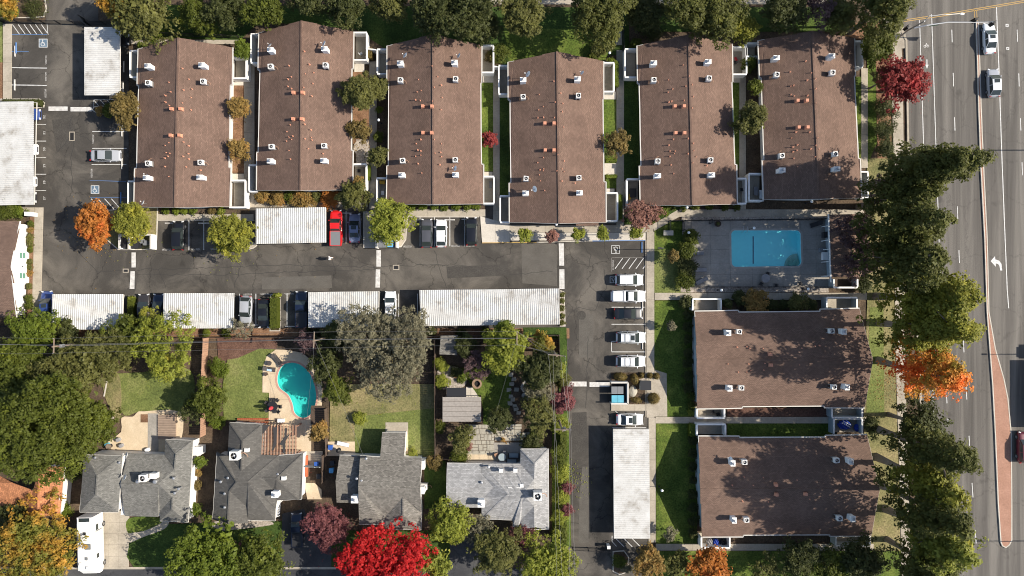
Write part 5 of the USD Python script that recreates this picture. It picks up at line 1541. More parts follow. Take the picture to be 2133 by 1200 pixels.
e, zr, zc, w0, w1 = 2.7, 3.7, 4.4, 4.0, 5.1
A = lambda x, y, z: (x, y, z)  # noqa: E731
h1, T1 = house("grey hip-roofed house beside the motorhome, with white wall wedges showing", 150, 900, 6.0, [
    [(175, 285, w0), (630, 295, w0), (315, 550, w1)], [(630, 295, w0), (578, 1000, w0), (298, 780, w1), (315, 550, w1)], [(95, 1000, w0), (298, 780, w1), (578, 1000, w0)], [(150, 285, w0), (315, 550, w1), (298, 780, w1), (95, 1000, w0)],
    [(700, 268, e), (1150, 285, e), (1280, 465, zr), (1078, 650, zc), (606, 650, zc)], [(606, 650, zc), (1078, 650, zc), (1255, 820, zr), (1098, 990, e), (1075, 1060, e), (660, 1050, e)],
    [(1512, 105, e), (1300, 275, zr), (1280, 465, zr), (1078, 650, zc), (1255, 820, zr), (1250, 965, zr), (1450, 1128, e)], [(1165, 92, e), (1300, 275, zr), (1280, 465, zr), (1155, 285, e)], [(1165, 92, e), (1512, 105, e), (1300, 275, zr)],
    [(1255, 820, zr), (1250, 965, zr), (1098, 1110, e), (1098, 990, e)], [(1098, 1110, e), (1250, 965, zr), (1450, 1128, e)]], "roof_grey",
    [[(175, 285, w0), (630, 295, w0), (578, 1000, w0), (95, 1000, w0), (160, 285, w0)], [(1165, 92, e), (1512, 105, e), (1450, 1128, e), (1098, 1110, e)]],
    [([(190, 300), (615, 310), (565, 985), (115, 985)], 3.85), ([(640, 285), (1150, 300), (1180, 110), (1495, 120), (1437, 1112), (1110, 1095), (1095, 1045), (610, 1035)], 2.55)],
    ridges=[[(315, 550, w1), (298, 780, w1)], [(620, 650, zc), (1078, 650, zc)], [(1300, 275, zr), (1280, 465, zr)], [(1255, 820, zr), (1250, 965, zr)], [(175, 285, w0), (315, 550, w1), (630, 295, w0)], [(1165, 92, e), (1300, 275, zr), (1512, 105, e)]])
e, m, t, q, b = 2.7, 4.4, 3.8, 3.95, 3.7
h2, T2 = house("dark grey cross-hipped house below the kidney pool, with a slatted pergola", 430, 860, 5.0, [
    [(240, 100, e), (583, 120, e), (375, 295, t)], [(583, 120, e), (572, 435, e), (362, 605, t), (375, 295, t)], [(240, 100, e), (375, 295, t), (362, 605, t), (265, 480, 2.9), (220, 450, e)],
    [(110, 410, e), (315, 720, m), (240, 815, b), (220, 1150, b), (65, 1110, e)], [(110, 410, e), (220, 450, e), (265, 480, 2.9), (362, 605, t), (315, 720, m)], [(315, 720, m), (362, 605, t), (572, 435, e), (755, 445, e), (430, 722, m)],
    [(430, 722, m), (755, 445, e), (762, 520, 2.95), (585, 680, q), (695, 800, 3.1), (735, 910, e), (720, 995, e)], [(585, 680, q), (762, 520, 2.95), (757, 445, e), (1005, 425, e), (725, 688, q)], [(725, 688, q), (1005, 425, e), (990, 895, e), (960, 905, e)],
    [(585, 680, q), (725, 688, q), (960, 905, e), (735, 910, e), (695, 800, 3.1)], [(315, 720, m), (430, 722, m), (720, 995, e), (715, 1125, e), (430, 1115, e), (415, 975, 3.0), (240, 815, b)], [(240, 815, b), (415, 975, 3.0), (430, 1115, e), (430, 1150, e), (218, 1155, b)]], "roof_dark_grey",
    [[(240, 100, e), (583, 120, e)], [(757, 442, e), (1005, 425, e), (990, 900, e), (735, 912, e)], [(720, 995, e), (715, 1125, e), (430, 1117, e)], [(110, 410, e), (65, 1110, e)]],
    [([(255, 118), (568, 135), (565, 450), (990, 440), (975, 885), (725, 895), (705, 1108), (420, 1108), (415, 1135), (225, 1138), (85, 1098), (120, 440), (235, 460)], 2.55)],
    ridges=[[(240, 100, e), (375, 295, t), (583, 120, e)], [(375, 295, t), (362, 605, t)], [(315, 720, m), (430, 722, m), (755, 445, e)], [(110, 410, e), (315, 720, m), (240, 815, b), (220, 1150, b)], [(430, 722, m), (720, 995, e)], [(585, 680, q), (725, 688, q), (1005, 425, e)], [(725, 688, q), (960, 905, e)]])
e, r, a, x_ = 3.1, 4.6, 4.2, 2.7
h3, T3 = house("broad warm grey house behind the bright red tree, with a white square chimney", 670, 870, 4.8, [
    [(385, 380, e), (585, 395, e), (825, 400, e), (1000, 405, e), (985, 715, r), (365, 690, r)], [(605, 148, x_), (840, 152, x_), (825, 402, e), (585, 397, e)], [(365, 690, r), (985, 715, r), (1000, 945, 3.5), (815, 795, a), (640, 985, e), (612, 1070, e), (375, 1065, e)],
    [(815, 795, a), (815, 970, a), (640, 1110, e), (640, 985, e)], [(815, 970, a), (640, 1110, e), (995, 1125, e)], [(815, 795, a), (1000, 945, e + .1), (995, 1125, e), (815, 970, a)],
    [(180, 375, 2.4), (385, 382, 2.4), (385, 640, 3.2), (140, 635, 3.2)], [(140, 635, 3.2), (385, 640, 3.2), (390, 850, 2.4), (150, 850, 2.4)]], "roof_warm_grey",
    [[(385, 380, e), (585, 392, e)], [(605, 148, x_), (840, 152, x_)], [(375, 1065, e), (612, 1070, e)], [(640, 1110, e), (995, 1125, e), (1000, 945, e)], [(180, 375, 2.4), (345, 378, 2.4)]],
    [([(400, 395), (600, 405), (620, 165), (825, 168), (812, 415), (985, 420), (970, 715), (985, 940), (980, 1108), (655, 1095), (600, 1055), (390, 1050)], 2.6), ([(190, 390), (400, 395), (395, 835), (165, 835)], 2.3)],
    ridges=[[(365, 690, r), (985, 715, r)], [(815, 795, a), (815, 970, a), (640, 1110, e)], [(815, 970, a), (995, 1125, e)], [(140, 635, 3.2), (370, 640, 3.2)]])
e, l, m, w = 2.7, 3.6, 4.3, 3.7
h4, T4 = house("pale grey hip-roofed house next to the flagstone terrace", 900, 780, 3.53, [
    [(110, 652, e), (365, 655, e), (365, 732, 3.1), (450, 830, l), (103, 830, l)], [(103, 830, l), (450, 830, l), (362, 925, 3.1), (360, 980, e), (105, 980, e)],
    [(370, 660, e), (558, 880, m), (365, 1065, e), (362, 925, 3.1), (450, 830, l), (366, 732, 3.1)], [(370, 660, e), (650, 660, e), (750, 772, w), (665, 880, m), (558, 880, m)], [(558, 880, m), (665, 880, m), (750, 970, w), (655, 1070, e), (635, 1120, e), (593, 1120, e), (593, 1070, e), (365, 1065, e)],
    [(650, 548, e), (755, 655, w), (750, 772, w), (650, 660, e)], [(650, 548, e), (857, 548, e), (755, 655, w)], [(857, 548, e), (755, 655, w), (750, 772, w), (665, 880, m), (750, 970, w), (752, 1125, w - .3), (858, 1140, e)], [(750, 970, w), (752, 1125, w - .3), (655, 1138, e), (655, 1070, e)]], "roof_pale_grey",
    [[(110, 652, e), (365, 655, e)], [(370, 660, e), (650, 660, e)], [(650, 548, e), (857, 548, e), (858, 1140, e), (655, 1140, e)], [(365, 1065, e), (593, 1070, e)]],
    [([(120, 665), (375, 668), (645, 672), (662, 562), (845, 562), (845, 1125), (665, 1125), (585, 1060), (375, 1052), (370, 968), (118, 968)], 2.55)],
    ridges=[[(103, 830, l), (450, 830, l)], [(370, 660, e), (558, 880, m), (365, 1065, e)], [(558, 880, m), (665, 880, m)], [(650, 548, e), (755, 655, w), (857, 548, e)]])
e, r = 2.8, 4.3
h0, T0 = house("terracotta-tiled house half hidden under the big green tree", 0, 896, 3.948, [
    [(325, 300, r), (530, 300, e), (495, 695, e), (305, 718, r)], [(325, 300, r), (305, 718, r), (200, 695, e + .3), (272, 497, r - .5)], [(-200, 672, e), (197, 672, e), (272, 497, r - .4), (100, 435, r), (-200, 435, r)], [(-200, 350, 3.3), (0, 380, 3.3), (100, 435, r), (-200, 435, r)]], "roof_clay",
    [[(530, 300, e), (495, 695, e)], [(-200, 672, e), (197, 672, e)]], [([(-200, 560), (300, 520), (330, 320), (512, 320), (480, 685), (300, 700), (190, 655), (-200, 655)], 2.6)], ridges=[[(325, 300, r), (305, 718, r)], [(100, 435, r), (-200, 435, r)]])


def hp(T, x, y, z):
    return P(*T((x, y, z)))


# roof furniture of the houses
chimney(h3, hp(T3, 338, 808, 3.4) - [0, 0, .8], 1.0, 1.0, 1.3)
chimney(h2, hp(T2, 715, 850, 4.2) - [0, 0, 1.2], .95, .85, 1.3)
chimney(h4, hp(T4, 362, 945, 4.0) - [0, 0, 1.0], .95, 1.05, 1.3)
for h, T, pts, z in ((h1, T1, [(335, 600), (1270, 578), (1335, 710), (1285, 763), (290, 318), (590, 380)], 4.3), (h2, T2, [(190, 985), (745, 640), (225, 678), (150, 718), (190, 842)], 3.6), (h3, T3, [(635, 680), (830, 670), (910, 725), (445, 410), (400, 632), (350, 610)], 4.2), (h4, T4, [(365, 795), (415, 680)], 3.6)):
    for x, y in pts:
        p = hp(T, x, y, z)
        part(h, "roof_vent", MB().lathe(p - [0, 0, .9], [(.12, 0), (.12, .8), (.2, .85), (.2, 1.0), (0, 1.08)], 9), "galvanised")
for h, T, pts, z in ((h2, T2, [(418, 390), (385, 685), (803, 683)], 3.9), (h4, T4, [(507, 708), (613, 708), (573, 843), (635, 843), (660, 818)], 3.9)):
    for x, y in pts:
        p = hp(T, x, y, z)
        part(h, "box_vent", MB().bb(p[0] - .3, p[1] - .26, p[2] - .6, p[0] + .3, p[1] + .26, p[2] + .08).bb(p[0] - .36, p[1] - .32, p[2] - .5, p[0] - .3, p[1] + .32, p[2] - .1), "white_paint")
air_con(hp(T1, 935, 560, 4.6) - [.2, 0, .4], "boxy rooftop air conditioner on the grey house beside the motorhome", 0, None, 1.45)
p = hp(T1, 1020, 545, 4.7)
part(h1, "duct_box", MB().bb(p[0] - .45, p[1] - .4, p[2] - .7, p[0] + .5, p[1] + .4, p[2] + .35), "ac_white")
air_con(hp(T2, 315, 430, 4.4) - [0, 0, .5], "big rooftop air conditioner on the dark cross-hipped house", 0, None, 1.8)
air_con(hp(T4, 775, 885, 4.6) - [0, 0, .6], "big rooftop air conditioner on the pale grey house", 0, None, 1.7)
air_con(P(886, 1009.5) * [1, 1, 0] + [0, 0, .35], "air conditioner on the ground beside the warm grey house", 0, None, 1.2)
for T, x, y, z, rr, s, lab in ((T1, 715, 280, 3.4, 160, 1.3, "white satellite dish at the upper eave of the grey house beside the motorhome"), (T1, 690, 560, 4.6, 150, 1.1, "white satellite dish against the white wall wedge of the grey house"), (T0, 508, 552, 3.0, 170, 1.1, "white satellite dish at the terracotta roof edge")):
    dish(hp(T, x, y, z) - [0, 0, .3], lab, rr, s)
for x, y in ((825, 615), (1040, 620)):
    p = hp(T1, x, y, 4.8)
    part(h1, "turbine_vent", MB().lathe(p - [0, 0, .7], [(.15, 0), (.15, .5), (.3, .6), (.34, .78), (.24, .96), (0, 1.0)], 12), "galvanised")
# chimney breasts on the warm grey house's side
for y0, y1 in ((435, 520), (695, 765)):
    a_, b_ = P(*T3((1000, y0, 2.6))), P(*T3((1040, y1, 2.6)))
    part(h3, "side_bay", MB().bb(P(879, 0)[0] * 0 + a_[0] - .6, b_[1], 0, b_[0] - .2, a_[1], 2.6), "white_wall")
# front porch frame of the dark house
for x in (735, 770):
    p = hp(T2, x, 930, 2.4)
    part(h2, "porch_post", MB().bb(p[0] - .06, p[1] - .06, 0, p[0] + .06, p[1] + .06, 2.4), "white_paint")
for y in (930, 970, 1010, 1060, 1090):
    p, q_ = hp(T2, 715, y, 2.5), hp(T2, 765, y - 20, 2.5)
    part(h2, "porch_beam", MB().bar(p, q_, .08, .1), "white_paint")

# ================================================================== CARPORTS
for a, n, q, lab in (((175.5, 56.5, 250, 198), "x", None, "upright white carport by the gated entrance, under the orange-tipped tree"), ((-60, 213, 75, 428), "x", [(-60, 428), (70.5, 426), (76, 213.5), (-60, 213)], "long white carport at the edge over numbered stalls"),
                     ((533, 433, 679, 508), "y", [(533, 508), (678.5, 505), (678.5, 433), (533, 434.5)], "short white carport beside the red pickup"), ((107, 613, 257, 687), "y", [(107, 686.5), (254, 686), (257, 613.5), (109, 613)], "white carport next to the blue parked car"),
                     ((339, 611, 486, 684), "y", [(339, 684), (486, 683.5), (486.5, 611), (341, 611)], "white carport between the silver hatchback and the dark saloon"), ((642, 607, 790, 683), "y", [(642, 682), (788, 680), (790, 607), (642, 609)], "white carport shaded by the big grey-green tree"),
                     ((874, 603, 1166, 679), "y", [(876, 679), (1165.5, 675.5), (1166, 602), (874, 604.5)], "longest white carport of the lower row"), ((1277, 894, 1354, 1122), "x", [(1279, 1121.5), (1354, 1122), (1352, 894), (1277, 894)], "long white carport casting a deep shadow on the side drive")):
    carport(*a, n, lab, quad=q, posts=max(3, int(max(a[2] - a[0], a[3] - a[1]) / 36)))

part(fz[4][0], "porch_roof", roof_face([(1199, 458, 2.7), (1246, 457, 2.7), (1247, 470, 2.35), (1200, 471, 2.35)]), "roof_brown_h")
for x in (1203, 1244):
    p = P(x, 468, 2.3)
    part(fz[4][0], "porch_post", MB().bb(p[0] - .06, p[1] - .06, 0, p[0] + .06, p[1] + .06, 2.25), "white_paint")

patio(1737, 580, 1786, 599, "dark-walled equipment yard at the lower end of the pool house", "t", "grey_wall", 1.7, "dark_wood")


# ================================================================== POOLS
def pool(name, px, label, water, plaster, coping, copw, depth, smooth=None):
    pts = smooth_px(px, 6) if smooth else px
    w = Polygon([P(x, y)[:2] for x, y in pts]).buffer(0)
    if not smooth:
        w = w.buffer(-.7).buffer(.7)
    ctr = np.array([w.centroid.x, w.centroid.y, 0])
    root = thing(name, label, "swimming pool", ctr)
    sheet_h = w.buffer(copw)
    part(root, "coping", MB().prism(sheet_h.difference(w), 0.0, .13), coping)
    part(root, "basin_wall", MB().prism(w.buffer(.08).difference(w.buffer(-.02)), -depth, .05), plaster)
    part(root, "basin_floor", MB().prism(w.buffer(.06), -depth - .05, -depth), plaster)
    part(root, "water", MB().prism(w, -.03, -.01), water)
    return root, w


def cut_ground(polys):
    """Takes the pools out of the ground sheet and out of anything flat below them."""
    stage.RemovePrim("/World/ground")
    used.pop("/World/ground", None)
    big = Polygon([(-600, -600), (600, -600), (600, 600), (-600, 600)])
    for p in polys:
        big = big.difference(p.buffer(.05))
    single("ground", MB().prism(big, -.08, -.06), "soil", kind="structure")


pool1, w1_ = pool("swimming_pool", [(1522.5, 480), (1667, 480), (1669, 554), (1524, 556)], "rectangular turquoise pool with a dark lane line and corner steps", "pool_water", "pool_plaster", "coping", .30, 1.3)
a = P(1575, 491)
part(pool1, "lane_line", MB().bb(a[0] - .09, P(0, 549)[1], -1.299, a[0] + .09, a[1], -1.285), "lane_tile")
c = P(1668, 555)
for k, rr in enumerate((1.9, 1.45, 1.0, .55)):
    q = Polygon(ring_arc((c[0] - .15, c[1] + .15), 0, rr, 90, 180, 14)).buffer(0).intersection(w1_)
    if not q.is_empty:
        part(pool1, "step", MB().prism(q, -1.25 + k * .3 - .3, -.98 + k * .3 - .05 * k), "white_concrete")
lad = sub(pool1, "pool_ladder")
for x in (1545, 1554):
    p = P(x, 479)
    part(lad, "handrail", MB().tube([p + [0, .5, .1], p + [0, .5, .75], p + [0, .1, .85], p + [0, -.35, .6], p + [0, -.4, -.3]], .03, 6), "galvanised")
pool2, w2_ = pool("kidney_pool", [(597, 757), (622, 758), (645, 777), (657, 808), (658, 838), (646, 864), (629, 870), (614, 860), (609, 840), (600, 822), (583, 808), (578, 790), (583, 770)],
                  "kidney-shaped teal pool with a pink rim behind the dark grey house", "teal_water", "teal_plaster", "pink_coping", .30, 1.2, True)
cut_ground([w1_, w2_])
# decks with the pools cut out, in separate slabs
deck = thing("pool_deck", kind="structure")
xs = [1421, 1440, 1479, 1522, 1567, 1599, 1631, 1668, 1700, 1727]
ys = [459, 490, 519, 548, 572, 597]
for i in range(len(xs) - 1):
    for j in range(len(ys) - 1):
        if xs[i] < 1430 and ys[j] > 485:
            continue
        g = Polygon([P(x, y, .1)[:2] for x, y in rect(xs[i], ys[j], xs[i + 1], ys[j + 1])]).buffer(-.012, join_style=2).difference(w1_.buffer(.3))
        for gg in getattr(g, "geoms", [g]):
            if gg.area > .05:
                part(deck, "slab", MB().prism(gg, 0, .11), "deck_concrete")
terr = thing("pool_terrace", kind="structure")
out = Polygon([P(x, y)[:2] for x, y in [(556, 742), (575, 728), (600, 729), (630, 735), (660, 760), (672, 800), (670, 860), (652, 885), (560, 884), (561, 818), (547, 817), (548, 765)]]).buffer(0).difference(w2_.buffer(.3))
for i, cut in enumerate((sbox(-100, -100, P(563, 0)[0] - .01, 100), sbox(P(563, 0)[0] + .01, P(0, 778)[1], 100, 100), sbox(P(563, 0)[0] + .01, P(0, 832)[1] + .02, 100, P(0, 778)[1] - .02), sbox(P(563, 0)[0] + .01, -100, 100, P(0, 832)[1]))):
    g = out.intersection(cut)
    for gg in getattr(g, "geoms", [g]):
        if gg.area > .02:
            part(terr, "deck_slab", MB().prism(gg, 0, .11), "sand_deck")
sheet("dark_deck", rect(648, 845, 676, 884), "soil", 0.13)
dk = thing("timber_deck", "dark timber deck boards at the foot of the kidney pool", "deck", P(662, 866))
for k in range(9):
    y = 848 + k * 4
    part(dk, "plank", MB().bb(P(648, y)[0], P(0, y + 3.4)[1], .14, P(676, y)[0], P(0, y)[1], .2), "dark_wood")

# pool furniture
grp = "loungers round the big pool"
for x, y, rot, pad, lab in ((1452, 527, 0, "grey_fabric", "grey pool lounger half in sun beside the pool-side hedge"), (1459, 562, 180, "grey_fabric", "grey lounger in full shade below the sunny one"), (1461, 585, 28, "grey_fabric", "grey lounger set askew at the lower corner of the pool deck"), (1699, 467, 18, "dark_fabric", "dark lounger near the upper end of the pool house"),
                            (562, 769, 172, "wicker", "wicker lounger with a pale blue towel by the kidney pool"), (577, 748, 130, "wicker", "wicker lounger without a towel by the kidney pool")):
    lounger(P(x, y, .3) * [1, 1, 0] + [0, 0, .115], rot, lab, pad=pad, group=grp if x > 1000 else "wicker loungers by the kidney pool")
single("beach_towel", MB().box(P(562, 770) + [0, 0, .53], (.95, .3, .02), -.18), "pale_blue_cloth", "pale blue towel on a wicker lounger", "towel")
table_round(P(563, 756) * [1, 1, 0] + [0, 0, .11], .38, .45, "small round table between the two wicker loungers", top="wicker")
single("wood_stool", MB().box(P(556, 779) + [0, 0, .3], (.42, .42, .36), .5).box(P(556, 779) + [0, 0, .5], (.46, .46, .04), .5), "dark_wood", "small wooden stool below the towelled lounger", "stool")
table_round(P(571, 845) * [1, 1, 0] + [0, 0, .11], .82, .74, "round dark table with a closed red parasol beside the kidney pool")
um = thing("closed_parasol", "closed red parasol standing in the round poolside table", "parasol", P(573, 846) + [0, 0, .11])
part(um, "pole", MB().tube([(0, 0, 0), (0, 0, 2.5)], .03, 8), "dark_metal", local=True)
part(um, "folded_canopy", MB().lathe((0, 0, 0), [(.10, 1.2), (.24, 1.35), (.30, 1.8), (.22, 2.25), (.06, 2.5), (0, 2.52)], 9), "red_fabric", local=True)
for i, (x, y, r) in enumerate(((586, 846, 180), (582, 856, 140), (570, 832, -95), (559, 838, -30), (560, 853, 35), (580, 833, -130))):
    chair("pool_chair", P(x, y) * [1, 1, 0] + [0, 0, .115], r, "dark metal chair drawn up to the round table with the red parasol" if i else "dark metal chair facing the red parasol from the pool's side", group="chairs round the poolside table")
table_round(P(1591, 580) * [1, 1, 0] + [0, 0, .115], .68, .74, "round pale glass table on the pool deck", top="grey_fabric", name="deck_table")
for x, y, r, lab in ((1596, 571, -110, "dark chair above the pale round deck table"), (1583, 591, 60, "dark chair below the pale round deck table, nearest the pool hedge"), (1614, 594, 90, "dark chair alone against the lower pool fence"), (1664, 591, 100, "dark chair by the lower fence near the corner steps")):
    chair("deck_chair", P(x, y) * [1, 1, 0] + [0, 0, .115], r, lab)
single("deck_box", MB().box(P(1717, 534) + [0, 0, .4], (1.1, 1.2, .6)).box(P(1717, 534) + [0, 0, .74], (1.16, 1.26, .07)), "white_paint", "white box standing by the pool house", "storage box")
single("towel_cart", MB().box(P(1716, 490) + [0, 0, .5], (.85, .85, .8)).box(P(1716, 490) + [0, 0, .93], (.9, .9, .06)), "black_plastic", "black square bin standing by the pool house", "bin")
single("pool_heater", MB().box(P(1709, 521) + [0, 0, .4], (.8, .6, .6), .1).box(P(1709, 521) + [0, 0, .73], (.84, .64, .06), .1), "grey_plastic", "grey box above the white box by the pool house", "box")
pl = thing("barrel_planter", "dark round planter by the upper pool fence", "planter", P(1493, 467) + [0, 0, .11])
part(pl, "tub", MB().lathe((0, 0, 0), [(0, 0), (.38, 0), (.5, .6), (.46, .6), (.42, .5), (0, .5)], 14), "dark_wood", local=True)
part(pl, "plant", MB().ball((0, 0, .6), (.3, .3, .2), 1), "leaf_dark", local=True)

# pool fences
for q, lab in (([(1392, 461), (1724, 457)], "thin black metal fence along the upper edge of the pool deck"), ([(1440, 598), (1724, 598)], "thin black metal fence along the lower edge of the pool deck"), ([(1421, 462), (1421, 480)], "short black metal fence by the pool gate"), ([(1393, 461), (1393, 480)], "short black metal fence on the lawn by the pool walk"), ([(1478, 459), (1478, 466)], "tiny black fence stub by the barrel planter")):
    fence(q, lab, 1.5, "black_metal", "metal_fence", metal=True)

# ================================================================== VEHICLES
for a in ((219, 324, 0, "sedan", "paint_silver", "silver saloon parked alone in the visitor stall by the courtyard kerb", dict(Lg=4.7)), (371.5, 491, 90, "suv", "paint_black", "black SUV parked between two autumn trees", dict(Ht=1.7, W=1.88, Lg=4.55)),
          (700, 475, 90, "pickup", "paint_red", "bright red pickup with a grey bed cover", dict(Lg=5.6, W=1.95, Ht=1.75, bed="grey_plastic")), (738.5, 475, 90, "sedan", "paint_blue_grey", "blue-grey saloon with a sunroof beside the red pickup", dict(sunroof=True, Lg=4.5)),
          (889, 486, 90, "hatch", "paint_grey", "dark grey hatchback parked beside the white one", dict(Lg=4.5)), (919, 486, 90, "hatch", "paint_white", "white hatchback parked between two dark cars on the drive", dict(Lg=4.35, W=1.8)), (982, 482, 90, "suv", "paint_black", "black car parked at the corner of the pale walk", dict(Lg=4.4, Ht=1.6)),
          (1311, 583, 0, "suv", "paint_white", "white SUV nearest the striped bay, without roof bars", dict(Lg=4.3, Ht=1.65)), (1309, 617, 0, "pickup", "paint_white", "white pickup with a camper shell and rails", dict(Lg=5.4, W=1.9, Ht=1.85, shell=True)),
          (1309, 653.5, 0, "sedan", "paint_black", "glossy black car with a sun glint beside the white pickup", dict(Lg=4.5)), (1314.5, 703, 0, "suv", "paint_pearl", "pearl SUV with roof bars and sunroof", dict(Lg=4.6, Ht=1.75, rails=True, sunroof=True)),
          (1314, 752.5, 0, "suv", "paint_white", "white SUV with roof rails next to the clipped shrubs", dict(Lg=4.55, Ht=1.8, rails=True)), (1312, 874, 0, "sedan", "paint_white", "white saloon with a sunroof at the end of the long carport", dict(Lg=4.2, sunroof=True)),
          (2062, 79.5, 92, "sedan", "paint_pearl", "pale saloon stopped in the turn lane under the signal arm", dict(Lg=4.8, sunroof=True, name="car")), (2070.5, 172.5, 92, "hatch", "paint_silver", "silver hatchback second in the turn lane", dict(Lg=4.4, Ht=1.55, sunroof=True, name="car", roof="paint_pearl")),
          (2133, 932, 90, "suv", "paint_maroon", "dark red car cut by the picture's edge beside the brick median", dict(Lg=4.9, Ht=1.6, name="car")),
          (97, 637, 92, "sedan", "paint_blue", "blue saloon parked beside the carport by the white gabled building", dict(Lg=4.6, sunroof=True)), (299, 644, 91, "sedan", "paint_taupe", "dark saloon parked beside the ivy island, one side shining", dict(Lg=4.7, sunroof=True)),
          (330, 643, 90, "sedan", "paint_navy", "dark blue car half under a white carport", dict(Lg=4.6)), (512, 645, 268, "hatch", "paint_silver", "silver hatchback nosed in under a bare little tree", dict(Lg=4.3, Ht=1.6)), (549, 653, 270, "sedan", "paint_black", "black saloon parked beside the long green hedge", dict(Lg=4.5)),
          (628, 644, 90, "pickup", "paint_navy", "navy pickup beside the shaded carport", dict(Lg=5.6, W=1.95, Ht=1.8, bed="black_plastic")), (813, 636, 90, "hatch", "paint_white", "white car almost hidden by the grey-green tree", dict(Lg=4.4)),
          (52, 238, 0, "sedan", "paint_blue", "blue car's nose showing from the edge carport, stall by the hedge tip", dict(Lg=4.6)), (46, 311, 0, "sedan", "paint_white", "white car's nose at the painted number thirty", dict(Lg=4.6)), (44, 378, 0, "hatch", "paint_white", "white car's nose at the painted number twenty-eight", dict(Lg=4.4)),
          (44, 411, 0, "sedan", "paint_taupe", "dark car's nose at the last stall of the edge carport", dict(Lg=4.5)), (238, 82, 0, "sedan", "paint_black", "black car under the upright carport, its nose in tree shade", dict(Lg=4.4)),
          (619, 1103, 92, "pickup", "paint_navy", "dark blue pickup with an empty bed on the shaded house drive", dict(Lg=5.2, W=1.85, Ht=1.7))):
    car(*a[:6], group=None, **a[6])
# motorhome on the driveway
rv = thing("motorhome", "long white motorhome parked on the concrete driveway", "motorhome", P(196, 1130, 1.0) * [1, 1, 0], -88.5)
x0, x1, w, zt = -4.6, 4.6, 1.2, 3.2
part(rv, "body", MB().add([(x0, -w, .5), (x1 - 1.0, -w, .5), (x1 - 1.0, w, .5), (x0, w, .5), (x0, -w, zt), (x1 - 1.1, -w, zt), (x1 - 1.1, w, zt), (x0, w, zt), (x0 + .1, -w + .12, zt + .1), (x1 - 1.2, -w + .12, zt + .1), (x1 - 1.2, w - .12, zt + .1), (x0 + .1, w - .12, zt + .1)],
                           [[3, 2, 1, 0], [0, 1, 5, 4], [1, 2, 6, 5], [2, 3, 7, 6], [3, 0, 4, 7], [4, 5, 9, 8], [5, 6, 10, 9], [6, 7, 11, 10], [7, 4, 8, 11], [8, 9, 10, 11]]), "white_paint", local=True)
part(rv, "cab", MB().add([(x1 - 1.0, -w * .95, .5), (x1, -w * .8, .5), (x1, w * .8, .5), (x1 - 1.0, w * .95, .5), (x1 - 1.05, -w * .95, 3.0), (x1 - .35, -w * .8, 2.3), (x1 - .35, w * .8, 2.3), (x1 - 1.05, w * .95, 3.0), (x1, -w * .8, 1.3), (x1, w * .8, 1.3)],
                          [[3, 2, 1], [3, 1, 0], [4, 5, 6], [4, 6, 7], [5, 8, 9], [5, 9, 6], [8, 1, 2], [8, 2, 9], [0, 1, 8], [0, 8, 5], [0, 5, 4], [3, 9, 2], [3, 6, 9], [3, 7, 6]]), "white_paint", local=True)
part(rv, "rear_panel", MB().box((x0 + .05 + .3, 0, zt + .125), (.55, 1.6, .04)), "car_glass", local=True)
for x, y, sx, sy, m in ((1.6, .3, .35, .25, "grey_plastic"), (-.2, .55, .75, .75, "grey_plastic"), (-.2, -.5, .6, .35, "white_cloth"), (3.0, .45, .4, .4, "white_cloth"), (-2.2, .1, .35, .25, "black_plastic"), (2.4, -.6, .35, .35, "white_cloth"), (-1.4, -.7, .7, .25, "grey_plastic")):
    part(rv, "roof_vent", MB().box((x, y, zt + .17), (sx, sy, .16)).box((x, y, zt + .26), (sx + .08, sy + .08, .03)), m, local=True)
for s in (-1, 1):
    part(rv, "awning_tube", MB().tube([(-3.6, s * (w + .06), zt - .15), (2.6, s * (w + .06), zt - .15)], .08, 8), "white_cloth", local=True)
    for x, l in ((-2.8, .9), (-.8, 1.0), (1.6, .7)):
        part(rv, "side_window", MB().box((x, s * (w + .005), 2.1), (l, .04, .6)), "car_glass", local=True)
    for x in (-2.7, 3.3):
        wv = sub(rv, "wheel")
        m_ = trimesh.creation.cylinder(radius=.42, height=.26, sections=16); m_.apply_transform(trimesh.transformations.rotation_matrix(math.pi / 2, [1, 0, 0]))
        part(wv, "tyre", (m_.vertices + [x, s * (w - .12), .42], m_.faces), "rubber", local=True)
        part(wv, "rim", (m_.vertices * [.55, 1.05, .55] + [x, s * (w - .12), .42], m_.faces), "alloy", local=True)
part(rv, "slide_out", MB().box((-.6, w + .16, 1.9), (3.4, .32, 1.7)), "pale_wall", local=True)
# tall lorry beyond the edge, whose shadow falls on the road
lor = thing("lorry", "tall lorry just past the edge, seen by its deep shadow on the road", "lorry", P(2186, 800) * [1, 1, 0], 90)
part(lor, "cargo_box", MB().box((-1.5, 0, 2.3), (10.5, 2.5, 2.9)), "white_paint", local=True)
part(lor, "cab", MB().box((5.1, 0, 1.6), (2.2, 2.4, 2.3)).box((5.0, 0, 2.9), (1.6, 2.2, .4)), "white_paint", local=True)
part(lor, "chassis", MB().box((0, 0, .7), (12.2, 1.2, .3)), "dark_metal", local=True)
for x in (-5, -3.8, 4.6):
    for s in (-1, 1):
        part(lor, "tyre", MB().tube([(x, s * 1.15 - .15, .5), (x, s * 1.15 + .15, .5)], .5, 14), "rubber", local=True)

# ================================================================== PERSON
import manifold3d as m3


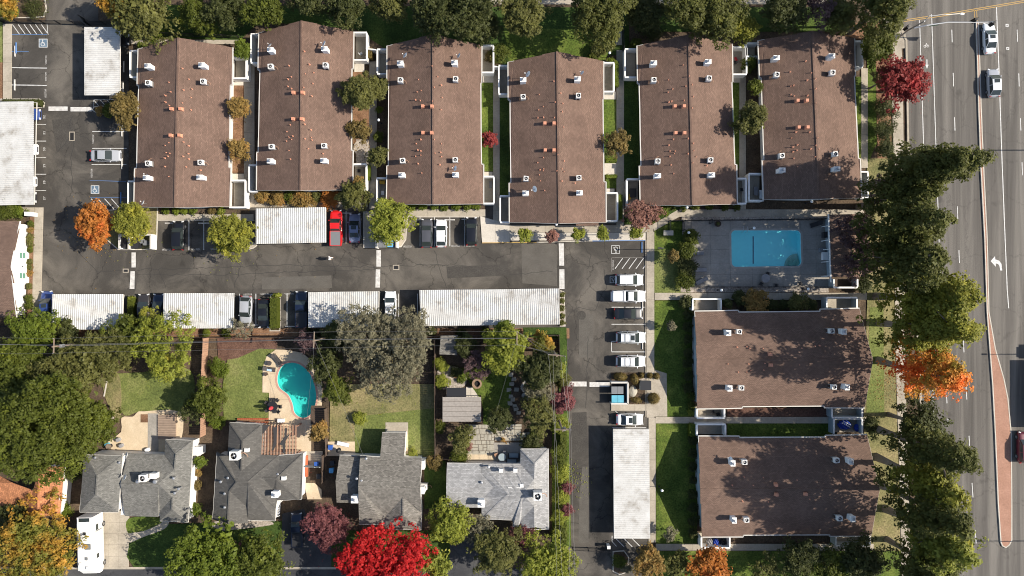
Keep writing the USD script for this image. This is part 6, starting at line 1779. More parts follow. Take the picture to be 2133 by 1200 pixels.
def bones(parts, n=14):
    out = None
    for (a, ra), (b, rb) in parts:
        h = m3.Manifold.batch_hull([m3.Manifold.sphere(ra, n).translate(list(map(float, a))), m3.Manifold.sphere(rb, n).translate(list(map(float, b)))])
        out = h if out is None else out + h
    m = out.refine_to_length(0.05).to_mesh()
    t = trimesh.Trimesh(m.vert_properties[:, :3], m.tri_verts, process=True)
    trimesh.smoothing.filter_taubin(t, iterations=6)
    return np.array(t.vertices), np.array(t.faces)


per = thing("person", "person in white clothes walking across the drive", "person", P(690, 538.5) * [1, 1, 0], 0)
hipL, hipR, kneeL, kneeR, anL, anR = (0, .09, .92), (0, -.09, .92), (.14, .10, .5), (-.06, -.1, .5), (.22, .10, .09), (-.3, -.1, .14)
shL, shR, elL, elR, wrL, wrR = (.02, .19, 1.43), (.02, -.19, 1.43), (-.12, .25, 1.16), (.12, -.25, 1.16), (.02, .27, .93), (.28, -.22, 1.0)
body = [((0, 0, 1.0), .15), ((0.02, 0, 1.38), .15)], [(shL, .08), (shR, .08)], [((.02, 0, 1.45), .06), ((.03, 0, 1.58), .055)], [((.03, 0, 1.64), .095), ((.04, 0, 1.70), .095)], [((.04, 0, 1.6), .065), ((.07, 0, 1.62), .05)], [((.12, 0, 1.655), .02), ((.135, 0, 1.64), .018)], \
    [(hipL, .095), (kneeL, .06)], [(kneeL, .06), (anL, .04)], [(hipR, .095), (kneeR, .06)], [(kneeR, .06), (anR, .04)], [(anL, .04), ((.38, .11, .04), .035)], [(anR, .04), ((-.2, -.1, .05), .035)], [(shL, .06), (elL, .045)], [(elL, .045), (wrL, .03)], [(shR, .06), (elR, .045)], [(elR, .045), (wrR, .03)]
hands = []
for wpt, s in ((wrL, 1), (wrR, -1)):
    wpt = np.array(wpt)
    hands.append([(wpt, .028), (wpt + [.03, 0, -.08], .034)])
    for k in range(4):
        b0 = wpt + [.03 + (k - 1.5) * .018, 0, -.09]
        hands.append([(b0, .011), (b0 + [.012, -s * .012, -.05 - .008 * (k in (1, 2))], .009)])
    hands.append([(wpt + [.05, 0, -.04], .012), (wpt + [.085, -s * .01, -.075], .01)])
part(per, "body", bones(list(body) + hands), "skin", local=True, smooth=True)
part(per, "shirt", bones([[((0, 0, 1.0), .175), ((.02, 0, 1.38), .175)], [(shL, .10), (shR, .10)], [(shL, .085), (elL, .066)], [(shR, .085), (elR, .066)]]), "white_cloth", local=True, smooth=True)
part(per, "trousers", bones([[((0, .04, .95), .14), ((0, -.04, .95), .14)], [(hipL, .118), (kneeL, .082)], [(kneeL, .082), (anL, .062)], [(hipR, .118), (kneeR, .082)], [(kneeR, .082), (anR, .062)]]), "white_cloth", local=True, smooth=True)
part(per, "hair", bones([[((.01, 0, 1.67), .1), ((.02, 0, 1.72), .1)]]), "hair_dark", local=True, smooth=True)

# ================================================================== TRASH BAYS, WHEEL STOPS, BINS
def bay(px, label, h=1.6, mat="pale_wall"):
    pts = [P(x, y, h)[:2] for x, y in px]
    o = np.mean(pts, 0)
    r = thing("trash_enclosure", label, "enclosure", [o[0], o[1], 0])
    for a, b in zip(pts[:-1], pts[1:]):
        part(r, "wall_panel", MB().bar([*a, h / 2], [*b, h / 2], .2, h), mat)
        part(r, "wall_cap", MB().bar([*a, h + .03], [*b, h + .03], .24, .06), "fascia")
    return r


def dumpster(x, y, w, d, label, mat, lid, h=1.25):
    p = P(x, y, h) * [1, 1, 0]
    a, b = M0(w) / 2, M0(d) / 2
    r = thing("dumpster", label, "dumpster", p)
    part(r, "container", MB().add([(-a * .94, -b * .9, .12), (a * .94, -b * .9, .12), (a * .94, b * .9, .12), (-a * .94, b * .9, .12), (-a, -b, h - .1), (a, -b, h - .1), (a, b, h), (-a, b, h)], [[3, 2, 1, 0], [4, 5, 6, 7], [0, 1, 5, 4], [1, 2, 6, 5], [2, 3, 7, 6], [3, 0, 4, 7]]), mat, local=True)
    for s in (-1, 1):
        part(r, "lid", MB().box((s * a * .5, 0, h + .02), (a * .96, b * 2.04, .05)), lid, local=True)
        part(r, "lift_pocket", MB().box((s * (a + .05), 0, h * .6), (.1, b, .14)), mat, local=True)
        for t in (-1, 1):
            part(r, "caster", MB().tube([(s * a * .8 - .03, t * b * .8, .06), (s * a * .8 + .03, t * b * .8, .06)], .06, 8), "rubber", local=True)
    return r


bay([(248, 518), (248, 489), (314, 489), (314, 519)], "white-walled trash bay under the yellow-green tree, open to the drive", mat="white_wall")
bay([(268, 489), (268, 519)], "middle wall of the trash bay beside the orange tree", mat="white_wall")
bay([(784, 517), (784, 484), (826, 484), (826, 516)], "white trash bay under the olive drive tree", mat="white_wall")
bay([(1273, 797), (1308, 797), (1308, 841), (1273, 841)], "pale trash bay among clipped shrubs by the side drive")
dumpster(257, 505, 15, 22, "black dumpster in shade beside the orange tree", "black_plastic", "black_plastic")
dumpster(279, 507, 18, 22, "dark dumpster in the middle of the bay under the yellow-green tree", "dark_metal", "black_plastic")
bin_(296, 502, "grey_plastic", "grey wheeled bin in the trash bay with red rubbish", 90)
bin_(303, 506, "grey_plastic", "second grey wheeled bin, nearest the island kerb", 90)
dumpster(796, 507, 18, 17, "grey dumpster beside the blue-lidded one", "dark_metal", "grey_plastic")
dumpster(813, 506, 13, 17, "dumpster with a bright blue lid under the olive drive tree", "blue_plastic", "sky_blue_plastic")
d_ = dumpster(1286, 813, 25, 15, "dark dumpster with ribbed lids among clipped shrubs", "dark_metal", "grey_plastic")
dumpster(1287, 831, 26, 15, "dumpster with a turquoise lid among clipped shrubs", "dark_metal", "teal_plastic")
r = thing("utility_cabinet", "green utility cabinet set among the clipped shrubs", "cabinet", P(1342, 801) * [1, 1, 0])
part(r, "cabinet_box", MB().box((0, 0, .55), (1.6, 1.3, 1.1)), "grey_wall", local=True)
part(r, "cabinet_lid", MB().box((0, 0, 1.13), (1.7, 1.4, .06)), "dark_metal", local=True)
part(r, "cabinet_door", MB().box((.5, -.66, .55), (.55, .04, .9)), "green_plastic", local=True)
bld = rngb
rk = thing("boulder", "tan boulder beside the dark dumpster", "boulder", P(1318, 815))
m = trimesh.creation.icosphere(3, 1.0)
vv = m.vertices * (1 + .35 * (meshkit.fbm(m.vertices * 1.6 + 7, 3)[:, None] - .5)) * [.65, .95, .6]
part(rk, "stone", (vv, m.faces), "flagstone", local=True)
for x, y, rot, m, lab in ((31.5, 107, 90, "worn_paint", "white wheel stop beside the blue painted bar"), (31, 177, 90, "worn_paint", "white wheel stop at the middle visitor stall near the edge walk"), (254, 273, 90, "worn_paint", "white wheel stop under the bronze tree by the courtyard kerb"), (254, 341, 90, "worn_paint", "white wheel stop ahead of the silver saloon"), (257, 184, 90, "worn_paint", "white wheel stop behind the upright carport"), (258, 139, 90, "worn_paint", "white wheel stop midway behind the upright carport"),
                          (355, 465, 0, "worn_paint", "white wheel stop ahead of the black SUV"), (424, 465, 0, "worn_paint", "white wheel stop in the empty shaded stall"), (722, 444, 0, "worn_paint", "white wheel stop ahead of the blue-grey saloon"), (871, 458, 0, "worn_paint", "white wheel stop by the dark grey hatchback"), (936, 458, 0, "worn_paint", "white wheel stop by the white hatchback"), (973, 457, 0, "worn_paint", "white wheel stop by the black corner car"),
                          (1338, 640, 90, "worn_paint", "white wheel stop between the pickup and the black car"), (1338, 716, 90, "worn_paint", "white wheel stop beside the pearl SUV"), (1337, 515, 90, "blue_paint", "blue wheel stop by the painted wheelchair square"), (252, 412, 90, "blue_paint", "blue wheel stop in the building's shade"), (34, 100, 90, "blue_paint", "blue wheel stop beside the edge walk"), (606, 680, 0, "worn_paint", "white wheel stop behind the navy pickup"), (527, 677, 0, "worn_paint", "white wheel stop near the bare tree")):
    wheel_stop(x, y, rot, lab, m, 1.75)
for x, y, m, lab in ((659, 967, "blue_plastic", "blue wheeled bin beside the dark house's orange planter wall"), (664, 992, "black_plastic", "black wheeled bin in the side passage of the dark house"), (690, 980, "sky_blue_plastic", "light blue wheeled bin in the dark side yard of the warm grey house"), (692, 965, "black_plastic", "black wheeled bin above the light blue one"), (688, 932, "blue_plastic", "blue wheeled bin at the back patio of the warm grey house")):
    bin_(x, y, m, lab, 90)

# ================================================================== LAMPS, SIGNAL, POLES, WIRES
for x, y, lab in ((1435, 484.5, "white globe lamp at the pool gate"), (1503, 604.5, "white globe lamp on the lower pool walk by the gravel"), (1684, 602, "white globe lamp on the lower pool walk by the pool house"), (1691, 420, "white globe lamp under the condominium beside the pool"), (1379, 1022, "white globe lamp on the shaded lawn beside the long carport"), (1571, 475, "small white globe above the turquoise pool"),
                  (788.5, 250, "white globe lamp in the dark bed behind the red pickup's building"), (1270, 110, "white globe lamp among shrubs at the end of the walk"), (630 * 0 + 1159, 467.5, "white globe lamp at the eave above the five little trees"), (1431, 432, "white globe lamp where the pool walk bends")):
    globe_lamp(x, y, lab)
lp = thing("street_lamp", "thin lamp post with a flat head on the lawn beside the striped bay", "street lamp", P(1372, 520) * [1, 1, 0])
part(lp, "post", MB().tube([(0, 0, 0), (0, 0, 4.2)], .05, 8), "dark_metal", local=True)
part(lp, "arm", MB().tube([(0, 0, 4.1), (-.5, 0, 4.25)], .035, 6), "dark_metal", local=True)
part(lp, "lamp_head", MB().box((-.75, 0, 4.25), (.55, .22, .12)), "dark_metal", local=True)
# traffic signal
sb = P(1861.5, 86) * [1, 1, 0]
sg = thing("traffic_signal", "traffic signal mast reaching over the turn lane with a street lamp on top", "traffic signal", sb)
top = P(1925, 38, 8.0)
part(sg, "mast", MB().tube([sb, (sb + top) / 2 * [1, 1, 1], np.array([sb[0] + .01, sb[1] + .01, 8.0])], [.16, .13, .1], 10), "grey_metal")
z = 5.9
arm = [np.array([sb[0], sb[1], z - .5]), P(1930, 53, z), P(1975, 46.5, z + .25), P(2040, 46.5, z + .35), P(2072, 46, z + .4)]
part(sg, "signal_arm", MB().tube(arm, [.12, .11, .09, .075, .06], 8), "galvanised")
part(sg, "lamp_arm", MB().tube([np.array([sb[0], sb[1], 7.8]), P(1935, 33.5, 8.4), P(1970, 30, 8.6), P(2000, 29, 8.6)], [.07, .06, .05, .04], 7), "galvanised")
part(sg, "lamp_head", MB().add(*(lambda m: (m.vertices * [.36, .17, .1] + P(2004, 29, 8.6), m.faces))(trimesh.creation.icosphere(2, 1.0))), "white_paint", smooth=True)
for x, y, rot in ((2029, 42, .1), (2066, 49, .3), (1887, 58, .9)):
    h = sub(sg, "signal_head")
    p = P(x, y, z + (.2 if x > 1900 else -1.5))
    part(h, "housing", MB().box(p, (.36, .3, 1.05), rot), "black_metal")
    part(h, "back_plate", MB().box(p + [0, .12, 0], (.62, .03, 1.3), rot), "black_metal")
    for k in range(3):
        part(h, "visor", MB().tube([p + [0, -.14, .33 - k * .33], p + [0, -.36, .33 - k * .33]], .13, 8), "black_metal")
part(sg, "name_sign", MB().bar(P(1936, 54.5, z - .35), P(1955, 51.5, z - .35), .04, .4), "green_plastic")
part(sg, "camera_box", MB().box(P(2068, 46, z + .6), (.2, .2, .2)), "white_paint")
for x, y, hh in ((2190, 313, 8.5), (2240, 738, 9.0), (2230, 1127, 9.0)):
    q = thing("street_lamp", f"lamp post past the road's edge, its thin shadow {'near the tip of the widest pine' if y < 400 else 'across the wide brick median' if y < 800 else 'across the end of the median'}", "street lamp", P(x, y) * [1, 1, 0])
    part(q, "post", MB().tube([(0, 0, 0), (0, 0, hh)], [.11, .07], 8), "galvanised", local=True)
    part(q, "arm", MB().tube([(0, 0, hh - .1), (-1.6, 0, hh + .35)], .05, 6), "galvanised", local=True)
    part(q, "lamp_head", MB().box((-1.9, 0, hh + .36), (.7, .26, .12)), "galvanised", local=True)


def pole(base, h, label, arms, mat="wood_pole"):
    b = np.array([base[0], base[1], 0.0])
    r = thing("utility_pole", label, "utility pole", b)
    part(r, "pole", MB().tube([b, b + [0, 0, h]], [.17, .12], 9), mat)
    ends = []
    for z_, d, ln in arms:
        d = np.array([*d, 0.0]) / np.linalg.norm(d)
        a_, c_ = b + d * ln + [0, .12, z_], b - d * ln + [0, .12, z_]
        part(r, "crossarm", MB().bar(a_, c_, .12, .14), mat)
        for q in (a_, c_):
            part(r, "insulator", MB().lathe(q + [0, 0, .06], [(.05, 0), (.07, .1), (.03, .2), (0, .21)], 7), "grey_fabric")
        ends += [a_ + [0, 0, .26], c_ + [0, 0, .26]]
    return r, b, ends


ZP = 9.5
_, b1, e1 = pole(P(112, 722, ZP), ZP + .3, "wooden utility pole with a crossarm over the dense green trees", [(ZP, (.02, 1), 1.05)])
_, b2, e2 = pole(P(654, 710, ZP), ZP + .3, "wooden utility pole behind the kidney pool with a crossarm", [(ZP, (-.06, -1), 1.15)])
_, b3, e3 = pole(P(1077, 706, ZP), ZP + .3, "utility pole with twin crossarms above the lime tree", [(ZP, (0, 1), .95), (ZP - .5, (0.02, 1), .9)])
_, b4, e4 = pole(P(1160, 742, ZP), ZP + .2, "utility pole where the wires turn down the side drive", [(ZP, (1, -.1), 1.2), (ZP - .5, (1, -.1), .5)])
_, b5, e5 = pole(P(1172, 897, ZP), ZP + .2, "utility pole with double crossarms beside the flagstone terrace", [(ZP, (1, 0), 1.15), (ZP - .6, (1, 0), 1.0)])
for r_name, b in (("transformer", b1), ("transformer", b5)):
    t_ = thing("pole_transformer", "grey drum transformer hung on the pole over the green trees" if b is b1 else "pale drum transformer on the pole by the flagstone terrace", "transformer", b + [.35, 0, ZP - 1.6])
    part(t_, "drum", MB().lathe((0, 0, 0), [(0, 0), (.26, 0), (.26, .8), (.2, .9), (0, .92)], 12), "grey_metal", local=True)
    part(t_, "bushing", MB().lathe((0, 0, .9), [(.05, 0), (.06, .15), (0, .25)], 7), "clay_pot", local=True)
W0 = lambda y: P(-60, y, ZP)  # noqa: E731
top_ = [e1, e2, e3]
wire([W0(704), e1[0], e2[1], e3[0]], "overhead wire nearest the carport roofs, running above the back fence")
wire([W0(737), e1[1], e2[0], e3[1]], "overhead wire farthest from the carports, crossing the kidney pool")
wire([P(-60, 716, ZP - .6), b1 + [.1, 0, ZP - .6], b2 + [0, .1, ZP - .6], b3 + [0, 0, ZP - .6]], "thick middle cable strung between the back-fence poles", .035)
wire([P(-60, 719, ZP - 1.4), b1 + [.1, .1, ZP - 1.6], b2 + [0, .1, ZP - 1.6], b3 + [0, 0, ZP - 1.6]], "lower slack cable strung between the back-fence poles", .03)
for i, (a_, b_) in enumerate(((e3[0], e4[1]), (e3[1], e4[0]), (e3[2], e4[2]), (e3[3], e4[3]))):
    wire([a_, b_], f"{['first', 'second', 'third', 'fourth'][i]} short wire slanting between the lime tree pole and the side drive pole", sag=.2)
for i, (k0, xb) in enumerate(((0, 1200), (1, 1160), (2, 1186), (3, 1174))):
    wire([e4[k0], e5[k0], P(xb, 1260, ZP)], f"{['outermost wire over the side drive', 'innermost wire over the ivy', 'second wire over the hedge beside the side drive', 'third wire over the hedge beside the side drive'][i]}, running down the picture")
for a_, b_, lab in ((b2 + [0, 0, ZP - .3], P(634, 915, 3.2), "service wire dropping across the kidney pool to the dark house"), (b2 + [0, 0, ZP - .35], P(757, 950, 3.2), "service wire dropping over the dry lawn to the warm grey house"), (b3 + [0, 0, ZP - .3], P(1027, 884, 3.0), "service wire dropping over the garden to the terrace"), (b5 + [0, 0, ZP - .9], P(1110, 820, 3.4) * [1, 1, 1], "service wire end by the terrace trees")):
    wire([a_, b_], lab, sag=.25)

# ================================================================== GATES AND FENCES
fence([(-20, 39), (8, 47), (95, 50)], "black iron gate leaf and fence at the top entrance", 1.6, "black_metal", "iron_gate", metal=True, cat="gate")
fence([(95, 50), (176, 52)], "black sliding gate across the top entrance", 1.6, "black_metal", "iron_gate", metal=True, cat="gate")
fence([(176, 40), (188, 53), (262, 50)], "black iron fence beyond the upright carport", 1.6, "black_metal", "iron_fence", metal=True)
fence([(1192, 1139), (1268, 1142)], "dark sliding gate across the side drive at the bottom", 1.6, "black_metal", "iron_gate", metal=True, cat="gate")
single("gate_post", MB().bb(*(P(1268, 1140, 1.2)[:2] - .2), 0, *(P(1268, 1140, 1.2)[:2] + .2), 1.25).bb(*(P(1268, 1140, 1.2)[:2] - .25), 1.25, *(P(1268, 1140, 1.2)[:2] + .25), 1.32), "white_paint", "white gate motor post by the bottom sliding gate", "gate post")
fence([(340, 74), (500, 80)], "dark metal fence at the edge of the north lawn by the first condominium", 1.4, "black_metal", "metal_fence", metal=True)
fence([(1296, 40), (1297, 106)], "black metal fence beside the little north walk", 1.6, "black_metal", "metal_fence", metal=True)
fence([(90, 706), (430, 702), (690, 702), (905, 700), (1160, 698)], "weathered wooden fence between the carports and the back yards", 1.7, "dark_wood", board=.3)
f_ = fence([(434, 704), (430, 780), (428, 905)], "orange-brown wooden fence between two back yards", 1.9, "orange_wood", board=.32, thick=.1)
fence([(681, 850), (683, 945)], "wooden fence beside the orange bush", 1.6, "dark_wood", board=.3)
fence([(907, 708), (908, 952)], "dark wooden fence between the dry lawn and the terrace garden", 1.9, "dark_wood", board=.3)
fence([(676, 945), (676, 1000)], "dark side-yard fence by the light blue bin", 1.7, "dark_wood", board=.3)
fence([(905, 953), (942, 953)], "short wooden fence between two rear corners of houses", 1.6, "dark_wood", board=.3)
fence([(1163, 697), (1165, 760)], "wooden fence corner beside the ivy strip", 1.7, "dark_wood", board=.3)
fence([(630, 968), (672, 968)], "short wooden side gate by the dark house", 1.7, "grey_wall", "side_gate", board=.3, cat="gate")
for k, (x0, x1, y) in enumerate(((-40, 46, 679),)):
    fence([(x0, y), (x1, y)], "white-topped fence below the gabled white building", 1.5, "dark_metal", "metal_fence", metal=True)

# ================================================================== YARD THINGS
# flagstone terrace: separate stones
rt = np.random.default_rng(11)
ter = thing("flagstone_terrace", kind="structure")


def flags(x0, y0, x1, y1, mat="flagstone"):
    y = y0
    while y < y1 - 3:
        hh = rt.choice([9, 11, 13])
        hh = min(hh, y1 - y)
        x = x0 + rt.uniform(-3, 1)
        while x < x1 - 2:
            ww = min(rt.choice([8, 10, 13, 15]), x1 - x)
            if ww > 4:
                split = hh > 10 and rt.random() < .35
                for a0, a1 in (((y, y + hh / 2), (y + hh / 2, y + hh)) if split else ((y, y + hh),)):
                    p, q_ = P(x + .5, a1 - .5), P(x + ww - .5, a0 + .5)
                    part(ter, "stone", MB().bb(p[0], p[1], 0, q_[0], q_[1], .09 + rt.uniform(-.012, .012)), mat)
            x += ww
        y += hh


flags(976, 884, 1030, 947)
flags(1056, 883, 1089, 918)
flags(1030, 884, 1056, 918)
for x, y in ((1092, 906), (1100, 905), (1107, 908), (1062, 840), (1068, 832), (1072, 846), (1064, 826), (1060, 812), (1066, 800), (1070, 790), (1075, 852), (1080, 860), (1064, 780), (1072, 770), (1076, 812)):
    part(ter, "stone", MB().prism([P(x + a * 4.5 + rt.uniform(-1, 1), y + b * 4 + rt.uniform(-1, 1))[:2] for a, b in ((-1, -1), (1, -1), (1.2, .2), (.8, 1), (-1, 1))], 0, .085), "flagstone")
sheet("terrace_bed", rect(972, 882, 1092, 950), "soil", 0.03)
sheet("concrete_apron", rect(1028, 922, 1098, 966), "deck_concrete", 0.06)
sheet("concrete_apron", rect(940, 944, 1030, 966), "sand_deck", 0.05)
# corrugated patio cover
pc = thing("patio_cover", "brown ribbed patio cover over the terrace garden", "pergola", P(962, 845) * [1, 1, 0])
for k in range(5):
    y0, y1 = 827 + k * 10.4, 827 + (k + 1) * 10.4 - .3
    a_, b_ = P(922, y1, 2.6), P(1002, y0, 2.6)
    part(pc, "roof_strip", MB().prism([(a_[0], a_[1]), (b_[0], a_[1]), (b_[0], b_[1]), (a_[0], b_[1])], [2.50, 2.50, 2.56, 2.56], [2.53, 2.53, 2.62, 2.62]), "shed_roof")
for k in range(13):
    x = 922 + 80 * k / 12
    a_, b_ = P(x, 880, 2.45), P(x, 826, 2.45)
    part(pc, "rafter", MB().bar(a_, b_, .07, .14), "dark_wood")
part(pc, "upper_roof", MB().bb(*P(930, 827, 2.5)[:2], 2.42, *P(971, 808, 2.5)[:2], 2.5), "dark_metal")
for x, y in ((924, 878), (1000, 878), (924, 810), (1000, 829)):
    p = P(x, y, 0) + (P(x, y, 2.4) - P(x, y, 0)) * [1, 1, 0]
    part(pc, "post", MB().bb(p[0] - .06, p[1] - .06, 0, p[0] + .06, p[1] + .06, 2.4), "dark_wood")
sh = thing("garden_shed", "grey-roofed garden shed below the back wires", "shed", P(934, 724) * [1, 1, 0])
part(sh, "roof_slope", roof_face([(918, 699, 2.6), (954, 698, 2.6), (952, 740, 2.3), (915, 738, 2.3)]), "roof_warm_grey")
part(sh, "wall", MB().prism([P(x, y, 2.4)[:2] for x, y in ((921, 703), (951, 702), (949, 736), (919, 735))], 0, 2.25), "fence_wood")
part(sh, "door", MB().bb(*P(928, 737, 2.3)[:2], .1, *(P(938, 736.4, 2.3)[:2]), 2.0), "dark_wood")
single("tall_planter", MB().lathe(P(994, 798), [(0, 0), (.62, 0), (.7, .5), (.78, .95), (.5, .95), (.42, .6), (0, .6)], 22), "fence_wood", "round tan fire pit with a dark hollow by the patio cover", "fire pit")
single("ash_hollow", MB().lathe(P(994, 798), [(0, .61), (.42, .62), (.42, .64), (0, .66)], 18), "void", "black ash in the round fire pit", "ash")
single("clay_pot", MB().lathe(P(949, 782), [(0, 0), (.22, 0), (.32, .45), (.27, .45), (.22, .3), (0, .3)], 14), "clay_pot", "round clay pot on the gravel above the patio cover", "pot")
sheet("gravel_bed", smooth_px([(912, 770), (940, 762), (968, 775), (966, 806), (912, 808)], 4), "gravel", 0.05)
sheet("pale_slab", rect(971, 806, 1004, 828), "white_concrete", 0.06)
bn = thing("curved_bench", "pale L-shaped stone bench under the dark garden trees", "bench", P(1090, 802) * [1, 1, 0])
for q_ in ([(1086, 806), (1096, 790)], [(1086, 806), (1092, 815)], [(1092, 815), (1099, 812)]):
    a_, b_ = P(*q_[0]), P(*q_[1])
    part(bn, "bench_seat", MB().bar(a_ + [0, 0, .42], b_ + [0, 0, .42], .4, .12), "stone_bench")
    part(bn, "bench_support", MB().bar(a_ * .8 + b_ * .2 + [0, 0, .18], a_ * .75 + b_ * .25 + [0, 0, .18], .34, .36), "stone_bench")
table_round(P(1092, 823) * [1, 1, 0], .42, .5, "small round stone table by the curved bench", "stone_bench", "stone_bench")
table_round(P(1046, 950) * [1, 1, 0] + [0, 0, .07], .6, .74, "round dark table on the shaded terrace of the pale grey house", top="blue_grey_wall")
for x, y, r, lab in ((1034, 945, 20, "tan chair on the shaded terrace, in front of the round dark table"), (1041, 960, 60, "chair near the house wall on the shaded terrace"), (1051, 940, -90, "pale chair behind the round dark terrace table")):
    chair("terrace_chair", P(x, y) * [1, 1, 0] + [0, 0, .07], r, lab, seat="orange_wood" if "tan" in lab else "grey_fabric")
for x, y, lab in ((1066, 960, "grey sofa against the pale grey house on the terrace"), (1070, 948, "grey sofa set across the terrace corner")):
    so = thing("outdoor_sofa", lab, "sofa", P(x, y) * [1, 1, 0] + [0, 0, .07])
    part(so, "seat", MB().box((0, 0, .3), (1.6, .8, .3)), "blue_grey_wall", local=True)
    part(so, "backrest", MB().box((0, -.36, .6), (1.6, .16, .4)), "dark_fabric", local=True)
    for s in (-1, 1):
        part(so, "armrest", MB().box((s * .8, 0, .45), (.16, .8, .3)), "dark_fabric", local=True)
for x, y, leaf, lab in ((1048, 914, "leaf_bronze_orange", "potted plant with orange leaves on the flagstones"), (1030, 897, "leaf_dark", "dark potted shrub on the flagstones")):
    p_ = thing("potted_plant", lab, "plant", P(x, y) + [0, 0, .09])
    part(p_, "pot", MB().lathe((0, 0, 0), [(0, 0), (.22, 0), (.3, .45), (.25, .45), (0, .4)], 12), "clay_pot", local=True)
    v_, q_ = leaves(np.random.default_rng(3), np.random.default_rng(4).normal(size=(14, 3)) * [.22, .22, .12] + [0, 0, .65], np.full(14, .18), 14, .08)
    part(p_, "foliage", (v_, q_), leaf, local=True)
# dark grey house: pergola, planters
pg = thing("pergola", "red-brown slatted pergola with torn black shade cloth behind the dark grey house", "pergola", P(584, 918) * [1, 1, 0])
for k in range(12):
    x = 546 + k * 6.4
    part(pg, "beam", MB().bar(P(x, 885, 2.6), P(x - 1, 948, 2.6), .09, .14), "orange_wood")
for k in range(22):
    y = 889 + k * 2.75
    part(pg, "slat", MB().bar(P(546, y, 2.46), P(618, y, 2.46), .10, .05), "pergola_wood")
for x, y in ((547, 887), (618, 888), (617, 945), (580, 887)):
    p = P(x, y, 2.4)
    part(pg, "post", MB().bb(p[0] - .08, p[1] - .08, 0, p[0] + .08, p[1] + .08, 2.4), "pergola_wood")
for q_, lab in (([(569, 890), (577, 890), (576, 924), (569, 940), (566, 938), (570, 920)], "long torn black shade cloth lying on the pergola"), ([(594, 892), (598, 892), (597, 908), (604, 904), (594, 920), (593, 946), (590, 944), (588, 928), (582, 926), (592, 910)], "crumpled black shade cloth lying on the pergola"), ([(547, 885), (562, 885), (547, 905)], "black triangular shade cloth at the pergola's roof corner")):
    single("shade_cloth", MB().prism([P(x, y, 2.74)[:2] for x, y in q_], 2.70, 2.73), "dark_fabric", lab, "shade cloth")
sheet("patio_slab", rect(545, 884, 648, 956), "sand_deck", 0.06)
wp = thing("brick_planter", "orange brick planter against the lawn behind the dark grey house", "planter", P(527, 875) * [1, 1, 0])
for k in range(16):
    x = 496 + k * 4
    part(wp, "brick", MB().bb(P(x + .3, 0)[0], P(0, 880)[1], 0, P(x + 3.7, 0)[0], P(0, 877.5)[1], .45), "orange_brick")
    part(wp, "brick", MB().bb(P(x + .3, 0)[0], P(0, 873)[1], 0, P(x + 3.7, 0)[0], P(0, 870.5)[1], .45), "orange_brick")
part(wp, "earth", MB().bb(P(496, 0)[0], P(0, 877)[1], 0, P(560, 0)[0], P(0, 873.4)[1], .38), "bark_mulch")
wp = thing("brick_planter", "narrow orange brick planter along the white side wall of the dark grey house", "planter", P(640, 967) * [1, 1, 0])
for k in range(11):
    y = 948 + k * 4
    part(wp, "brick", MB().bb(P(637.5, 0)[0], P(0, y + 3.7)[1], 0, P(642, 0)[0], P(0, y)[1], .5), "orange_brick")
sheet("side_passage", rect(630, 940, 672, 970), "concrete", 0.06)
sheet("side_passage", [(634, 1006), (655, 1006), (670, 1020), (670, 1040), (640, 1040)], "sand_deck", 0.06)
ck = thing("bicycle", "bicycle leaning by the upper edge of the pergola", "bicycle", P(569, 876) * [1, 1, 0] + [0, 0, .12])
for x in (-.5, .5):
    m_ = trimesh.creation.torus(.32, .025, major_sections=20, minor_sections=6); m_.apply_transform(trimesh.transformations.rotation_matrix(math.pi / 2 - .25, [1, 0, 0]))
    part(ck, "wheel", (m_.vertices + [x, 0, .34], m_.faces), "rubber", local=True)
part(ck, "frame", MB().tube([(-.5, 0, .34), (-.15, .1, .8), (.4, .12, .82), (.5, 0, .34)], .025, 6).tube([(-.15, .1, .8), (0, .02, .34), (.4, .12, .82)], .025, 6), "dark_metal", local=True)
part(ck, "saddle", MB().box((-.18, .12, .92), (.24, .12, .06)), "black_plastic", local=True)
part(ck, "handlebar", MB().bar((.42, -.12, .98), (.42, .36, .98), .04, .04), "dark_metal", local=True)
single("cooler_box", MB().box(P(587, 875) + [0, 0, .32], (.95, .55, .4)).box(P(587, 875) + [0, 0, .55], (1.0, .6, .06)), "white_paint", "white cooler box at the foot of the kidney pool", "cooler")
# grey house by the motorhome: back patio
sheet("back_patio", smooth_px([(253, 870), (276, 868), (287, 858), (300, 857), (375, 858), (377, 917), (350, 940), (250, 940), (220, 925), (252, 900)], 3), "sand_deck", 0.07)
sheet("back_patio", [(308, 861), (330, 861), (330, 945), (308, 945)], "deck_concrete", 0.10)
sheet("rusty_slab", rect(293, 863, 308, 880), "bark_mulch", 0.11)
bd = thing("backyard_deck", "weathered timber deck beyond the patio of the grey house", "deck", P(350, 888) * [1, 1, 0])
for k in range(14):
    y = 864 + k * 3.6
    part(bd, "plank", MB().bb(P(331, 0)[0], P(0, y + 3.2)[1], .12, P(368, 0)[0], P(0, y)[1], .34), "deck_wood")
for q_, lab in ((rect(341, 864, 369, 878), "step"),):
    part(bd, "rail_frame", MB().bar(P(344, 863, .8), P(368, 863, .8), .08, .1).bar(P(368, 863, .8), P(367, 878, .8), .08, .1), "dark_wood")
table_round(P(232, 928) * [1, 1, 0] + [0, 0, .08], .45, .7, "round table in a heap of things on the back patio under the green tree", top="wood_pole")
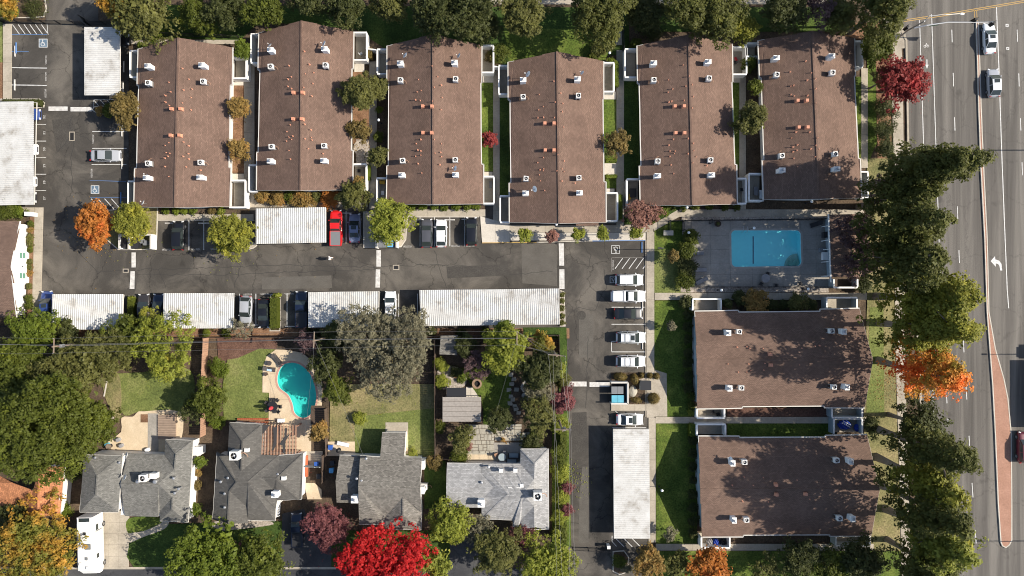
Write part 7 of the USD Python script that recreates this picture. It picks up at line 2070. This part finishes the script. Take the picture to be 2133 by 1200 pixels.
for x, y, m, lab in ((227, 925, "teal_plastic", "turquoise folding chair seat in the back patio clutter"), (250, 915, "grey_fabric", "lilac cushion on the back patio clutter"), (256, 927, "grey_fabric", "grey sack in the back patio clutter"), (310, 936, "white_cloth", "white plastic table on the shaded slab of the back patio"), (412, 919, "white_paint", "white cabinet beside the roof corner of the grey house")):
    r = thing("patio_item", lab, "chair" if "chair" in lab else "cushion" if "cushion" in lab else "sack" if "sack" in lab else "table" if "table" in lab else "cabinet", P(x, y) * [1, 1, 0] + [0, 0, .09], 25)
    m_ = trimesh.creation.icosphere(2, 1.0)
    part(r, "top", (np.sign(m_.vertices) * np.abs(m_.vertices) ** .5 * [.38, .3, .12] + [0, 0, .42], m_.faces), m, local=True, smooth=True)
    part(r, "stand", MB().box((0, 0, .17), (.5, .4, .34)), m, local=True)
single("white_shed", MB().box(P(407, 940, 1.9) * [1, 1, 0] + [0, 0, .95], (1.5, 1.2, 1.9)).box(P(407, 940, 1.9) * [1, 1, 0] + [0, 0, 1.93], (1.6, 1.3, .08)), "white_paint", "small white shed beside the grey house", "shed")
# warm grey house: back patio
sheet("back_patio", rect(680, 920, 798, 950), "sand_deck", 0.06)
sheet("back_step", rect(803, 880, 850, 905), "concrete", 0.10)
sheet("side_strip", rect(838, 898, 850, 945), "sand_deck", 0.09)
lf = thing("folding_lounger", "white folding lounger frame on the back patio of the warm grey house", "lounger", P(716, 924) * [1, 1, 0] + [0, 0, .1], -12)
part(lf, "cloth", MB().box((0, 0, .32), (1.9, .55, .03)), "white_cloth", local=True)
for s in (-1, 1):
    part(lf, "rail", MB().bar((-1, s * .3, .3), (1, s * .3, .34), .04, .04), "galvanised", local=True)
    part(lf, "leg", MB().bar((-.6, s * .3, 0), (-.4, s * .3, .3), .03, .03).bar((.6, s * .3, 0), (.4, s * .3, .3), .03, .03), "galvanised", local=True)
single("kettle_barbecue", MB().lathe(P(707, 936) + [0, 0, .06], [(.3, 0), (.05, .05), (.05, .5), (.3, .6), (.36, .8), (.3, .98), (.1, 1.08), (0, 1.1)], 16), "black_metal", "black kettle barbecue on the back patio of the warm grey house", "barbecue")

pt = thing("picnic_table", "grey slab table on the pool lawn beside the fence stub", "table", P(1390, 486) * [1, 1, 0] + [0, 0, .06])
part(pt, "table_top", MB().box((0, 0, .72), (1.5, .75, .1)), "stone_bench", local=True)
for s in (-1, 1):
    part(pt, "support", MB().box((s * .5, 0, .34), (.18, .6, .66)), "stone_bench", local=True)


# ================================================================== TREES AND PLANTS
S_ = "trees along the main road"
for a in ((2030, 325, 60, 24, "leaf_pine", "tall dark pine leaning widest over the road, beside the last upper condominium", 0), (1975, 452, 66, 23, "leaf_pine", "dark pine standing behind the pool house, above its roof", 1), (1985, 540, 64, 24, "leaf_pine", "dark pine beside the pool house, above the yellow-green tree", 2), (1945, 395, 50, 19, "leaf_pine", "lower dark pine filling the gap below the widest pine", 8),
          (1945, 500, 60, 19, "leaf_pine", "dark pine pressed between two taller ones by the pool house", 12), (2028, 972, 58, 23, "leaf_pine", "tall dark pine below the fiery tree, leaning to the brick median", 3), (2018, 1112, 58, 23, "leaf_pine", "tall dark pine above the amber-tipped tree", 4), (1960, 900, 56, 13, "leaf_dark", "dense dark tree right below the fiery red-orange tree", 9), (1985, 1215, 64, 16, "leaf_pine", "dark pine at the bottom corner of the south lawn", 5),
          (1893, -25, 66, 16, "leaf_pine", "big dark pine above the red street maple, at the street corner", 6)):
    tree("pine_tree", *a[:5], a[5], kind="pine", tip=True, group=S_, seed=a[6], low=2.5, dens=1.25 if a[6] in (0, 8) else .72, clump=.66, leaf_size=.165)
for a in ((2010, 622, 70, 21, "leaf_yellow_green", "yellow-green street tree with orange tips, beside the lower pool walk", "pine", 1.0, 1), (2018, 690, 70, 21, "leaf_yellow_green", "yellow-green street tree just above the fiery red-orange one", "pine", 1.0, 2), (2005, 785, 72, 20, "leaf_fire", "fiery red-orange street tree with thin foliage", "pine", .6, 3),
          (2012, 1038, 56, 21, "leaf_yellow_green", "slim yellow-green street tree between two tall pines", "pine", .8, 4), (2034, 1172, 56, 21, "leaf_amber", "amber-tipped street tree at the bottom of the row", "pine", .9, 5)):
    tree("street_tree", *a[:5], a[5], kind=a[6], dens=a[7], tip=True, group=S_, seed=a[8], low=3.0, leaf_size=.18, clump=.66)
B = lambda *a, **k: tree("tree", *a, **k)  # noqa: E731
# upper edge
B(300, 34, 58, 8, "leaf_olive", "broad olive-green tree shading the upright carport", leaf_size=.17)
B(245, 12, 30, 7.5, "leaf_orange_green", "orange-tipped tree at the top by the entrance gate")
B(14, 14, 26, 4, "leaf_orange_green", "orange-leaved tree in the top corner island")
B(555, 22, 42, 7, "leaf_green", "yellow-lit green tree at the top above the red pickup's building")
B(470, 20, 40, 7, "leaf_dark", "dark green tree at the top above the first condominium")
B(410, 34, 34, 6, "leaf_green", "mid-green tree behind the first condominium's gable")
B(640, -6, 40, 8, "leaf_dark", "dark tree at the top edge over the red pickup's building")
B(720, 10, 40, 8, "leaf_dark", "dark tree at the top edge beside the olive tree")
B(815, 10, 36, 7, "leaf_olive", "brownish olive tree at the top edge")
B(900, 30, 48, 9, "leaf_dark", "dark dense tree above the third condominium, nearest the olive one")
B(975, 26, 56, 10, "leaf_dark", "widest dark tree above the third condominium")
B(1012, 60, 30, 6, "leaf_dark", "small dark tree at the third condominium's sunlit corner")
B(1090, 34, 46, 9, "leaf_olive", "bushy olive-lit tree at the edge of the bright north lawn")
B(1250, 26, 62, 10, "leaf_pine", "big dark conifer-like tree over the north lawn", seed=2)
B(1345, 30, 36, 6, "leaf_dark", "dark tree between the north walk and the big conifer-like trees", )
B(1465, 22, 74, 11, "leaf_pine", "broadest dark tree at the top, behind the fifth condominium")
B(1545, 62, 26, 5, "leaf_yellow_green", "small olive-orange tree behind the fifth condominium")
B(1640, 20, 44, 9, "leaf_dark", "dark tree above the last upper condominium")
B(1710, 14, 40, 8, "leaf_plum", "thin brownish tree above the mulch at the top corner", dens=.5)
B(1745, 30, 36, 8, "leaf_olive", "olive thin tree beside the corner pine", dens=.7)
B(1828, 96, 36, 6, "leaf_green", "green tree over the patio beside the red street maple")
B(1874, 172, 46, 8, "leaf_crimson", "red street maple beside the footpath", leaf_size=.16)
B(1836, 170, 24, 6, "leaf_bronze", "thin bronze tree behind the red street maple", dens=.5)
# between the condominiums
B(749, 193, 37, 6.5, "leaf_olive", "round olive tree shading the sunlit slope of the red pickup's building")
B(790, 183, 20, 4.5, "leaf_olive", "small olive tree beside the round one over the walk")
B(1560, 250, 30, 6.5, "leaf_olive", "round olive tree between the last two upper condominiums")
B(1570, 180, 15, 3.5, "leaf_green", "small green tree by the fig-leaved shrub patio")
B(1283, 299, 25, 4.5, "leaf_bronze", "bronze tree on the side lawn by the fourth condominium")
B(1020, 290, 15, 3, "leaf_crimson", "small red tree on the side lawn by the third condominium")
B(497, 222, 22, 4.5, "leaf_bronze_orange", "upper bronze-orange tree on the mulch bed by the first condominium")
B(497, 312, 22, 4.5, "leaf_bronze_orange", "lower bronze-orange tree on the mulch bed by the first condominium")
B(748, 272, 22, 4, "leaf_bronze", "bronze-green tree on the mulch bed behind the red pickup's building")
B(787, 325, 19, 4, "leaf_olive", "small dusky green tree by the walk behind the red pickup's building")
B(262, 228, 25, 5.5, "leaf_bronze", "tall bronze tree below the upright carport", sy=1.45)
B(504, 104, 18, 3.2, "leaf_bright", "bright green tree over the lawn-end patio of the first condominium")
# along the drive
B(201, 472, 41, 6, "leaf_orange", "round orange tree casting a big shadow on the lot", leaf_size=.15, dens=1.2)
B(279, 461, 40, 6, "leaf_yellow_green", "yellow-green tree shading the trash bay by the orange tree")
B(482, 490, 46, 6.5, "leaf_yellow_green", "yellow-green tree between the parked black SUV and the short carport", dens=.8)
B(812, 463, 42, 6, "leaf_lime", "round olive-lime tree over the bay with the blue-lidded dumpster", leaf_size=.14, dens=1.2)
B(735, 405, 32, 5, "leaf_olive", "dusky green tree at the corner above the blue-grey saloon")
B(748, 385, 14, 4, "leaf_bronze_orange", "small orange-tinged tree in the drive-end patio corner")
B(1338, 447, 31, 4.5, "leaf_pink", "pink-leaved tree at the pool walk", dens=.9)
for i, (x, y, lf, t) in enumerate(((1093, 490, "leaf_lime", "in the tree well nearest the yellow kerb end"), (1150, 493, "leaf_pink", "with pinkish leaves, second from the yellow kerb"), (1203, 490, "leaf_lime", "in the middle tree well of the walk"), (1256, 487, "leaf_lime", "beside the pinkish walk shadow, fourth along"), (1322, 485, "leaf_lime", "nearest the blue kerb"))):
    B(x, y, 13, 2.9, lf, f"little lollipop tree {t}", group="little trees in the pale walk", low=1.6)
B(504, 682, 24, 4, "leaf_sage", "nearly bare little tree over the silver hatchback", dens=.12, bare=.8, trunk="pale_bark")
B(310, 655, 24, 5, "leaf_yellow_green", "sparse yellow-tipped tree over the dark blue car", dens=.3, bare=.5, trunk="pale_bark")
B(1398, 680, 11, 2.8, "leaf_sage", "tiny sparse tree on the gable lawn", dens=.5)
B(1402, 534, 12, 3, "leaf_bronze", "small bronze tree on the pool lawn")
B(1394, 1112, 16, 3, "leaf_sage", "sparse pale tree on the lawn at the end of the long carport", dens=.35, bare=.3)
# yards
tree("tree", 806, 722, 90, 9, "leaf_sage", "huge grey-green tree overhanging the shaded carport", dens=1.0, sy=.92, clump=.5, leaf_size=.12, low=1.2, trunk="pale_bark", bare=.5)
tree("tree", 88, 884, 112, 13, "leaf_green", "huge bright green conifer beside the motorhome house", kind="full", dens=1.3, clump=.7, leaf_size=.16, low=1.5)
B(205, 880, 44, 6, "leaf_green", "smaller green tree joined to the huge bright conifer", trunk="pale_bark")
B(70, 690, 46, 6, "leaf_bright", "bright green tree by the blue parked car")
B(40, 775, 62, 8, "leaf_green", "dense green tree at the edge under the wires")
B(150, 770, 64, 8, "leaf_olive", "dusky green tree under the first utility pole")
B(220, 740, 50, 7, "leaf_olive", "dusky olive tree beside the yellowing one under the wires")
B(345, 722, 60, 7, "leaf_lime", "big yellowing tree over the lawn of the grey house", dens=.6)
B(275, 700, 44, 6, "leaf_green", "green tree behind the lower carport", dens=.7)
B(350, 762, 34, 5, "leaf_yellow", "golden lower bough tree at the lawn edge", dens=.6)
B(140, 690, 26, 4, "leaf_dark", "small dark tree behind the first lower carport")
B(436, 830, 38, 6, "leaf_green", "glossy green tree over the orange-brown fence")
B(405, 850, 24, 4.5, "leaf_dark", "dark twiggy tree beside the glossy green fence tree", dens=.6, bare=.3)
B(702, 812, 31, 5.8, "leaf_green", "bright conical conifer beside the kidney pool", kind="cone", dens=1.3)
B(680, 758, 30, 5.6, "leaf_dark", "dark tree between the kidney pool and the huge grey-green tree")
B(700, 700, 30, 5, "leaf_dark", "dark tree behind the shaded carport")
B(640, 712, 22, 4, "leaf_plum", "dark plum bush-tree by the pool pole")
B(1052, 730, 46, 7, "leaf_lime", "lime-green tree under the twin-armed pole")
B(1050, 690, 22, 5, "leaf_bright", "bright small tree behind the longest carport's end")
B(1005, 755, 30, 4.5, "leaf_plum", "plum-leaved tree above the fire pit", dens=.6)
B(970, 720, 24, 4, "leaf_dark", "dark tree beside the garden shed", dens=.7)
B(1130, 715, 22, 4, "leaf_orange_green", "orange-tipped tree by the ivy corner")
B(1122, 770, 44, 6.5, "leaf_dark", "dark glossy garden tree under the turning wires", leaf_size=.15)
B(1120, 815, 28, 5, "leaf_sage", "pale grey-green garden tree below the dark glossy one")
B(1175, 832, 26, 5, "leaf_burgundy", "burgundy tree overhanging the side drive by the stop bar")
B(1122, 860, 38, 5.5, "leaf_olive", "olive garden tree at the foot of the terrace path")
B(1110, 845, 14, 5, "leaf_burgundy", "small burgundy bush-tree among the olive garden trees")
B(1042, 870, 26, 4.5, "leaf_dark", "dark green tree at the top of the flagstones")
B(960, 912, 24, 4, "leaf_olive", "olive shrub-tree beside the flagstones")
B(666, 897, 19, 4, "leaf_bronze_orange", "bronze-orange tree by the dark house's side passage")
B(418, 962, 12, 3, "leaf_bright", "bright round tree at the side of the grey house")
# front of the houses
B(78, 1140, 84, 8, "leaf_orange_green", "large orange and green tree beside the motorhome")
B(28, 1080, 34, 5, "leaf_dark", "dark blue-green tree below the terracotta roof")
B(440, 1176, 84, 8, "leaf_bright", "large bright green front-yard tree, nearest the motorhome", leaf_size=.17, clump=.6)
B(540, 1166, 56, 7.5, "leaf_green", "large green front-yard tree beside the dark blue pickup", leaf_size=.17, clump=.6)
B(512, 1150, 22, 6.5, "leaf_burgundy", "burgundy bough tree between the two big green front-yard trees", dens=.5)
B(684, 1096, 44, 6, "leaf_burgundy", "burgundy plum tree over the shaded house drive", leaf_size=.11, dens=1.2)
B(796, 1196, 90, 8.5, "leaf_red", "brilliant red tree at the bottom, in front of the warm grey house", leaf_size=.18, clump=.6, dens=1.1)
B(936, 1092, 44, 6, "leaf_lime", "feathery lime tree in front of the pale grey house", dens=.8)
B(905, 1172, 34, 5, "leaf_yellow", "golden tree beside the brilliant red one")
B(990, 1100, 30, 4.5, "leaf_sage", "grey-green tree before the pale grey house", dens=.7)
B(1040, 1145, 48, 6.5, "leaf_olive", "olive tree in front of the pale grey house by the side drive hedge")
B(1140, 1172, 56, 6.5, "leaf_lime", "wide lime-olive tree at the bottom beside the side drive", dens=.8)
B(1085, 1118, 24, 4, "leaf_burgundy", "burgundy tree at the corner of the pale grey house")
B(1348, 1170, 34, 5, "leaf_bronze_orange", "bronze tree at the bottom below the long carport", dens=.8)
B(1476, 1178, 42, 6, "leaf_orange", "red-orange tree on the south lawn below the bottom condominium", leaf_size=.15)
B(1412, 1175, 26, 4.5, "leaf_olive", "dusky tree between the bronze and red-orange ones", dens=.7)
B(1660, 1160, 40, 6, "leaf_dark", "dark tree on the south lawn below the bottom condominium")
B(1790, 1165, 46, 7, "leaf_dark", "dark tree on the south lawn by the bottom shaded patio")
B(1600, 1195, 34, 5, "leaf_olive", "sparse olive tree at the bottom of the south lawn", dens=.5)
B(1730, 1190, 40, 6, "leaf_green", "green tree at the bottom between two dark ones")
B(1572, 627, 27, 2.6, "leaf_bronze_orange", "round bronze-orange tree under the lower pool walk", low=.4)
B(1660, 630, 21, 2.3, "leaf_olive", "dusky shrub-tree above the crosswise condominium by the pool")
B(1775, 480, 40, 8, "leaf_plum", "brown thin tree over the pool house roof", dens=.45)
B(1790, 545, 40, 8, "leaf_plum", "brown thin tree at the lower end of the pool house", dens=.45)
B(1845, 400, 40, 9, "leaf_plum", "brown thin tree below the tall widest pine", dens=.4)
# shrubs
for x, y, r, h, lf, lab in ((455, 768, 21, 2.4, "leaf_bright", "bright lime bush by the orange-brown fence"), (452, 880, 14, 1.8, "leaf_bright", "bright bush at the foot of the orange-brown fence"), (750, 870, 14, 1.2, "leaf_lime", "spiky yucca alone on the dry lawn"), (860, 944, 9, .8, "leaf_yellow", "small vivid yellow bush at the warm grey house's corner"), (958, 950, 20, 1.8, "leaf_green", "green flowering bush by the flagstones"), (975, 930, 10, 1.4, "leaf_pink", "pink bush by the flagstones"),
                            (915, 890, 12, 1.6, "leaf_green", "green bush at the dark fence by the patio cover"), (918, 760, 14, 2, "leaf_lime", "lime bush below the garden shed"), (920, 795, 14, 1.8, "leaf_lime", "lime bush beside the clay pot gravel"), (905, 962, 16, 2.2, "leaf_bronze", "bronze bush between the warm and pale grey houses"), (1118, 905, 14, 1.2, "leaf_bright", "spiky bright plant below the garden trees"), (1104, 925, 22, 2.2, "leaf_dark", "dark bush behind the pale grey house"),
                            (412, 985, 8, 1.0, "leaf_bronze_orange", "small orange shrub beside the white wall of the grey house"), (410, 1012, 10, 1.0, "leaf_bronze", "bronze grass bed beside the grey house"), (407, 1060, 13, 1.1, "leaf_bright", "bright fern bush beside the grey house's front corner"), (130, 1062, 18, 1.6, "leaf_bright", "bright bush between the terracotta roof and the motorhome"), (150, 985, 16, 2.4, "leaf_dark", "dark bush between the terracotta house and the grey house"), (950, 775, 12, 1, "leaf_dark", "low dark bush by the clay pot"),
                            (965, 782, 16, .7, "leaf_bright", "low bright ground bush above the fire pit"), (1000, 776, 16, .8, "leaf_bright", "low bright ground bush beside the plum tree"), (30, 26, 10, 1.2, "leaf_bright", "lime bush in the top corner island"), (70, 16, 26, 1.2, "leaf_dark", "dark low bush filling the top corner island"), (322, 68, 20, 1.6, "leaf_bright", "bright bush behind the first condominium's wall"), (296, 96, 10, 1.0, "leaf_bright", "small bright bush at the first condominium's corner"),
                            (206, 230, 10, 1, "leaf_bronze_orange", "orange shrub at the tip of the island below the upright carport"), (226, 228, 16, 1.1, "leaf_green", "green shrub in the island below the upright carport"), (15, 438, 22, 2.6, "leaf_green", "green bush at the corner above the gabled white building"), (36, 440, 14, 2, "leaf_bright", "small bright bush beside the white wall stub"), (545, 410, 14, 1.8, "leaf_bronze_orange", "orange bush under the red pickup's building, nearest the walk gap"), (578, 413, 15, 1.8, "leaf_bronze_orange", "second orange bush under the red pickup's building"),
                            (605, 410, 13, 1.6, "leaf_green", "green bush between the orange ones above the short carport"), (629, 414, 20, 2.2, "leaf_bronze_orange", "widest bronze bush above the short carport"), (660, 410, 12, 1.6, "leaf_olive", "dusky bush above the end of the short carport"), (687, 414, 20, 2.2, "leaf_orange", "reddest bush above the red pickup"), (790, 228, 7, 1, "leaf_bright", "small bright shrub beside the shaded walk"), (788, 285, 10, 1.4, "leaf_green", "green shrub beside the dusky walk tree"),
                            (1040, 110, 24, 2, "leaf_green", "leafy green shrub at the third condominium's lawn-end patio"), (1022, 118, 12, 1.6, "leaf_bronze", "brown shrub inside the leafy green one"), (1248, 102, 14, 1.8, "leaf_olive", "olive shrub at the north walk's end"), (1272, 128, 9, 1.4, "leaf_bright", "bright vine in the fourth condominium's lawn-end patio"), (1235, 118, 12, 1.2, "leaf_green", "spreading green shrub on the north lawn corner"), (1325, 92, 12, 1.5, "leaf_green", "green shrub at the fifth condominium's shaded corner"),
                            (1358, 66, 20, 2, "leaf_dark", "dark shrub behind the fifth condominium"), (1330, 34, 22, 2.2, "leaf_dark", "dark flowering shrub by the north walk"), (1561, 132, 16, 2.2, "leaf_green", "fig-leaved shrub over the patio wall"), (1380, 435, 14, 1.4, "leaf_bright", "bright shrub at the diagonal pool walk"), (1366, 450, 10, 1.2, "leaf_green", "small green shrub at the diagonal pool walk"), (1440, 493, 16, 2, "leaf_green", "green shrub by the pool gate lamp"),
                            (1432, 522, 20, 2.2, "leaf_green", "large green shrub facing the sunny pool lounger"), (1430, 555, 20, 2.2, "leaf_dark", "dark shrub facing the shaded pool lounger"), (1428, 585, 19, 2.2, "leaf_green", "green shrub at the lower corner of the pool hedge"), (1432, 630, 14, 1.8, "leaf_dark", "dark shrub at the corner of the crosswise condominium's patio"), (1843, 225, 22, 2.2, "leaf_dark", "dark shrub below the red street maple"), (1842, 270, 22, 2.6, "leaf_dark", "plum-green tall shrub beside the footpath, upper one"),
                            (1846, 310, 20, 2.6, "leaf_dark", "dark tall shrub beside the footpath, next to the widest pine"), (1808, 84, 8, 1.2, "leaf_crimson", "red shrub at the corner patio by the street"), (1815, 885, 18, 2.4, "leaf_dark", "dark bush beside the patio with the blue tarpaulin"), (1540, 620, 14, 2, "leaf_dark", "dark shrub beside the bronze-orange tree under the pool walk"), (1290, 1170, 14, 1.2, "leaf_green", "low green shrub in the bottom gate island"), (1305, 1185, 12, 1.2, "leaf_sage", "pale low shrub in the bottom gate island")):
    shrub(x, y, r, h, lf, lab, name="bush" if "bush" in lab else "shrub", cat="bush" if "bush" in lab else "shrub")
for y in (648, 672, 700, 726, 748, 775, 800):
    shrub(1433, y * 1.0 + 8, 10, 1.3, "leaf_dark", "dark green shrub in the row under the lawn gable of the crosswise condominium", group="dark shrubs under the lawn gable")
for y, lf, lab in ((826, "leaf_green", "green shrub low in the row under the lawn gable"), (844, "leaf_green", "second green shrub low in the row under the lawn gable"), (858, "leaf_lime", "yellow-green shrub at the foot of the row under the lawn gable")):
    shrub(1440, y, 8, 1.0, lf, lab)
for y in (918, 945, 972, 1000, 1030, 1058, 1085, 1110):
    shrub(1444, y, 10, 1.3, "leaf_dark", "dark green shrub in the row under the bottom condominium's lawn gable", group="dark shrubs by the bottom condominium")
for y in (466, 480, 494, 506, 520, 545, 557, 570, 596):
    shrub(64 - (y - 446) * .03, y, 6.5 if y not in (494, 506) else 7.5, .8, ["leaf_bronze_orange", "leaf_green", "leaf_olive"][y % 3], "low flowering shrub in the bed along the gabled white building", group="flower bed shrubs along the white gable")
for y in (622, 636):
    shrub(60, y, 9, 1.2, "leaf_green", "taller green shrub at the lower end of the white gable's flower bed", group="taller shrubs of the white gable's bed")
for x in (345, 366, 384, 402, 440, 462):
    shrub(x, 439, 8, .8, "leaf_bright" if x != 440 else "leaf_bronze", "low green shrub in the bed under the first condominium's drive end", group="low shrubs under the first condominium")
for x in (835, 858, 880, 905, 925, 950, 972, 992):
    shrub(x, 430, 9, .8, "leaf_bright", "low green shrub in the bed under the third condominium's drive end", group="low shrubs under the third condominium")
for x in (1400, 1425, 1450, 1478, 1510, 1535):
    shrub(x, 431, 8, .8, "leaf_green", "low green shrub in the bed under the fifth condominium's drive end", group="low shrubs under the fifth condominium")
for x, y in ((1171, 614), (1171, 627), (1170, 642), (1172, 658), (1171, 672)):
    shrub(x, y, 6, .7, "leaf_olive", "small ground shrub in the strip at the longest carport's end", group="ground shrubs at the longest carport's end")
for x in (245, 300, 430, 470, 700, 720, 640, 660, 900, 960, 1010):
    shrub(x, 693, 10, 1.1, "leaf_green" if x % 20 else "leaf_dark", "low green shrub in the strip behind the lower carports", group="shrubs behind the lower carports")
for x in (1585, 1610, 1632, 1600):
    shrub(x, 634, 12, 1.2, "leaf_dark", "dark low shrub in shade beside the crosswise condominium's upper eave", group="dark shrubs at the upper eave")
# clipped shrubs and hedges
for x, y, a_, b_, h, rot, lab in ((1293, 785, 15, 9, 1.2, -4, "oblong clipped shrub at the lot edge"), (1323, 791, 9, 13, 1.2, 20, "oblong clipped shrub standing across the oblong one"), (1337, 782, 5, 6, .9, 0, "smallest clipped ball in the shrub island"), (1354, 783, 7, 6.5, 1.0, 0, "clipped ball next to the smallest one"), (1368, 784, 7, 7, 1.1, 0, "clipped ball at the shrub island's corner"), (1363, 831, 13, 12, 1.6, 0, "largest round clipped shrub beside the walk"), (1326, 834, 12, 6, 1.0, -8, "low oblong clipped shrub below the boulder")):
    clipped(x, y, a_, b_, h, "leaf_bronze", lab, rot)
for x, y, a_, b_, h, lf, lab, bx_ in ((275, 650, 6, 32, 1.2, "leaf_green", "long clipped hedge in the island between the first two lower carports", True), (573, 652, 8, 34, 1.5, "leaf_green", "long clipped hedge beside the black saloon", True), (49, 215, 40, 7, 1.1, "leaf_dark", "long dark hedge at the head of the edge carport", True), (770, 113, 7, 11, 1.3, "leaf_bronze", "clipped block hedge between two white walls", True), (1173, 1010, 7, 125, 1.8, "leaf_green", "long shaggy hedge along the side drive under the wires", True),
                                (1290, 432, 6, 27, 1.3, "leaf_bright", "bright clipped hedge beside the fourth condominium's drive-end patio", True), (1273, 334, 12, 4, .8, "leaf_bright", "little clipped hedge above the white entry slab by the fourth condominium", True), (1273, 368, 12, 4, .8, "leaf_bright", "little clipped hedge below the white entry slab by the fourth condominium", True), (1283, 155, 5, 27, 1.2, "leaf_bright", "clipped row of bright balls by the fourth condominium's lawn-end patio", True), (768, 360, 4, 16, 1.1, "leaf_bright", "narrow bright hedge by the drive-end patio behind the pickup", True),
                                (576, 615, 8, 5, 1.7, "leaf_lime", "lime tuft at the tip of the long clipped hedge", False), (273, 622, 7, 5, 1.4, "leaf_lime", "lime tuft at the tip of the hedge between carports", False), (1440, 895, 6, 13, 1.2, "leaf_bright", "bright short hedge by the bottom condominium's lawn-end patio", True)):
    clipped(x, y, a_, b_, h, lf, lab, box=bx_, cat="hedge" if "hedge" in lab else "shrub", name="hedge" if "hedge" in lab else "clipped_shrub")
for y, lf in ((885, "leaf_lime"), (940, "leaf_green"), (985, "leaf_lime"), (1035, "leaf_lime"), (1075, "leaf_lime"), (1110, "leaf_green"), (770, "leaf_lime"), (790, "leaf_olive")):
    shrub(1163 + (y % 7), y, 16, 2.6, lf, "tall lime bush in the hedge line beside the side drive", name="bush", cat="bush", group="lime bushes along the side drive")
for y in (1018, 1062):
    shrub(1180, y, 13, 2.4, "leaf_burgundy", "burgundy bush in the hedge line beside the side drive", name="bush", cat="bush", group="burgundy bushes along the side drive")

# fallen leaves, far too many to count
rl = np.random.default_rng(77)
for nm, spots, lf in (("fallen_leaves", [(200, 480, 60, 240), (500, 330, 25, 120), (495, 240, 20, 90), (750, 300, 25, 90), (620, 424, 90, 200), (1340, 452, 40, 120), (60, 560, 12, 80), (1850, 800, 40, 260)], "leaf_bronze_orange"), ("fallen_leaves", [(790, 1130, 110, 300), (690, 1100, 60, 120), (1880, 180, 45, 160), (1900, 780, 60, 200)], "leaf_crimson"), ("fallen_leaves", [(480, 500, 60, 160), (280, 480, 50, 120), (1180, 1000, 40, 260), (330, 750, 80, 200), (800, 810, 90, 180)], "leaf_yellow")):
    pts = []
    for x, y, r, n in spots:
        q = np.c_[rl.normal(size=(n, 2)) * r * .55 + [x, y], np.full(n, .135)]
        pts.append(np.array([P(a, b, .13) for a, b, _ in q]))
    pts = np.vstack(pts)
    n = len(pts)
    a = rl.uniform(0, 6.28, n)
    s = rl.uniform(.05, .11, (n, 1))
    u, w = np.c_[np.cos(a), np.sin(a), rl.normal(size=n) * .15], np.c_[-np.sin(a), np.cos(a), rl.normal(size=n) * .15]
    v = np.stack([pts - u * s, pts - w * s * .7, pts + u * s, pts + w * s * .7], 1).reshape(-1, 3)
    k = np.arange(n)[:, None] * 4
    single(nm, (v, np.vstack([k + [0, 1, 2], k + [0, 2, 3]])), lf, {"leaf_bronze_orange": "orange-brown fallen leaves scattered below the trees", "leaf_crimson": "red fallen leaves scattered near the red trees", "leaf_yellow": "yellow fallen leaves scattered over paving and lawns"}[lf], "leaves", kind="stuff")

for x, y, r, lf, lab in ((1802, 470, 18, "leaf_dark", "dark bush behind the pool house, at its upper end"), (1803, 515, 16, "leaf_plum", "brownish bush behind the middle of the pool house"), (1800, 556, 18, "leaf_dark", "dark bush behind the pool house, at its lower end"), (1800, 596, 16, "leaf_dark", "dark bush at the pool equipment yard"), (1690, 634, 11, "leaf_dark", "dark bush beside the dusky shrub-tree under the pool walk"), (1515, 632, 10, "leaf_dark", "dark bush at the white patio under the pool walk")):
    shrub(x, y, r, 2.0, lf, lab, name="bush", cat="bush")
